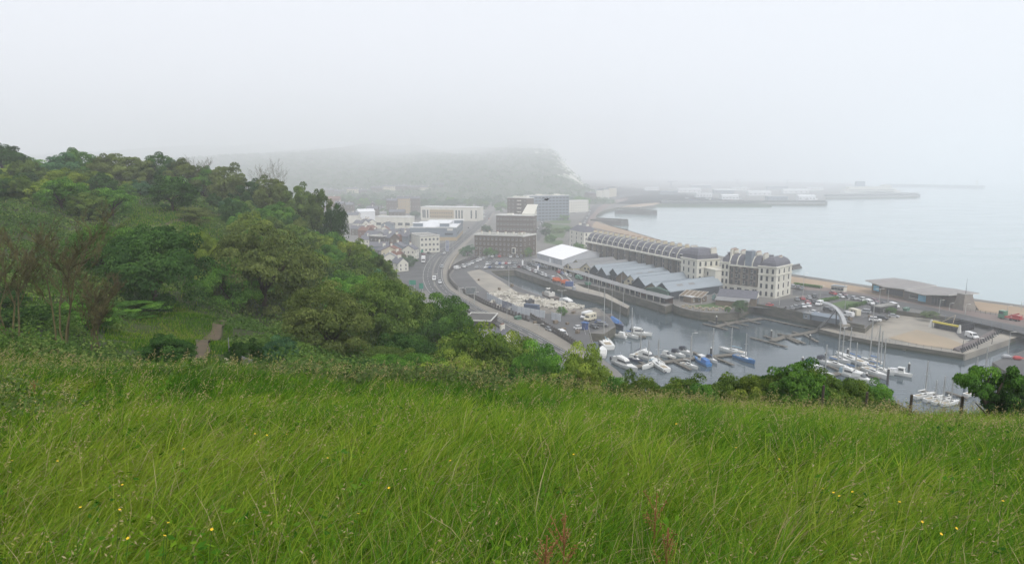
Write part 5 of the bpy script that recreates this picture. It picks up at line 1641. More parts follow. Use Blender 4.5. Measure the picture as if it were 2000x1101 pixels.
# ================================================================ VEHICLES
random.seed(5)
PAINT = {'white': (0.72, 0.72, 0.72), 'silver': (0.36, 0.37, 0.39), 'grey': (0.14, 0.145, 0.155), 'black': (0.018, 0.018, 0.02), 'red': (0.42, 0.03, 0.03), 'blue': (0.05, 0.09, 0.24), 'maroon': (0.14, 0.02, 0.03), 'cream': (0.62, 0.57, 0.44), 'green': (0.06, 0.20, 0.12)}
PM = {}
for k_, c_ in PAINT.items():
    PM[k_] = mat('paint_' + k_, c_, tuple(q * .92 for q in c_), 2, 0.3, coords='obj', spec=.5)
M_tyre = mat('tyre', (0.02, 0.02, 0.02), None, 5, .9, coords='obj')
wheel_me = MB().tube((0, -.1, 0), (0, .1, 0), .32, n=10).mesh('wheel', M_tyre)


def side_hull(prof, hw, tuck=0.0):
    """car volume: side profile (x, z) swept across the width with the top tucked in"""
    zt = max(z for _, z in prof); zb = min(z for _, z in prof)
    rings = []
    for y, k in ((-hw, 1), (-hw * .9, 0), (hw * .9, 0), (hw, 1)):
        rings.append([(x * (1 - .02 * k), y * (1 - tuck * (z - zb) / (zt - zb)), z - (.05 * k if z == zt else 0)) for x, z in prof])
    return MB().hull(rings)


def car_meshes(kind):
    if kind == 'hatch':
        body = side_hull([(-2.0, .28), (2.05, .28), (2.1, .62), (1.9, .80), (.95, .92), (-1.85, .98), (-2.05, .75)], .87)
        gl = side_hull([(-1.85, .95), (1.05, .90), (.35, 1.40), (-1.35, 1.43)], .80, .16)
        body.hull([[(.32, -.66, 1.42), (.32, .66, 1.42), (-1.33, .66, 1.45), (-1.33, -.66, 1.45)], [(.3, -.64, 1.47), (.3, .64, 1.47), (-1.3, .64, 1.5), (-1.3, -.64, 1.5)]])
        wx = (-1.25, 1.28)
    elif kind == 'suv':
        body = side_hull([(-2.2, .35), (2.2, .35), (2.25, .80), (2.05, 1.0), (1.1, 1.08), (-2.15, 1.12), (-2.25, .8)], .92)
        gl = side_hull([(-2.1, 1.1), (1.15, 1.05), (.5, 1.66), (-1.95, 1.70)], .86, .12)
        body.hull([[(.5, -.72, 1.68), (.5, .72, 1.68), (-1.95, .72, 1.71), (-1.95, -.72, 1.71)], [(.45, -.70, 1.75), (.45, .70, 1.75), (-1.9, .70, 1.78), (-1.9, -.70, 1.78)]])
        wx = (-1.4, 1.4)
    elif kind == 'van':
        body = side_hull([(-2.5, .32), (2.45, .32), (2.5, .80), (2.2, 1.12), (1.55, 1.25), (.95, 2.0), (-2.45, 2.08), (-2.55, 1.0)], .97, .06)
        gl = MB().hull([[(1.60, -.80, 1.26), (1.60, .80, 1.26), (1.06, .76, 1.93), (1.06, -.76, 1.93)], [(1.66, -.80, 1.28), (1.66, .80, 1.28), (1.12, .76, 1.95), (1.12, -.76, 1.95)]])
        for s in (-1, 1): gl.hull([[(.15, s * .955, 1.2), (1.35, s * .955, 1.2), (.95, s * .93, 1.8), (.15, s * .93, 1.8)], [(.15, s * .985, 1.2), (1.35, s * .985, 1.2), (.95, s * .96, 1.8), (.15, s * .96, 1.8)]])
        wx = (-1.55, 1.6)
    elif kind == 'camper':
        body = side_hull([(-3.0, .40), (2.6, .40), (2.7, .9), (2.3, 1.2), (1.8, 1.35), (1.5, 2.0), (2.1, 2.15), (1.9, 2.85), (-2.95, 2.9), (-3.05, 1.0)], 1.08, .04)
        gl = MB().hull([[(1.85, -.85, 1.37), (1.85, .85, 1.37), (1.53, .8, 1.95), (1.53, -.8, 1.95)], [(1.92, -.85, 1.39), (1.92, .85, 1.39), (1.60, .8, 1.97), (1.60, -.8, 1.97)]])
        for s in (-1, 1):
            for x in (-2.2, -.6): gl.hull([[(x, s * 1.06, 1.6), (x + 1, s * 1.06, 1.6), (x + 1, s * 1.05, 2.2), (x, s * 1.05, 2.2)], [(x, s * 1.1, 1.6), (x + 1, s * 1.1, 1.6), (x + 1, s * 1.09, 2.2), (x, s * 1.09, 2.2)]])
        wx = (-1.8, 1.7)
    elif kind == 'truck':
        body = MB().box(-4.5, 2.0, -1.25, 1.25, 1.0, 3.9).box(2.2, 4.2, -1.2, 1.2, .5, 2.9).box(-4.4, 4.0, -1.0, 1.0, .6, .99)
        gl = MB().box(4.19, 4.24, -1.05, 1.05, 1.7, 2.6).box(3.0, 3.9, -1.23, -1.19, 1.7, 2.5).box(3.0, 3.9, 1.19, 1.23, 1.7, 2.5)
        wx = (-3.2, 3.1)
    for s in (-1, 1):
        x = max(v[0] for v in body.v) - .08
        y = s * (.62 if kind != 'truck' else .9)
    bm_ = body.mesh('car_body', [PM['white']]); gm = gl.mesh('window', [M_glass])
    lamp = MB().box(-.04, .05, -.16, .16, -.07, .08).mesh('headlight', M_sky)
    return bm_, gm, wx, lamp, max(v[0] for v in body.v), max(abs(v[1]) for v in body.v)


CARS = {k: car_meshes(k) for k in ('hatch', 'suv', 'van', 'camper', 'truck')}
NAMES = {'hatch': 'parked_car', 'suv': 'parked_car', 'van': 'van', 'camper': 'camper_van', 'truck': 'lorry'}


def car(p, ang, colour, kind, label, group=None, z=None, detail=None, name=None):
    bm_, gm, wx, lamp, xf, hw = CARS[kind]
    z = p.z if z is None else z
    r = link(name or NAMES[kind], bm_, None, (p.x, p.y, z), ang)
    r.material_slots[0].link = 'OBJECT'; r.material_slots[0].material = PM[colour]
    tag(r, label, {'hatch': 'car', 'suv': 'car', 'van': 'van', 'camper': 'camper van', 'truck': 'lorry'}[kind], group)
    link('window', gm, r)
    if p.y < 460 if detail is None else detail:
        for x in wx:
            for s in (-1, 1): link('wheel', wheel_me, r, (x, s * (hw - .1), .32))
        for s in (-1, 1): link('headlight', lamp, r, (xf - .03, s * hw * .68, .68 if kind != 'truck' else .95))
    return r


def heading(a, b, z=ZL):
    d = G(*b, z) - G(*a, z)
    return math.atan2(d.y, d.x)


def row(a, b, colours, toward, place, group, kinds=None, lift=.3):
    """cars side by side from pixel a to pixel b, noses towards the pixel offset"""
    A, B = G(*a), G(*b); n = len(colours)
    cnt = {}
    for k, c in enumerate(colours):
        if not c: continue
        p = A.lerp(B, k / max(1, n - 1)) + Vector((random.uniform(-.2, .2), random.uniform(-.3, .3), 0))
        kd = (kinds or {}).get(k, random.choice(['hatch', 'hatch', 'suv']))
        key = (c, kd); cnt[key] = cnt.get(key, 0) + 1
        what = {'hatch': 'hatchback', 'suv': 'tall car', 'van': 'van', 'camper': 'camper van', 'truck': 'lorry'}[kd]
        e = G(a[0] + toward[0], a[1] + toward[1]) - A
        ang = math.atan2(e.y, e.x) + random.uniform(-.05, .05) + (math.pi if random.random() < .35 else 0)
        car(p, ang, c, kd, f'{ordinal(cnt[key])} {c} {what} from the left {place}', group, z=ZL + lift)


W, S_, Gy, K, Rd, Bl, Mr = 'white', 'silver', 'grey', 'black', 'red', 'blue', 'maroon'
gN = 'cars in the north car park'
row((905, 523), (943, 507), [W, S_, W, W, Gy, W, W, S_], (8, 6), 'in the slanting line beside the promenade wall', gN)
row((951, 517.5), (1008, 515.5), [W, S_, Gy, W, Bl, W, Rd, W, Gy, S_], (-3, 4), 'in the middle row of the north car park', gN)
row((932, 524.5), (1022, 523.5), [S_, None, W, Bl, Gy, S_, W, K, Gy, S_, Mr, Gy], (-3, 4), 'in the front row above the dock head', gN)
row((955, 502.5), (1018, 503.8), [S_, W, Gy, 'red', None, None, W, None, S_, Gy], (-3, 4), 'against the brick terrace', gN)
car(G(957, 507.5), .3, Gy, 'hatch', 'dark grey car alone in the aisle of the north car park', gN, z=ZL + .3)
car(G(893, 526), heading((893, 526), (905, 523.5)), W, 'van', 'white box van parked at the end of the promenade wall', gN, z=ZL + .3)
gQ = 'cars along the inner harbour quay'
row((1024, 525), (1079, 546), [Gy, S_, W, Mr, W, Gy, W, W, Gy, S_], (5, 3), 'in the row along the dock edge', gQ)
row((1034, 518), (1066, 526), [K, Gy, S_, Bl, K, Gy], (5, 3), 'in the dark row under the colonnade', gQ)
row((1092, 534), (1112, 541), [Rd, Bl, W, S_], (7, 3), 'parked below the dark blue sheds', gQ)
car(G(1082, 545.5), heading((1082, 546), (1090, 548)), W, 'hatch', 'white car beside the first orange lifeboat', gQ, z=ZL + .3)
car(G(1131, 546), heading((1131, 546), (1140, 548)), 'green', 'van', 'green van at the colonnade shopfronts', gQ, z=ZL + .3)
gS = 'cars in the south car park'
row((1556, 588), (1591, 582.5), [Gy, Rd, S_, K], (4, 3), 'in the back row behind the white block', gS)
row((1577, 594.5), (1590, 592.5), [Rd, K], (4, 3), 'in the short pair before the hedge', gS)
row((1537, 606.5), (1578, 600), [K, Gy, Gy, K, W, W], (4, 3), 'in the row nearest the harbour wall', gS)
car(G(1503, 599), heading((1503, 599), (1512, 597)), Rd, 'hatch', 'bright red car alone by the slate roofed shed', gS, z=ZL + .3)
car(G(1600, 597), heading((1600, 597), (1592, 600)), W, 'van', 'white van facing left beside the hedge', gS, z=ZL + .3)
car(G(1591, 614), heading((1591, 614), (1602, 616)), W, 'hatch', 'white car at the seaward edge of the harbour wall', gS, z=ZL + .3)
car(G(1618, 609), heading((1618, 609), (1628, 611)), K, 'suv', 'black tall car with white roof inside the arch', gS, z=ZL + .3)
car(G(1655, 619), heading((1655, 619), (1645, 617)), W, 'van', 'white van left of the cream camper', gS, z=ZL + .3)
car(G(1667, 617), heading((1667, 617), (1657, 614)), 'cream', 'camper', 'cream camper van beside the white van', gS, z=ZL + .3)
car(G(1689, 612.5), heading((1689, 612), (1680, 611)), S_, 'suv', 'silver off-roader parked alone mid car park', gS, z=ZL + .3)
car(G(1709, 628.5), heading((1709, 628), (1719, 629)), W, 'suv', 'white pick-up by the wharf gate', gS, z=ZL + .3)
car(G(1723, 626), heading((1723, 626), (1733, 627)), K, 'suv', 'dark off-roader next to the white pick-up', gS, z=ZL + .3)
car(G(1745, 621), heading((1745, 621), (1755, 622)), S_, 'hatch', 'silver car at the far right of the south car park', gS, z=ZL + .3)
row((1627, 576), (1647, 578), [Rd, Mr], (8, 2.5), 'on the seafront road by the kiosk', gS)
row((1642, 582), (1709, 592), [W, Gy, S_, W, Gy, Mr], (8, 2.5), 'along the seafront road beside the lawn', gS)
row((1698, 595), (1745, 601), [W, Gy, K, W], (8, 2.5), 'along the seafront road below the beach centre', gS, {0: 'van', 3: 'van'})
row((1549, 563), (1566, 566), [S_, Gy, Gy], (-2, 4), 'behind the right end of the white block', gS)
car(D(1898, 659, G(1898, 661, ZW).y), heading((1890, 656), (1908, 662), ZW), W, 'van', 'white van alone on the buff concrete wharf', z=ZW + .3)
gR = 'traffic on the coast road'
for u, v, du, dv, c, kd, lb in [(848, 547, -2, 6, W, 'van', 'white van on the outer lane of the coast road bend'), (859, 553, 2, 6, W, 'hatch', 'white car leading round the coast road bend'),
                                (863, 523, -1, 6, S_, 'suv', 'silver car rounding the top of the bend'), (868, 496, 4, -4, W, 'suv', 'white car heading away up the coast road'),
                                (863, 499, 4, -4, Gy, 'hatch', 'dark car behind the white one heading away'), (877, 489, 4, -4, K, 'hatch', 'black car further up the coast road'),
                                (870, 490, -4, 4, Gy, 'suv', 'grey car coming down the coast road'), (838, 496, 6, 1, K, 'hatch', 'dark car waiting at the junction'),
                                (826, 497.5, 5, 1, Mr, 'hatch', 'maroon car at the junction mouth'), (799, 499, 6, -1, W, 'hatch', 'white car on the side road by the white block'),
                                (946, 424, 2, -4, W, 'van', 'white van far up the coast road'), (940, 430, -2, 4, S_, 'hatch', 'pale car coming down past the supermarket'),
                                (955, 428, 2, -5, Rd, 'hatch', 'red car far up the coast road'), (915, 446, -3, 3, K, 'hatch', 'black car passing the supermarket')]:
    car(G(u, v), heading((u, v), (u + du, v + dv)), c, kd, lb, gR, z=ZL + .08, name='van' if kd == 'van' else 'moving_car')
car(G(827, 513), heading((827, 513), (825, 525)), W, 'truck', 'white box lorry coming down from the junction', gR, z=ZL + .3)
car(G(944, 418), heading((944, 418), (946, 414)), W, 'truck', 'hazy pale lorry far up the coast road', gR, z=ZL + .3)
gY = 'vehicles on the west quay'
car(G(1152, 626), heading((1152, 626), (1140, 629)), 'cream', 'camper', 'cream motorhome on the west quay nearest the water', gY, z=ZL + .12)
car(G(1145, 622), heading((1145, 622), (1133, 625)), W, 'camper', 'white motorhome behind the cream one', gY, z=ZL + .12)
car(G(1176, 637.5), heading((1176, 637), (1188, 638)), Gy, 'suv', 'grey car at the quay corner above the pontoon', gY, z=ZL + .12)
car(G(1172, 632.5), heading((1172, 632), (1184, 633)), Bl, 'hatch', 'dark blue car behind the grey one at the quay corner', gY, z=ZL + .12)
car(G(1160, 641), heading((1160, 641), (1170, 645)), K, 'hatch', 'black car by the head of the gangway', gY, z=ZL + .12)
car(G(1131, 643), heading((1131, 643), (1141, 642)), W, 'hatch', 'white car nosing the gangway gate', gY, z=ZL + .12)
car(G(1099, 656), heading((1099, 656), (1109, 662)), W, 'van', 'white van behind the promenade balustrade', gY, z=ZL + .12)
car(G(1073, 646), heading((1073, 646), (1084, 651)), S_, 'hatch', 'silver car half hidden by the promenade balustrade', gY, z=ZL + .12)
row((1046, 455), (1062, 429), [W, S_, Gy, W, Gy, S_, W, K, W, Gy, S_, W], (2, -5), 'in the line beside the gardens', 'cars beside the gardens', lift=.25)
row((1141, 436), (1153, 411), [W, S_, Gy, W, Gy, S_, W, K, W, Gy], (4, 1), 'in the seafront bays', 'cars on the seafront road', lift=.25)
for k in range(3):
    row((742 + 3 * k, 449 + 4 * k), (796 + 2 * k, 450 + 4 * k), random.choices([W, S_, Gy, K, Rd, None], [4, 3, 3, 2, 1, 1], k=11), (-2, 4), f"in the {('back', 'middle', 'front')[k]} row of the shops' car park", "cars in the shops' car park", lift=.25)
row((1112, 417), (1146, 416), [W, None, Gy, W, S_, None, W, Gy], (-2, 4), 'in front of the seafront hotel', 'cars by the seafront hotel', lift=.25)
cnt = {}
for k in range(22):
    u = random.uniform(1330, 1600); v = random.uniform(388, 393.5)
    kd = random.choice(['truck', 'truck', 'van']); c = random.choice([W, W, S_, Rd, Bl])
    cnt[(kd, c)] = cnt.get((kd, c), 0) + 1
    car(G(u, v), random.choice([0.1, 1.6, 3.2]), c, kd, f"{ordinal(cnt[(kd, c)])} {c} {'lorry' if kd == 'truck' else 'van'} built in the hazy lines on the far docks", 'lorries on the far docks', detail=False)
# green crane truck by the far wharf
p = G(1968, 624)
r = empty('recovery_truck', p, heading((1968, 624), (1985, 627)), 'green and red recovery lorry on the pink promenade', 'lorry')
MB().box(-3, -.8, -1.2, 1.2, .9, 3.4).box(-3.2, -.9, -1.25, 1.25, .5, .89).build('cab', PM['green'], r)
MB().box(-.7, 5, -1.2, 1.2, .9, 1.4).box(2, 4.8, -.9, .9, 1.402, 2.4).tube((0, 0, 1.4), (4, 0, 3.2), .25).build('bed', PM['red'], r)
MB().box(-3.03, -2.99, -1.05, 1.05, 2.0, 3.1).box(-2.8, -1.4, -1.23, -1.19, 2.1, 3).build('window', M_glass, r)
for x in (-2, 1.6, 3.6):
    for s in (-1, 1): link('wheel', wheel_me, r, (x, s * 1.1, .45), scale=(1.4, 1.4, 1.4))

# ================================================================ BOATS
M_gel = mat('white_gelcoat', (0.74, 0.74, 0.72), (0.66, 0.66, 0.64), 1, .3, coords='obj', spec=.5)
M_navy = mat('navy_hull', (0.02, 0.03, 0.075), (0.03, 0.04, 0.09), 1, .35, coords='obj')
M_bhull = mat('blue_hull', (0.04, 0.17, 0.42), (0.05, 0.2, 0.45), 1, .35, coords='obj')
M_canv = mat('blue_canvas', (0.05, 0.16, 0.42), (0.08, 0.2, 0.46), 2, .8, coords='obj')
M_lcanv = mat('pale_blue_canvas', (0.22, 0.36, 0.46), (0.3, 0.42, 0.5), 2, .8, coords='obj')
M_blkc = mat('dark_canvas', (0.03, 0.035, 0.055), (0.05, 0.055, 0.08), 2, .8, coords='obj')
M_alu = mat('spar_alloy', (0.48, 0.48, 0.47), (0.42, 0.42, 0.41), 1, .4, coords='obj', metal=.3)
M_deck = mat('teak_deck', (0.40, 0.34, 0.25), (0.34, 0.28, 0.2), 3, .8, coords='obj')
M_rust = mat('rusty_hull', (0.07, 0.065, 0.065), (0.13, 0.10, 0.08), .8, .8, coords='obj')
M_oran = mat('orange_paint', (0.62, 0.13, 0.03), (0.55, 0.11, 0.03), 2, .5, coords='obj')


def hull_mb(L, Bm, fb, sheer=.35, stern=.85, full=.45):
    rings = []
    for k in range(9):
        t = k / 8
        b = Bm / 2 * (stern + (1 - stern) * min(1, t / .35)) * (1 - max(0, (t - full) / (1 - full)) ** 2.3 * .985)
        zd = fb * (1 + sheer * max(0, t - .2) ** 2 * 1.6)
        x = -L / 2 + L * t
        xo = .05 * L * max(0, t - .75) / .25
        rings.append([(x + xo, -b, zd), (x + xo * .5, -b * .93, fb * .35), (x, -b * .7, -.15), (x - xo * .3, 0, -.42), (x, b * .7, -.15), (x + xo * .5, b * .93, fb * .35), (x + xo, b, zd), (x + xo, b * .9, zd - .06), (x + xo, -b * .9, zd - .06)])
    return MB().hull(rings)


def boat(kind, st, bw_, label, hull=None, top=None, mast_top=None, name=None, cover=None, cat='boat', extra=''):
    S, Bw = G(*st, 0), G(*bw_, 0)
    ang = math.atan2(Bw.y - S.y, Bw.x - S.x)
    L = max(3.0, (Bw - S).length)
    M = (S + Bw) / 2
    hull = hull or M_gel
    r = empty(name or {'motor': 'motor_boat', 'fly': 'motor_cruiser', 'sail': 'sailing_yacht', 'trawler': 'fishing_boat', 'rib': 'dinghy'}[kind], (M.x, M.y, 0), ang, label, cat, 'boats in the marina')
    Bm = L * .31 if L < 9 else L * .275
    if kind == 'sail': Bm = L * .25
    fb = .55 + L * .055 if kind != 'rib' else .4
    hull_mb(L, Bm, fb).build('hull', hull, r, smooth=False)
    if kind == 'motor':
        MB().hull([[(-L * .12, -Bm * .36, fb), (L * .26, -Bm * .22, fb + .1), (L * .26, Bm * .22, fb + .1), (-L * .12, Bm * .36, fb)], [(-L * .10, -Bm * .30, fb + .85), (L * .10, -Bm * .20, fb + .55), (L * .10, Bm * .20, fb + .55), (-L * .10, Bm * .30, fb + .85)]]).build('cabin', M_gel, r)
        MB().hull([[(-L * .02, -Bm * .34, fb + .55), (L * .12, -Bm * .24, fb + .5), (L * .12, Bm * .24, fb + .5), (-L * .02, Bm * .34, fb + .55)], [(-L * .08, -Bm * .3, fb + 1.15), (-L * .03, -Bm * .22, fb + 1.2), (-L * .03, Bm * .22, fb + 1.2), (-L * .08, Bm * .3, fb + 1.15)]]).build('windscreen', M_glass, r)
        MB().hull([[(-L * .40, -Bm * .40, fb + .1), (-L * .06, -Bm * .36, fb + .3), (-L * .06, Bm * .36, fb + .3), (-L * .40, Bm * .40, fb + .1)], [(-L * .36, -Bm * .34, fb + 1.3), (-L * .08, -Bm * .3, fb + 1.45), (-L * .08, Bm * .3, fb + 1.45), (-L * .36, Bm * .34, fb + 1.3)]]).build('canopy', cover or M_blkc, r)
    elif kind == 'fly':
        MB().hull([[(-L * .30, -Bm * .38, fb), (L * .22, -Bm * .28, fb), (L * .22, Bm * .28, fb), (-L * .30, Bm * .38, fb)], [(-L * .30, -Bm * .34, fb + 1.35), (L * .06, -Bm * .26, fb + 1.35), (L * .06, Bm * .26, fb + 1.35), (-L * .30, Bm * .34, fb + 1.35)]]).build('cabin', M_gel, r)
        MB().hull([[(-L * .22, -Bm * .385, fb + .55), (L * .17, -Bm * .30, fb + .55), (L * .17, Bm * .30, fb + .55), (-L * .22, Bm * .385, fb + .55)], [(-L * .22, -Bm * .362, fb + 1.1), (L * .10, -Bm * .28, fb + 1.1), (L * .10, Bm * .28, fb + 1.1), (-L * .22, Bm * .362, fb + 1.1)]]).build('window', M_glass, r)
        MB().hull([[(-L * .34, -Bm * .36, fb + 1.36), (L * .08, -Bm * .27, fb + 1.36), (L * .08, Bm * .27, fb + 1.36), (-L * .34, Bm * .36, fb + 1.36)], [(-L * .30, -Bm * .32, fb + 1.95), (L * .02, -Bm * .24, fb + 1.75), (L * .02, Bm * .24, fb + 1.75), (-L * .30, Bm * .32, fb + 1.95)]]).build('flybridge', top or M_gel, r)
        MB().hull([[(-L * .47, -Bm * .38, fb), (-L * .31, -Bm * .38, fb), (-L * .31, Bm * .38, fb), (-L * .47, Bm * .38, fb)], [(-L * .46, -Bm * .34, fb + 1.3), (-L * .31, -Bm * .34, fb + 1.4), (-L * .31, Bm * .34, fb + 1.4), (-L * .46, Bm * .34, fb + 1.3)]]).build('canopy', cover or M_blkc, r)
        MB().tube((-L * .2, 0, fb + 1.9), (-L * .24, 0, fb + 3.2), .05, .03).build('aerial', M_alu, r)
    elif kind == 'trawler':
        MB().hull([[(-L * .05, -Bm * .36, fb - .1), (L * .22, -Bm * .28, fb), (L * .22, Bm * .28, fb), (-L * .05, Bm * .36, fb - .1)], [(-L * .05, -Bm * .32, fb + 1.6), (L * .18, -Bm * .25, fb + 1.6), (L * .18, Bm * .25, fb + 1.6), (-L * .05, Bm * .32, fb + 1.6)]]).build('wheelhouse', M_gel, r)
        MB().box(-L * .02, L * .17, -Bm * .35, Bm * .35, fb + .85, fb + 1.35).build('window', M_glass, r)
        MB().box(-L * .07, L * .21, -Bm * .34, Bm * .34, fb + 1.602, fb + 1.72).build('roof', top or M_gel, r)
        MB().hull([[(-L * .42, -Bm * .36, fb - .1), (-L * .06, -Bm * .36, fb), (-L * .06, Bm * .36, fb), (-L * .42, Bm * .36, fb - .1)], [(-L * .40, -Bm * .30, fb + .9), (-L * .06, -Bm * .3, fb + 1.2), (-L * .06, Bm * .3, fb + 1.2), (-L * .40, Bm * .30, fb + .9)]]).build('canopy', cover or M_canv, r)
    elif kind == 'rib':
        MB().box(-L * .2, L * .1, -.25, .25, .3, .8).build('seat', M_blkc, r)
        MB().box(-L * .56, -L * .48, -.2, .2, .1, .9).build('outboard', M_dark, r)
    if kind == 'sail':
        MB().hull([[(-L * .18, -Bm * .28, fb), (L * .20, -Bm * .16, fb), (L * .20, Bm * .16, fb), (-L * .18, Bm * .28, fb)], [(-L * .16, -Bm * .24, fb + .5), (L * .14, -Bm * .13, fb + .35), (L * .14, Bm * .13, fb + .35), (-L * .16, Bm * .24, fb + .5)]]).build('cabin', M_gel, r)
        MB().box(-L * .10, L * .08, -Bm * .265, Bm * .265, fb + .15, fb + .36).build('window', M_glass, r)
        MB().box(-L * .42, -L * .2, -Bm * .26, Bm * .26, fb - .02, fb + .02).build('cockpit', M_deck, r)
    if kind == 'sail' or mast_top:
        mx = L * .06
        hm = L * 1.25 if not mast_top else max(3, D(M.x * 0 + mast_top[0], mast_top[1], M.y).z)
        m = MB().tube((mx, 0, fb), (mx, 0, hm), .19, .14, 6)
        m.build('mast', M_alu, r)
        MB().tube((mx, -Bm * .34, hm * .62), (mx, Bm * .34, hm * .62), .06, n=4).build('spreader', M_alu, r)
        st_ = MB()
        for a, b in (((L * .5, 0, fb + .3), (mx, 0, hm * .97)), ((-L * .48, 0, fb + .2), (mx, 0, hm * .98)), ((mx, -Bm * .48, fb), (mx, 0, hm * .95)), ((mx, Bm * .48, fb), (mx, 0, hm * .95))): st_.tube(a, b, .016, n=3)
        st_.build('rigging', M_dark, r)
        MB().tube((mx - .1, 0, fb + 1.2), (-L * .36, 0, fb + 1.15), .06, n=6).build('boom', M_alu, r)
        MB().tube((mx - .2, 0, fb + 1.36), (-L * .34, 0, fb + 1.28), .17, .12, 7).build('sail_cover', cover or M_canv, r)
    # pulpit rail round the bow
    pr = MB()
    bp = [(L * .18, -Bm * .40), (L * .36, -Bm * .26), (L * .5, 0), (L * .36, Bm * .26), (L * .18, Bm * .40)]
    if kind not in ('rib', 'trawler'):
        for (xa_, ya_), (xb_, yb_) in zip(bp[:-1], bp[1:]): pr.tube((xa_, ya_, fb * 1.25 + .5), (xb_, yb_, fb * 1.3 + .5), .02, n=3)
        for xa_, ya_ in bp: pr.tube((xa_, ya_, fb), (xa_, ya_, fb * 1.25 + .5), .018, n=3)
        pr.build('rail', M_alu, r)
    return r


boat('fly', (1229, 652), (1272, 656), 'white motor cruiser with dark blue windscreen alone on the north pontoon', cover=M_blkc, top=M_gel)
boat('motor', (1223, 661), (1192, 656), 'low white motor boat behind the cruiser on the north pontoon', cover=M_gel)
boat('sail', (1191, 683), (1170, 660), 'big white yacht with pale blue covers at the foot of the gangway', mast_top=(1179, 562), cover=M_lcanv)
boat('motor', (1177, 699), (1177, 683), 'small white cabin boat moored against the long pontoon', cover=M_gel)
boat('motor', (1228, 702), (1254, 709), 'dark hulled white cruiser first on the middle pontoon', M_navy, cover=M_gel)
boat('fly', (1250, 697), (1285, 709), 'white flybridge cruiser second on the middle pontoon', cover=M_gel)
boat('sail', (1303, 727), (1272, 707), 'white yacht with stern arch below the middle pontoon', mast_top=(1297, 662), cover=M_gel)
boat('motor', (1292, 695), (1319, 702), 'white sports boat with raked cabin above the middle pontoon', cover=M_gel)
boat('motor', (1310, 691), (1338, 699), 'white sports boat with black hood in the middle of three')
boat('motor', (1325, 686), (1352, 694), 'white sports boat with dark navy hood rightmost of three', cover=M_blkc)
boat('trawler', (1385, 716), (1358, 703), 'blue and white fishing boat with a blue canopy', M_bhull)
boat('motor', (1380, 702), (1400, 710), 'small white cruiser beside the blue fishing boat', mast_top=(1391, 640))
boat('sail', (1456, 694), (1406, 684), 'cluttered white ketch across the end of the middle pontoon', mast_top=(1446, 640), cover=M_lcanv)
boat('sail', (1434, 697), (1473, 711), 'bright blue hulled yacht inside the cluttered ketch', M_bhull, mast_top=(1447, 650), cover=M_gel)
boat('rib', (1193, 701), (1213, 707), 'dark rubber dinghy by the promenade wall', M_blkc)
boat('fly', (1200, 708), (1243, 727), 'long white cruiser below the dark dinghy', cover=M_gel)
boat('rib', (1298, 727), (1311, 722), 'grey dinghy behind the stern-arch yacht', M_blkc)
boat('sail', (1690, 715), (1635, 695), 'grey classic schooner with a tall mast on the right pontoon', mast_top=(1672, 640), cover=M_canv)
boat('sail', (1722, 712), (1680, 703), 'cream yacht with blue boom cover outside the classic schooner', mast_top=(1721, 595), cover=M_canv)
boat('trawler', (1733, 728), (1780, 737), 'white cabin boat with a big arched white canopy', cover=M_tent)
boat('sail', (1686, 722), (1732, 742), 'white yacht with dark sprayhood inside the arched canopy boat', mast_top=(1725, 634))
boat('sail', (1690, 716), (1741, 732), 'slim white yacht next to the arched canopy boat', mast_top=(1696, 645))
boat('motor', (1572, 712), (1608, 724), 'white speedboat with a navy hood peeping over the hedge', cover=M_canv)
boat('motor', (1596, 704), (1625, 716), 'white speedboat with black hood behind the navy hooded one')
boat('sail', (1612, 709), (1655, 722), 'white yacht with long low deck behind the hedge', mast_top=(1627, 625))
boat('fly', (1640, 730), (1682, 742), 'white cruiser half hidden by the hedge', cover=M_lcanv)
boat('motor', (1660, 738), (1712, 752), 'white motor boat nearest the hedge end', cover=M_gel)
for k, (a, b, mt, lb) in enumerate([((1786, 779), (1822, 773), (1801, 705), 'white yacht with the tallest mast nearest the fence post'), ((1806, 785), (1842, 779), (1817, 742), 'white yacht second from the lone fence post'),
                                    ((1822, 790), (1856, 784), (1832, 734), 'white yacht third from the lone fence post'), ((1838, 793), (1872, 788), (1844, 735), 'white yacht nearest the hawthorn')]):
    boat('sail', a, b, lb, mast_top=mt, cover=M_gel)
boat('sail', (1900, 770), (1935, 762), 'white yacht behind the hawthorn with a white mast', mast_top=(1924, 678), cover=M_gel)
boat('sail', (1885, 775), (1915, 768), 'yacht with a short grey mast behind the hawthorn', mast_top=(1910, 698), cover=M_gel)
for k, (a, b, mt, lb) in enumerate([((1625, 700), (1660, 712), (1635, 640), 'white yacht just ahead of the classic schooner'), ((1645, 722), (1690, 736), (1648, 668), 'white yacht deep among the hedge end boats'),
                                    ((1700, 722), (1745, 734), (1706, 660), 'cream yacht squeezed beside the arched canopy boat'), ((1236, 700), (1262, 688), (1241, 640), 'white yacht at the left end of the middle pontoon'),
                                    ((1330, 712), (1362, 722), (1340, 655), 'white yacht on the lower side of the middle pontoon'), ((1218, 655), (1246, 662), (1233, 600), 'slim yacht inside the north pontoon cruiser'),
                                    ((1280, 712), (1255, 722), (1245, 664), 'white yacht beside the stern-arch yacht'), ((1590, 726), (1628, 738), (1600, 672), 'yacht hidden behind the hedge with only its mast clear')]):
    boat('sail', a, b, lb, mast_top=mt, cover=[M_gel, M_canv, M_lcanv, M_blkc][k % 4])
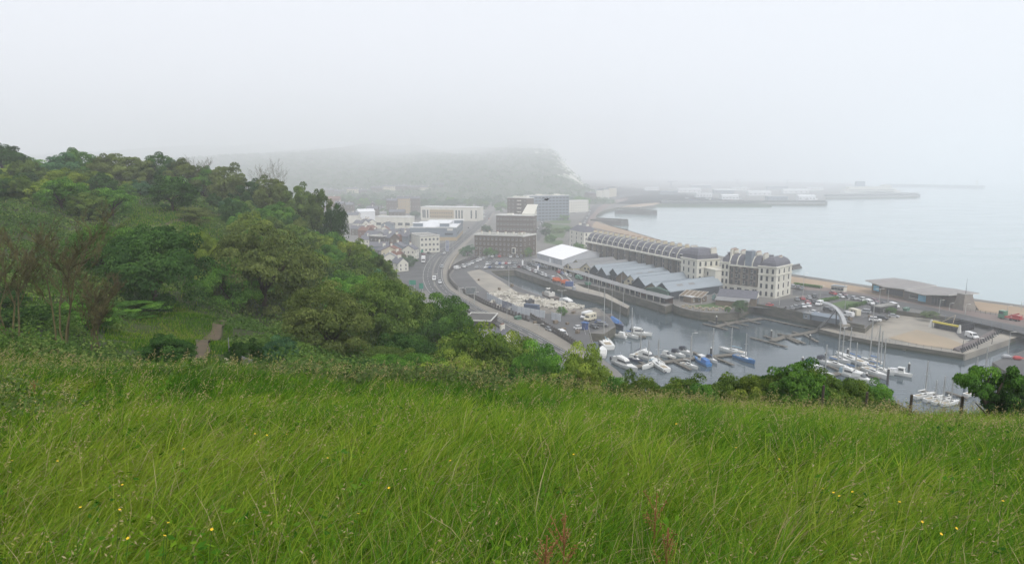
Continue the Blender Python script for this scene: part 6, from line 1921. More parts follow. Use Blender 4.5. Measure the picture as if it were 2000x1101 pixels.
# inner harbour
boat('fly', (1097, 592), (1128, 604), 'white cabin cruiser tied to the broken quay', cover=M_gel)
boat('rib', (1142, 585), (1133, 582), 'small red workboat under the pier wall', PM['red'])
S, Bw = G(1086, 590, 0), G(1060, 580, 0)
r = empty('tug_boat', (S + Bw) / 2, math.atan2(Bw.y - S.y, Bw.x - S.x), 'rusty grey tug at the edge of the rubble', 'boat')
L = (Bw - S).length
hull_mb(L, L * .36, 2.2).build('hull', M_rust, r)
MB().box(-L * .2, L * .16, -1.6, 1.6, 2.1, 4.0).box(-L * .05, L * .12, -1.2, 1.2, 4.002, 5.6).build('wheelhouse', M_frame, r)
MB().tube((-L * .14, 0, 4), (-L * .14, 0, 6.2), .45).build('funnel', M_dark, r); MB().tube((L * .05, 0, 5.6), (L * .05, 0, 9), .08).build('mast', M_dark, r)
MB().box(-L * .06, L * .13, -1.22, 1.22, 4.7, 5.3).build('window', M_glass, r)
S, Bw = G(1182, 621, 0), G(1216, 645, 0)
r = empty('barge', (S + Bw) / 2, math.atan2(Bw.y - S.y, Bw.x - S.x), 'dark sailing barge with blue covers at the west quay', 'boat')
L = (Bw - S).length
hull_mb(L, 5, 1.6).build('hull', M_navy, r)
MB().hull([[(-L * .1, -1.6, 1.5), (L * .3, -1.5, 1.6), (L * .3, 1.5, 1.6), (-L * .1, 1.6, 1.5)], [(-L * .1, -.3, 2.9), (L * .28, -.3, 2.9), (L * .28, .3, 2.9), (-L * .1, .3, 2.9)]]).build('cover', M_canv, r)
MB().box(-L * .35, -L * .14, -1.5, 1.5, 1.5, 2.7).build('deckhouse', M_rust, r)
MB().tube((-L * .12, 0, 1.5), (-L * .12, 0, D(1192, 547, r.location.y).z), .16, .08).build('mast', M_alu, r); MB().tube((L * .34, 0, 1.5), (L * .34, 0, 11), .1, .06).build('foremast', M_alu, r)
# orange lifeboats on the quay with white davits
for u, v, lb in [(1087, 551.5, 'orange enclosed lifeboat under a white davit, left one'), (1104, 556, 'orange enclosed lifeboat before the blue container, right one')]:
    p = G(u, v)
    r = empty('lifeboat', (p.x, p.y, ZL + .9), -.4, lb, 'lifeboat', 'lifeboats on the quay')
    MB().hull([[(x, y * math.sin(.15 + .87 * math.pi * k / 8) * 1.5, z) for y, z in ((-1, .5), (-.8, -.2), (0, -.6), (.8, -.2), (1, .5), (.75, 1.5), (0, 1.9), (-.75, 1.5))] for k, x in enumerate([-3.2 + .8 * q for q in range(9)])]).build('hull', M_oran, r)
    MB().box(-1.2, 1.4, -1.0, 1.0, 1.5, 2.1).build('canopy', M_oran, r)
    r.scale = (.72, .8, .9)
    MB().box(-2, -1.6, -1.5, 1.5, -.9, .1).box(1.6, 2, -1.5, 1.5, -.9, .1).build('cradle', M_dark, r)
    dv = empty('davit', (p.x + 1.8, p.y - 2.0, ZL), .3, f"white davit arm over the {'left' if u < 1095 else 'right'} orange lifeboat", 'davit', 'davits on the quay')
    MB().tube((2.6, 0, 0), (.8, 0, 3.2), .28).tube((.8, 0, 3.2), (-1.6, 0, 5.2), .28, .18).build('arm', M_frame, dv)
    MB().box(2.0, 3.2, -.5, .5, 0, .4).build('base', M_dark, dv)

# ================================================================ HARBOUR FURNITURE
def ribs(name, label, cat, root, A, B, z, h):
    """shipping container with ribbed sides"""


def container(a, b, colour, label, dep=2.4, h=2.6):
    A, B = G(*a), G(*b)
    rz, L = frame_ab(A, B)
    r = empty('container', A, rz, label, 'container')
    mb = MB().box(0, L, 0, dep, .1, h)
    for k in range(int(L / .5)): mb.box(.15 + k * .5, .35 + k * .5, -.05, -.001, .2, h - .1)
    mb.build('body', colour, r)
    MB().box(L + .002, L + .08, .1, dep / 2 - .05, .2, h - .1).box(L + .002, L + .08, dep / 2 + .05, dep - .1, .2, h - .1).build('door', colour, r)
    return r


container((1023, 605), (1049, 608), mat('container_navy', (0.06, 0.085, 0.14), (0.09, 0.115, 0.17), 1, .7, coords='obj'), 'dark blue container behind the white hoarding')
container((1104, 559.5), (1119, 560), PM['blue'], 'blue container beside the right orange lifeboat')
container((1117, 566), (1120, 567), PM['silver'], 'small grey cabinet on the quay by the lifeboats', 1.4, 1.8)
# white hoarding
M_hoard = mat('hoarding_white', (0.62, 0.64, 0.68), (0.54, 0.57, 0.61), .6, .6, coords='obj')
M_photo = mat('hoarding_pictures', (0.10, 0.13, 0.24), (0.40, 0.40, 0.42), .35, .6, coords='obj')


def hoarding(pts, h, label, pict=None):
    P = [G(*p) for p in pts]
    r = empty('hoarding', P[0], 0, label, 'hoarding')
    for k, (a, b) in enumerate(zip(P[:-1], P[1:])):
        rz, L = frame_ab(a, b); o = a - P[0]
        MB().box(0, L, 0, .12, 0, h).build('panel', M_photo if pict and k in pict else M_hoard, r, (o.x, o.y, 0), rz)
        n = max(1, int(L / 2.4)); q = MB()
        for j in range(n): q.box(j * 2.4, j * 2.4 + .08, -.04, -.001, 0, h + .1)
        q.build('batten', M_steel, r, (o.x, o.y, 0), rz)
    return r


hoarding([(951, 584), (981, 599), (1000, 606), (1010, 611.5), (1064, 621)], 3.0, 'long white hoarding with blue pictures along the rubble site', (1,))
hoarding([(1077, 624), (1095, 628)], 3.0, 'short white hoarding right of the site gate')
p0 = [(1096, 627), (1122, 624)]
# rubble heaps: stone blocks
M_block = mat('broken_concrete', (0.58, 0.55, 0.48), (0.32, 0.30, 0.26), .8, .95, detail=8)


def rubble(label, region, n, s, seed):
    rs = random.Random(seed); mb = MB()
    for k in range(n):
        t = rs.random(); u = region[0][0] + (region[1][0] - region[0][0]) * t + rs.gauss(0, region[2][0]); v = region[0][1] + (region[1][1] - region[0][1]) * t + rs.gauss(0, region[2][1])
        p = G(u, v); q = s * rs.uniform(.35, 1.2)
        z0 = ZL + .15 + rs.uniform(0, .9) * max(0, 1 - abs(rs.gauss(0, 1)))
        a = [rs.uniform(-1, 1) for _ in range(3)]
        M = Matrix.Rotation(a[0] * 3, 4, 'Z') @ Matrix.Rotation(a[1] * .5, 4, 'X') @ Matrix.Rotation(a[2] * .5, 4, 'Y')
        vs = [Vector((p.x, p.y, z0)) + (M @ Vector((x * q * rs.uniform(.7, 1.1), y * q * .8, z * q * .55))) for x in (-1, 1) for y in (-1, 1) for z in (-1, 1)]
        mb.add(vs, [(0, 1, 3, 2), (4, 6, 7, 5), (0, 4, 5, 1), (2, 3, 7, 6), (0, 2, 6, 4), (1, 5, 7, 3)])
    o = mb.build('rubble', M_block)
    return tag(o, label, 'rubble', kind='stuff')


rubble('pale broken concrete heaped behind the hoarding', ((975, 590), (1020, 600), (9, 3)), 230, .9, 1)
rubble('long bank of pale boulders along the dock edge', ((1000, 581), (1130, 601), (6, 2)), 260, 1.0, 2)
rubble('flat slabs on the concrete beside the hoarding', ((962, 577), (1003, 574), (4, 1.2)), 60, 1.1, 3)
rubble('row of big pale stones beside the tug', ((1045, 597), (1110, 603), (4, 1.0)), 50, 1.1, 4)
o = rubble('dark heap of old tyres and timber on the rubble ground', ((1027, 591), (1042, 590), (2, .8)), 50, .8, 5); o.data.materials[0] = M_dark
# balustrade along the promenade
def balustrade(pts, label, sp, h, wallh, m, name='balustrade', pw=.32):
    P = [G(*p) for p in pts]
    P = smooth(P, 2)
    r = empty(name, P[0], 0, label, 'wall')
    w_ = MB(); acc = 0; k = 0
    me = MB().box(-pw, pw, -pw, pw, wallh, h).box(-pw * 1.25, pw * 1.25, -pw * 1.25, pw * 1.25, h + .002, h + .15).mesh('post', m)
    rl = MB()
    for a, b in zip(P[:-1], P[1:]):
        a0, b0 = a - P[0], b - P[0]; d = (b0 - a0); L = d.length
        if L < 1e-4: continue
        d.normalize(); s = Vector((-d.y, d.x, 0)) * .22
        w_.hull([[a0 - s, a0 + s, a0 + s + Vector((0, 0, wallh)), a0 - s + Vector((0, 0, wallh))], [b0 - s, b0 + s, b0 + s + Vector((0, 0, wallh)), b0 - s + Vector((0, 0, wallh))]])
        rl.tube(a0 + Vector((0, 0, h * .8)), b0 + Vector((0, 0, h * .8)), .06, n=4)
        while acc < L:
            if k < 100: q = a0 + d * acc; link('post', me, r, (q.x, q.y, 0), math.atan2(d.y, d.x)); k += 1
            acc += sp
        acc -= L
    w_.build('wall', m, r); rl.build('rail', M_dark, r)
    return r


M_brwall = mat('promenade_wall_stone', (0.075, 0.068, 0.065), (0.11, 0.10, 0.095), 1, .9, coords='obj')
balustrade([(905, 572), (925, 583), (950, 597), (985, 611), (1015, 622), (1034, 628)], 'dark pillared promenade wall along the coast road', 2.6, 2.1, .95, M_brwall)
balustrade([(1037, 622), (1060, 637), (1085, 652), (1110, 667), (1127, 679)], 'dark pillared promenade wall beside the west quay', 2.2, 2.1, 1.0, M_brwall)
balustrade([(932, 504), (912, 510), (890, 520), (877, 533), (875, 543), (880, 554), (893, 566)], 'curved pillared wall round the promenade bend', 3.0, 2.0, 1.0, M_brwall)
M_cw = mat('road_retaining_wall', (0.42, 0.37, 0.29), (0.34, 0.30, 0.24), .5, .9, coords='obj')
balustrade([(902, 489), (892, 500), (882, 515), (877, 528)], 'buff parapet wall on the inside of the road bend', 60, 1.3, 1.25, M_cw, 'parapet_wall')
balustrade([(870, 591), (900, 604), (935, 618), (958, 629), (990, 651), (1040, 676)], 'low dark kerb wall on the landward side of the coast road', 60, .9, .85, M_brwall, 'parapet_wall')


# railings
def railing(pts, label, z=ZL, h=1.1, sp=2.0, m=None, sm=1):
    P = [G(u, v, z) for u, v in pts]
    if sm: P = smooth(P, sm)
    r = empty('railing', P[0], 0, label, 'railing')
    mb = MB(); po = MB()
    for a, b in zip(P[:-1], P[1:]):
        a, b = a - P[0], b - P[0]; L = (b - a).length
        for q in (.35, .7, 1.0): mb.tube(a + Vector((0, 0, h * q)), b + Vector((0, 0, h * q)), .03, n=3)
        for k in range(max(1, int(L / sp))):
            c = a.lerp(b, k / max(1, int(L / sp))); po.tube(c, c + Vector((0, 0, h + .1)), .045, n=4)
    me = mb; me.v += []
    n0 = len(mb.v); mb.v += po.v; mb.f += [tuple(i + n0 for i in f) for f in po.f]; mb.m += po.m
    mb.build('rails', m or M_dark, r)
    return r


railing([(967, 535), (1025, 565.5), (1057, 576.5)], 'dark railing along the west side of the inner dock')
railing([(1006, 528), (1080, 554), (1103, 562.5)], 'dark railing along the east side of the inner dock')
railing([(1640, 652), (1700, 664), (1800, 679), (1878, 690)], 'grey railing along the front edge of the buff wharf', ZW + .05, m=M_steel)
railing([(1240, 573), (1302, 589)], 'railing above the curved harbour wall')
railing([(1750, 606), (1840, 623), (2000, 650), (2100, 668)], 'long wire fence between the wharf and the seafront road', h=2.0, sp=3, m=M_steel)
railing([(1135, 603), (1150, 599), (1170, 601)], 'jagged old fence at the broken quay corner', h=2.2, sp=1.0)
railing([(1880, 607), (1940, 616), (2000, 621), (2080, 632)], 'dark posts along the beach promenade', h=1.4, sp=1.6)
# car-park parapet wall and lean sheds
balustrade([(1462, 598.5), (1475, 596.5), (1530, 607), (1600, 621.5), (1640, 631), (1688, 640)], 'grey stone parapet on the harbour wall of the south car park', 14, 1.2, 1.1, M_wall, 'parapet_wall', .25)
r, L = block('long grey shed roof below the parapet beside the arch', G(1585, 624), G(1640, 634), 4, 2.0, M_steel, 'gable', M_steel, 1, 0, 0, rh=.8, cat='shed', name='shed')
r, L = block('grey kiosk on the harbour wall left of the arch', G(1568, 622), G(1580, 624), 3, 2.2, M_steel, 'flat', M_flatr, 1, 1, 0, (1, 1), cat='kiosk', name='kiosk', parapet=.1)
r, L = block('low grey cabin row by the wharf road', G(1718, 612), G(1752, 606), 4, 2.4, M_dark, 'flat', M_flatr, 1, 2, 1, (1.2, 1), cat='shed', name='shed', parapet=.1)
r, L = block('long grey seafront shelter by the beach', G(1623, 568), G(1647, 571), 4, 2.6, M_white, 'flat', M_steel, 1, 4, 0, (1.6, 1.4), cat='shelter', name='shelter', parapet=.1)
# hedges
for a, b, lb in [((1600, 591), (1636, 584.5), 'clipped hedge along the top of the small lawn'), ((1651, 604), (1692, 593.5), 'clipped hedge at the front of the small lawn'), ((1552, 557), (1604, 563.5), 'scrubby hedge between promenade and beach')]:
    A, B = G(*a), G(*b); L = (B - A).length; n = int(L * 260)
    t = rng.random(n)
    Pp = np.stack([A.x + (B.x - A.x) * t + rng.uniform(-.7, .7, n), A.y + (B.y - A.y) * t + rng.uniform(-.7, .7, n), ZL + 1.5 * rng.random(n) ** .6], 1)
    V, Fq = leaves(Pp, rng.normal(size=Pp.shape) + np.array([0, 0, .6]), .38, .24)
    tag(link('hedge', np_mesh('hedge', V, Fq, M_leaf['green'], rng.random(n))), lb, 'hedge')
# trees in the town
for k, (u, v, hh, rd, kd, lb) in enumerate([
        (913, 500, 8, 6, 'blue', 'leafy tree at the left end of the brick terrace'), (955, 500, 6.5, 5, 'green', 'small tree before the brick terrace'), (965, 502, 5, 3.5, 'green', 'smaller tree right of the small terrace tree'),
        (1030, 501, 7, 4.5, 'green', 'light green tree at the marquee corner'), (1022, 502, 5, 4, 'lime', 'low yellow-green bush left of the marquee'), (951, 457, 9, 6, 'dark', 'dark round tree between road and flats'),
        (1130, 494, 8, 6, 'green', 'green tree between the marquee and the crescent'), (793, 522, 8, 7, 'dark', 'dark round tree on the junction corner'), (1097, 616, 4, 2.6, 'green', 'lone green bush behind the short hoarding'),
        (1446, 609, 5, 4, 'dark', 'dark ivy bush growing on the bastion wall'), (1421, 609, 2.5, 1.5, 'green', 'small shrub on the bastion wall'), (1740, 612, 3, 2.5, 'green', 'low shrub at the wharf fence'), (1815, 618, 2.4, 4, 'olive', 'weedy scrub along the wharf fence'),
        (750, 425, 12, 8, 'green', 'hazy green tree right of the white hall'), (733, 424, 11, 8, 'dark', 'hazy dark tree behind the white hall'), (700, 418, 12, 9, 'blue', 'hazy tree left of the chapel block'), (812, 428, 11, 9, 'blue', 'hazy dark tree left of the screened building'),
        (1076, 472, 6, 6, 'green', 'bushy tree in the lower gardens'), (1067, 460, 7, 6, 'dark', 'dark tree along the gardens edge'), (1068, 447, 7, 6, 'green', 'green tree along the gardens edge'), (1090, 455, 5, 9, 'olive', 'long shrub bed across the gardens'), (1110, 452, 5, 7, 'green', 'shrub bed at the right of the gardens'), (1100, 430, 8, 10, 'green', 'tree line before the grey slab'), (1078, 428, 8, 10, 'dark', 'dark tree line before the grey slab')]):
    p = G(u, v)
    tree(p.x, p.y, ZL, rd, hh, kd, CR_FAR, lb, group='trees in the town', name='town_tree')
# wood on the far hillside (reads as one mass)
n = 4600
X = rng.uniform(-1400, 200, n); Y = 1255 + 2300 * rng.random(n) ** 1.6
Z = far_z(X, Y)
ok = (Z > 3.5)
X, Y, Z = X[ok], Y[ok], Z[ok]; n = len(X)
m = 26
k = np.repeat(np.arange(n), m)
rr_ = rng.uniform(7, 15, n); e = rnd_dir(n * m, up=.8)
Pp = np.stack([X, Y, Z], 1)[k] + e * (rr_[k] * rng.random(n * m) ** .3)[:, None] * np.array([1, 1, .8])
V, Fq = leaves(Pp, e + np.array([0, 0, .5]) + .3 * rng.normal(size=e.shape), rng.uniform(2.5, 5, n * m), rng.uniform(2, 4, n * m))
tag(link('hillside_wood', np_mesh('hillside_wood', V, Fq, M_leaf['dark'], np.clip(.25 + rng.random(n)[k] * .4 + .2 * rng.random(n * m), 0, 1))), 'hazy wood covering the far hill', 'wood', kind='stuff')
# trees in the valley before the far hill
cnt = {}
for k in range(46):
    u = 560 + 13.2 * k + random.uniform(-5, 5); v = random.uniform(396, 414)
    p = G(u, v)
    kd = random.choice(['dark', 'green', 'blue']); cnt[kd] = cnt.get(kd, 0) + 1
    if u > 1150: continue
    tree(p.x, p.y, ZL, random.uniform(10, 17), random.uniform(13, 22), kd, CR_FAR, f'{ordinal(cnt[kd])} hazy {KW[kd]} tree from the left along the foot of the far hill', group='trees at the foot of the far hill', name='valley_tree')
# lamps and poles
def lamp(u, vb, vt, label, z=ZL, arms=1, m=None, name='street_lamp', cat='street lamp', group='street lamps'):
    p = G(u, vb, z); h = max(2.5, D(u, vt, p.y).z - z)
    r = empty(name, p, 0, label, cat, group)
    MB().tube((0, 0, 0), (0, 0, h), .13, .08, 6).build('pole', m or M_alu, r)
    for s in ((-1, 1) if arms == 2 else (1,)):
        if arms: MB().tube((0, 0, h - .1), (s * 1.3, 0, h + .05), .06, n=4).hull([[(s * 1.0, -.18, h), (s * 1.9, -.14, h), (s * 1.9, .14, h), (s * 1.0, .18, h)], [(s * 1.0, -.14, h + .16), (s * 1.85, -.1, h + .12), (s * 1.85, .1, h + .12), (s * 1.0, .14, h + .16)]]).build('lantern', M_frame, r)
    return r


for k, (u, vb, vt) in enumerate([(1149, 570, 536), (1170, 577, 541), (1217, 597, 557), (1214, 560, 531), (1232, 560, 536)]):
    lamp(u, vb, vt, f"{ordinal(k + 1)} tall pale pole from the left {'on the harbour pier' if k < 3 else 'beside the colonnade'}", arms=0, name='flagpole', cat='pole', group='tall pale poles by the inner harbour')
LMP = [(994, 560, 523, 1, 'lamp at the west edge of the inner dock'), (1097, 618, 567, 2, 'double-headed lamp on the rubble quay'), (898, 597, 562, 1, 'lamp on the pavement at the promenade bend'), (927, 594, 570, 1, 'lamp beside the gantry sign'),
       (990, 625, 600, 1, 'lamp on the pavement by the long pillared wall'), (1053, 645, 634, 2, 'short double lamp at the quay gates'), (937, 503, 483, 2, 'double lamp at the top of the north car park'), (840, 525, 500, 1, 'lamp at the junction'), (848, 560, 535, 1, 'lamp on the central reserve of the bend'),
       (906, 473, 453, 1, 'first lamp up the straight of the coast road'), (918, 462, 446, 1, 'second lamp up the straight of the coast road'), (885, 498, 472, 1, 'dark lamp on the inside of the road bend'),
       (1568, 577, 533, 1, 'white lamp at the right of the white block'), (1601, 585, 558, 1, 'lamp at the car park corner'), (1649, 570, 549, 1, 'lamp by the seafront shelter'), (1650, 606, 584, 1, 'lamp on the small lawn corner'), (1716, 606, 564, 2, 'double lamp on the road by the beach centre'),
       (1734, 590, 565, 0, 'slim mast before the beach centre'), (1834, 612, 586, 1, 'first dark lamp right of the beach centre'), (1885, 614, 594, 1, 'tall dark lamp below the lookout tower'), (1854, 606, 592, 1, 'short dark lamp on the promenade'),
       (1994, 607, 589, 1, 'dark lamp at the far right of the promenade'), (1967, 612, 597, 1, 'dark lamp before the green lorry'), (1969, 690, 648, 1, 'tall grey lamp on the far wharf corner'), (1405, 577, 560, 1, 'white lamp behind the slate shed'), (1350, 562, 545, 1, 'white lamp behind the harbour sheds'), (1522, 596, 578, 0, 'white post at the corner of the white block')]
for u, vb, vt, ar, lb in LMP: lamp(u, vb, vt, lb, arms=ar)
for u, vb, vt, lb in [(1879, 690, 664, 'dark lantern at the tip of the buff wharf'), (1909, 681, 660, 'dark lantern on the curved wharf rail'), (1937, 672, 655, 'dark lantern furthest along the curved wharf rail')]:
    lamp(u, vb, vt, lb, ZW, 1, M_dark)
for u, vb, vt, lb in [(1019, 524, 508, 'white banner post at the head of the quay'), (1049, 531, 519, 'short white banner post on the quay'), (1073, 518, 504, 'blue and white banner post by the marquee')]:
    p = G(u, vb); h = D(u, vt, p.y).z - ZL
    r = empty('banner_post', p, 0, lb, 'banner', 'banner posts on the quay')
    MB().tube((0, 0, 0), (0, 0, h), .07).build('pole', M_alu, r); MB().box(.08, 1.0, -.03, .03, h * .35, h).build('banner', M_tent if u < 1060 else M_hoard, r)
# signs
def sign(u, vb, vt, wpx, hpx, colour, label, border=None, legs=2):
    p = G(u, vb); s = math.hypot(p.y, CAMZ) / F
    w_, hh = wpx * s, hpx * s; top = D(u, vt, p.y).z - ZL
    r = empty('road_sign', p, 0, label, 'road sign', 'road signs by the coast road')
    MB().box(-w_ / 2, w_ / 2, -.06, .06, top - hh, top).build('panel', colour, r)
    if border: MB().box(-w_ / 2 + .12, w_ / 2 - .12, -.075, -.061, top - hh + .12, top - .12).build('face', border, r)
    for x in ((-w_ * .3, w_ * .3) if legs == 2 else (0,)): MB().tube((x, .12, 0), (x, .12, top), .09).build('leg', M_alu, r)
    return r


M_sgn = mat('sign_green', (0.02, 0.20, 0.13), (0.025, 0.22, 0.15), 1, .5, coords='obj')
sign(806, 565, 547, 13, 9, M_sgn, 'wide green direction sign nearest the junction'); sign(823, 572, 553, 8, 11, M_sgn, 'tall green direction sign by the road bend')
sign(920, 592, 561, 20, 13, M_frame, 'white bordered gantry sign seen against the promenade', mat('gantry_face', (0.10, 0.12, 0.13), (0.2, 0.21, 0.22), .6, .6, coords='obj'))
sign(1163, 706, 667, 10, 21, M_steel, 'back of a tall blue-grey direction sign by the marina')
sign(874, 493, 469, 7, 22, M_frame, 'tall white shop totem by the supermarket', M_photo, 1)
for a, b, lb in [((775, 499), (795, 494), 'left green mesh site fence below the white block'), ((822, 496), (858, 479), 'right green mesh site fence beside the coast road')]:
    A, B = G(*a), G(*b); rz, L = frame_ab(A, B)
    r = empty('site_fence', A, rz, lb, 'fence'); MB().box(0, L, -.04, .04, .1, 2.6).build('mesh_panel', mat('green_mesh', (0.04, 0.26, 0.17), (0.05, 0.3, 0.2), 1, .8, coords='obj'), r)
    for k in range(6): link('post', MB().tube((0, 0, 0), (0, 0, 2.8), .05).mesh('post', M_alu), r, (L * k / 5, .1, 0))
# pontoons
M_pont = mat('pontoon_deck', (0.17, 0.155, 0.125), (0.115, 0.105, 0.09), .6, .9, detail=8)
M_float = mat('pontoon_float', (0.05, 0.048, 0.042), (0.08, 0.075, 0.06), 1, .9)


def pontoon(main, fingers, label, wm=2.6, wf=1.1):
    P0 = G(*main[0], .5)
    r = empty('pontoon', (P0.x, P0.y, 0), 0, label, 'pontoon', 'pontoons in the marina')

    def seg(a, b, w_, nm):
        A, B = G(*a, .5), G(*b, .5); rz, L = frame_ab(A, B); o = A - P0
        d = MB().box(0, L, -w_ / 2, w_ / 2, .38, .55)
        for k in range(max(2, int(L / 3))):
            x = L * k / max(2, int(L / 3)); d.box(x + .1, x + 1.7, -w_ / 2 + .08, w_ / 2 - .08, -.2, .379, 1)
        d.build(nm, [M_pont, M_float], r, (o.x, o.y, 0), rz)
    for a, b in zip(main[:-1], main[1:]): seg(a, b, wm, 'walkway')
    for a, b in fingers: seg(a, b, wf, 'finger')


pontoon([(1399, 637), (1432, 629), (1490, 621)], [((1373, 631), (1421, 643)), ((1414, 633), (1443, 640)), ((1438, 630), (1461, 635)), ((1462, 626), (1485, 631)), ((1423, 630), (1405, 625)), ((1445, 627), (1428, 623)), ((1467, 623), (1446, 619)), ((1385, 626), (1402, 631))], 'empty pontoon with fingers nearest the bastion')
pontoon([(1508, 665), (1535, 656), (1575, 650), (1604, 643)], [((1466, 658), (1538, 677)), ((1533, 657), (1560, 669)), ((1540, 657), (1572, 670)), ((1570, 652), (1598, 667)), ((1520, 651), (1541, 656)), ((1548, 647), (1562, 651)), ((1492, 655), (1512, 661))], 'empty pontoon with fingers below the arch')
pontoon([(1604, 643), (1560, 636), (1490, 621)], [], 'narrow walkway pontoon along the harbour wall', 1.4)
pontoon([(1604, 645), (1660, 656), (1770, 683)], [], 'narrow walkway pontoon under the buff wharf', 1.4)
pontoon([(1238, 716), (1300, 706), (1352, 699), (1436, 691)], [((1318, 706), (1349, 721)), ((1396, 697), (1433, 712)), ((1352, 686), (1378, 697)), ((1292, 702), (1280, 694)), ((1320, 702), (1300, 694)), ((1240, 716), (1222, 704)), ((1262, 712), (1240, 700))], 'busy middle pontoon lined with cruisers', 2.4)
pontoon([(1158, 690), (1164, 668), (1202, 652), (1262, 657)], [((1202, 652), (1190, 640))], 'pontoon at the foot of the west gangway', 2.2)
pontoon([(1620, 732), (1690, 716), (1715, 708)], [((1660, 722), (1720, 738)), ((1690, 716), (1740, 728)), ((1650, 726), (1615, 712))], 'right hand pontoon of crowded yachts', 2.2)
pontoon([(1801, 762), (1880, 786)], [((1848, 764), (1890, 777))], 'pontoon behind the lone fence post', 1.4)
# gangways
for a, b, z0, z1, lb in [((1145, 645), (1156, 688), ZL, .6, 'grey gangway from the west quay down to the pontoon'), ((1613, 631), (1598, 645), ZL, .6, 'timber gangway from the harbour wall below the arch')]:
    A, B = G(*a, z0), G(*b, z1)
    r = empty('gangway', A, 0, lb, 'gangway', 'gangways to the pontoons')
    d = (B - A); s = Vector((-d.y, d.x, 0)).normalized() * .9; z = Vector((0, 0, .18)); o = Vector((0, 0, 0))
    MB().hull([[o - s, o + s, o + s + z, o - s + z], [d - s, d + s, d + s + z, d - s + z]]).build('deck', M_pont, r)
    for q in (-1, 1):
        t = MB(); t.tube(o + s * q + Vector((0, 0, 1.2)), d + s * q + Vector((0, 0, 1.2)), .06, n=4)
        for k in range(9): c = d * (k / 8) + s * q; t.tube(c, c + Vector((0, 0, 1.2)), .04, n=3)
        t.build('handrail', M_alu, r)
r, L = block('blue gate cabin at the head of the west gangway', G(1136, 643.5), G(1144, 645), 1.5, 2.6, PM['blue'], 'flat', M_canv, 1, 0, 0, cat='cabin', name='cabin', parapet=.1)
# mooring piles
for u, vb, vt, lb in [(1388, 703, 677, 'thick black mooring pile at the middle pontoon'), (1399, 633, 616, 'mooring pile on the bastion pontoon'), (1506, 660, 643, 'mooring pile on the pontoon below the arch'), (1612, 706, 687, 'white capped pile above the hedge, right of the short one'),
                      (1567, 712, 695, 'white capped pile just over the hedge top'), (1655, 697, 679, 'white capped pile behind the classic schooner'), (1775, 722, 707, 'white capped pile by the arched canopy boat'), (1733, 750, 717, 'tall dark pile in front of the arched canopy boat'),
                      (1692, 742, 726, 'short pile among the yachts at the hedge end'), (1884, 756, 735, 'white capped pile left of the hawthorn'), (1852, 785, 769, 'white capped pile among the yachts by the fence post'), (1582, 664, 652, 'thin pile on the finger pontoons')]:
    p = G(u, vb, 0); h = max(1.5, D(u, vt, p.y).z)
    r = empty('mooring_pile', p, 0, lb, 'mooring pile', 'mooring piles in the marina')
    MB().tube((0, 0, -.6), (0, 0, h - .5), .34, .34, 10).build('pile', M_dark, r); MB().tube((0, 0, h - .5), (0, 0, h), .36, .08, 10).build('cap', M_frame, r)
lamp(1350, 700, 650, 'slender grey lamp mast on the middle pontoon', .5); lamp(1716, 0 + 690, 0 + 640, 'slender pale lamp on the wharf walkway', .5, arms=0)
# wave-shaped arch on the harbour wall
yA = G(1648, 634).y
AP = [(1607, 591), (1615, 591.5), (1624, 595), (1633, 602), (1641, 612), (1646, 624), (1649, 638)]
pts = [D(u, v, yA - 2 + .06 * (1648 - u)) for u, v in AP]
base = Vector((pts[-1].x, pts[-1].y, ZL))
r = empty('wave_sculpture', base, 0, 'curved white wave-shaped arch leaning over the harbour wall', 'sculpture')
pts = smooth(pts, 2); n = len(pts); rings = []
for k, p in enumerate(pts):
    t = k / (n - 1); p = p - base
    d = (pts[min(k + 1, n - 1)] - pts[max(k - 1, 0)]).normalized(); a = Vector((0, 1, 0)); b = d.cross(a).normalized()
    w_, hh = .4 + 1.0 * t, .3 + .5 * t
    rings.append([p + a * w_ + b * hh, p - a * w_ + b * hh, p - a * w_ - b * hh, p + a * w_ - b * hh])
MB().hull(rings).build('arch', mat('arch_metal', (0.62, 0.63, 0.65), (0.50, 0.51, 0.53), .8, .4, coords='obj'), r)
q = pts[n // 2] - base
MB().tube(q, (q.x - 4.5, q.y, -.3), .22).tube(q, (q.x + 1.2, q.y + 2, -.3), .2).build('strut', M_dark, r)
MB().box(-1.6, 1.6, -1.4, 1.4, -.05, .9).build('plinth', M_conc, r)
# wharf: black tank with yellow beam, curved steps, tip lamp
A, B = G(1824, 640, ZW), G(1868, 649, ZW)
rz, L = frame_ab(A, B)
r = empty('linkspan_float', A, rz, 'black ribbed tank with a yellow beam on the buff wharf', 'tank')
mb = MB().box(0, L, 0, .5, .1, 2.2).box(0, L, 10.5, 11, .1, 2.5).box(0, .5, .501, 10.499, .1, 2.5).box(L - .5, L, .501, 10.499, .1, 2.5).box(.5, L - .5, .5, 10.5, .1, .9)
for k in range(int(L / 1.0)): mb.box(.2 + k, .45 + k, -.12, -.001, .1, 2.1)
for k in range(10): mb.box(L + .001, L + .12, .3 + k * 1.1, .6 + k * 1.1, .1, 2.1)
mb.build('tank', mat('tank_black', (0.012, 0.012, 0.016), (0.022, 0.022, 0.028), 1, .7, coords='obj'), r)
M_yel = mat('yellow_paint', (0.62, 0.52, 0.04), (0.5, 0.42, 0.05), 1, .6, coords='obj')
MB().box(-.4, L + .6, -.7, .5, 2.202, 2.75).build('beam', M_yel, r)
MB().tube((L * .3, 0, 2.7), (L * .55, 5, 5.6), .09).tube((L * .8, 0, 2.7), (L * .55, 5, 5.6), .09).build('sling', M_deck, r)
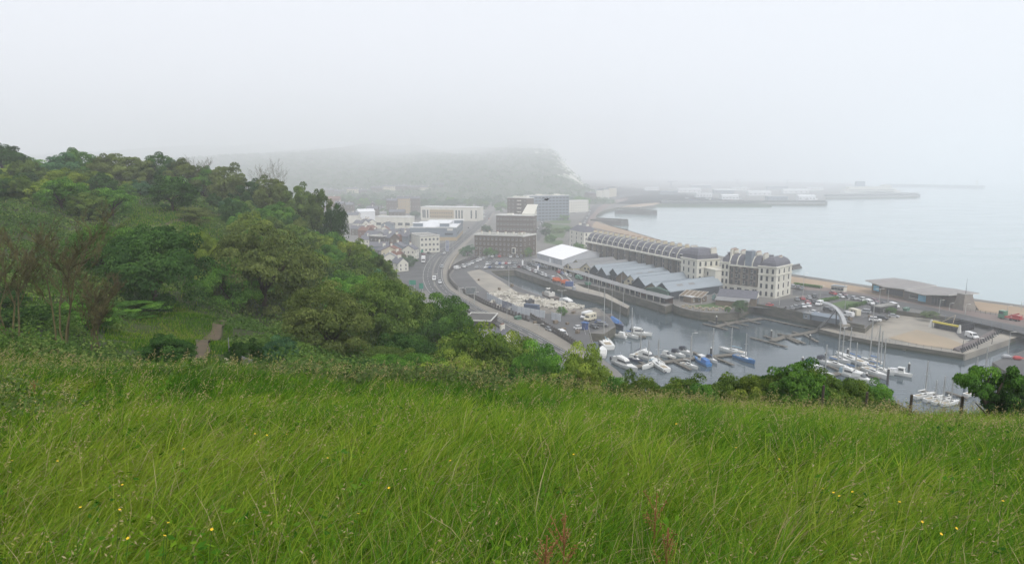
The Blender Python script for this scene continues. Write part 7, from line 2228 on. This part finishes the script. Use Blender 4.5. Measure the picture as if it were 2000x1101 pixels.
for x in (-1.0, L + 1.2): MB().hull([[(x - .55, -1.0, 0), (x + .55, -1.0, 0), (x + .55, .1, 0), (x - .55, .1, 0)], [(x - .2, -.5, 3.2), (x + .3, -.5, 3.2), (x + .3, -.1, 3.2), (x - .2, -.1, 3.2)]]).build('stand', M_frame, r)
P = [G(u, v, ZW) for u, v in [(1876, 687), (1893, 680), (1912, 671), (1930, 662), (1948, 652), (1958, 644)]]
P = smooth(P, 2)
r = empty('curved_seawall', P[0], 0, 'curved dark ribbed parapet with leaning posts at the wharf tip', 'wall')
rings = []
for k, p in enumerate(P):
    o = p - P[0]; s = Vector((-.55, .83, 0))
    rings.append([o, o + s * 1.8 + Vector((0, 0, .9)), o + s * 2.2 + Vector((0, 0, .9)), o + s * 2.6 + Vector((0, 0, 0))])
MB().hull(rings).build('wall', mat('ribbed_wall', (0.16, 0.135, 0.13), (0.11, 0.095, 0.09), 1.2, .9, coords='obj'), r)
pm = MB().hull([[(-.18, -.3, 0), (.18, -.3, 0), (.18, .3, 0), (-.18, .3, 0)], [(-.14, .4, 1.3), (.14, .4, 1.3), (.14, .8, 1.3), (-.14, .8, 1.3)]]).mesh('post', M_dark)
for k in range(0, len(P), 1):
    o = P[k] - P[0] - Vector((-.35, .5, 0)); link('post', pm, r, o, .6)
# far wharf clutter: buoys
for u, v, c, lb in [(1968, 700, 'silver', 'grey channel buoy lying on the far wharf'), (1990, 703, 'red', 'red and white striped channel buoy lying on the far wharf')]:
    p = G(u, v, 3.2)
    r = empty('channel_buoy', (p.x, p.y, 3.25), -.3, lb, 'buoy', 'buoys on the far wharf')
    MB().hull([[(x, q * math.cos(a), 1.1 + q * math.sin(a)) for a in [math.pi * 2 * j / 10 for j in range(10)]] for x, q in ((-3, .35), (-2.2, 1.1), (.4, 1.15), (1.2, .5), (2.8, .3))]).build('body', PM[c], r)
    r.scale = (.6, .6, .6)
    MB().tube((1.2, -.6, .6), (3.2, 0, 1.1), .08).tube((1.2, .6, .6), (3.2, 0, 1.1), .08).build('frame', PM['white'], r)
railing([(1940, 705), (1975, 692), (2010, 680)], 'bollard rail round the far wharf edge', 3.2, h=1.2, sp=1.4)
# picnic tables on the bastion
tb = MB().box(-.9, .9, -.35, .35, .70, .76).box(-.9, .9, -.85, -.6, .42, .46).box(-.9, .9, .6, .85, .42, .46).mesh('tabletop', M_deck)
tl = MB().hull([[(-.7, -.8, 0), (-.62, -.8, 0), (-.62, .8, 0), (-.7, .8, 0)], [(-.7, -.3, .7), (-.62, -.3, .7), (-.62, .3, .7), (-.7, .3, .7)]]).mesh('leg', M_deck)
sheet('bastion_lawn', px([(1335, 598), (1370, 600), (1430, 600), (1440, 592), (1395, 590), (1380, 594)]), ZL + .03, M_grass)
for k in range(15):
    t = k / 14; p = G(1334 + 92 * t, 599.5 + 7 * math.sin(t * 2.6) - (k % 2) * 3.4)
    r = empty('picnic_table', p, random.uniform(0, 3), 'small wooden picnic table on the bastion terrace', 'table', 'picnic tables on the bastion')
    link('tabletop', tb, r); link('leg', tl, r); link('leg', tl, r, (1.32, 0, 0))
# a gull-like dark bird over the flats
p = D(1067, 390, 60)
r = empty('bird', p, .6, 'dark bird gliding in front of the tall flats', 'bird')
MB().hull([[(x, q * math.cos(a) , q * math.sin(a)) for a in [math.pi * 2 * j / 8 for j in range(8)]] for x, q in ((-.24, .02), (-.10, .05), (.06, .06), (.16, .045), (.22, .03), (.27, .008))], 0).hull([[(-.38, -.06, 0), (-.38, .06, 0), (-.38, .06, .01), (-.38, -.06, .01)], [(-.2, -.02, 0), (-.2, .02, 0), (-.2, .02, .012), (-.2, -.02, .012)]]).hull([[(.1, 0, .02), (-.06, 0, .02), (-.06, 0, .035), (.1, 0, .035)], [(.06, .3, .12), (-.08, .3, .12), (-.08, .3, .13), (.06, .3, .13)], [(-.08, .58, .05), (-.13, .58, .05), (-.13, .58, .055), (-.08, .58, .055)]]).hull([[(.1, 0, .02), (-.06, 0, .02), (-.06, 0, .035), (.1, 0, .035)], [(.06, -.3, .12), (-.08, -.3, .12), (-.08, -.3, .13), (.06, -.3, .13)], [(-.08, -.58, .05), (-.13, -.58, .05), (-.13, -.58, .055), (-.08, -.58, .055)]]).build('body', M_dark, r)

# clutter on the quays: pallets, crates, barrels and skips
pal_me = MB().box(-.6, .6, -.5, .5, 0, .12).box(-.6, .6, -.5, .5, .121, .9).mesh('crate', [M_wood])
rs = random.Random(44)
CL = [(1120, 612, 'stack of timber crates near the motorhomes'), (1108, 634, 'timber crate in the middle of the west quay'), (1085, 632, 'timber crate by the short hoarding'), (1128, 651, 'timber crate at the gangway corner'), (1100, 645, 'timber crate beside the wet patch on the west quay'),
      (1045, 632, 'timber crate inside the quay gates'), (975, 566, 'timber crate on the concrete slab'), (935, 548, 'timber crate at the left of the concrete slab'), (1000, 560, 'timber crate near the dock railing'), (1110, 551, 'timber crate under the colonnade'), (1700, 622, 'timber crate by the white pick-up'), (1660, 626, 'timber crate against the harbour wall parapet')]
for u, v, lb in CL:
    tag(link('crate', pal_me, None, G(u, v) + Vector((0, 0, .14)), rs.uniform(0, 3), (rs.uniform(1, 1.8), rs.uniform(.9, 1.4), rs.uniform(.9, 1.6))), lb, 'crate', 'timber crates on the quays')
M_skip = PM['green']
for u, v, lb in [(1012, 624, 'green skip behind the pillared wall by the gates'), (1770, 607, 'green hedge-side skip before the beach centre'), (1148, 556, 'green skip at the colonnade end')]:
    p = G(u, v)
    r = empty('skip', (p.x, p.y, ZL + .1), rs.uniform(0, 1), lb, 'skip', 'green skips')
    MB().hull([[(-1.2, -.8, 0), (1.2, -.8, 0), (1.2, .8, 0), (-1.2, .8, 0)], [(-1.8, -.9, 1.3), (1.8, -.9, 1.3), (1.8, .9, 1.3), (-1.8, .9, 1.3)]]).build('body', M_skip, r)
    MB().box(-1.85, 1.85, -.98, -.88, 1.15, 1.36).box(-1.85, 1.85, .88, .98, 1.15, 1.36).build('rim', M_dark, r)

# pale concrete face along the wharf's harbour-mouth side
A, B = G(1882.5, 691.3, ZW), G(2092, 621.5, ZW)
rz, L = frame_ab(A, B)
tag(MB().box(0, L, -.45, .5, -.45, ZW + .12).build('wharf_edge_wall', M_conc, None, (A.x, A.y, 0), rz), kind='structure')

# iron ladders and dark timber fenders down the quay walls
for k, (u, v) in enumerate([(1240, 580), (1285, 594), (1365, 609), (1490, 600), (1545, 611), (1592, 620), (1180, 575.5), (1210, 589), (1040, 540)]):
    p = G(u, v)
    r = empty('quay_ladder', (p.x - .1, p.y - .35, -.2), -.35, 'dark iron ladder on the harbour wall', 'ladder', 'iron ladders on the quay walls')
    mb = MB().tube((-.3, 0, 0), (-.3, 0, ZL + 1.1), .06, n=4).tube((.3, 0, 0), (.3, 0, ZL + 1.1), .06, n=4)
    for q in range(10): mb.tube((-.3, 0, .4 * q + .3), (.3, 0, .4 * q + .3), .035, n=3)
    mb.build('rungs', M_dark, r)

# ================================================================ HAZE: sea fog over the whole place
mh = bpy.data.materials.new('sea_fog'); mh.use_nodes = True
nh = mh.node_tree
nh.nodes.clear()
vo = nh.nodes.new('ShaderNodeVolumePrincipled')
vo.inputs['Color'].default_value = (0.955, 0.975, 1.0, 1)
vo.inputs['Density'].default_value = FOG
vo.inputs['Anisotropy'].default_value = 0.0
on = nh.nodes.new('ShaderNodeOutputMaterial')
nh.links.new(vo.outputs['Volume'], on.inputs['Volume'])
mb = MB().box(-3200, 12000, -400, 12000, -1.5, 345)
o = mb.build('haze', mh)
tag(o, kind='stuff')
o.display_type = 'WIRE'
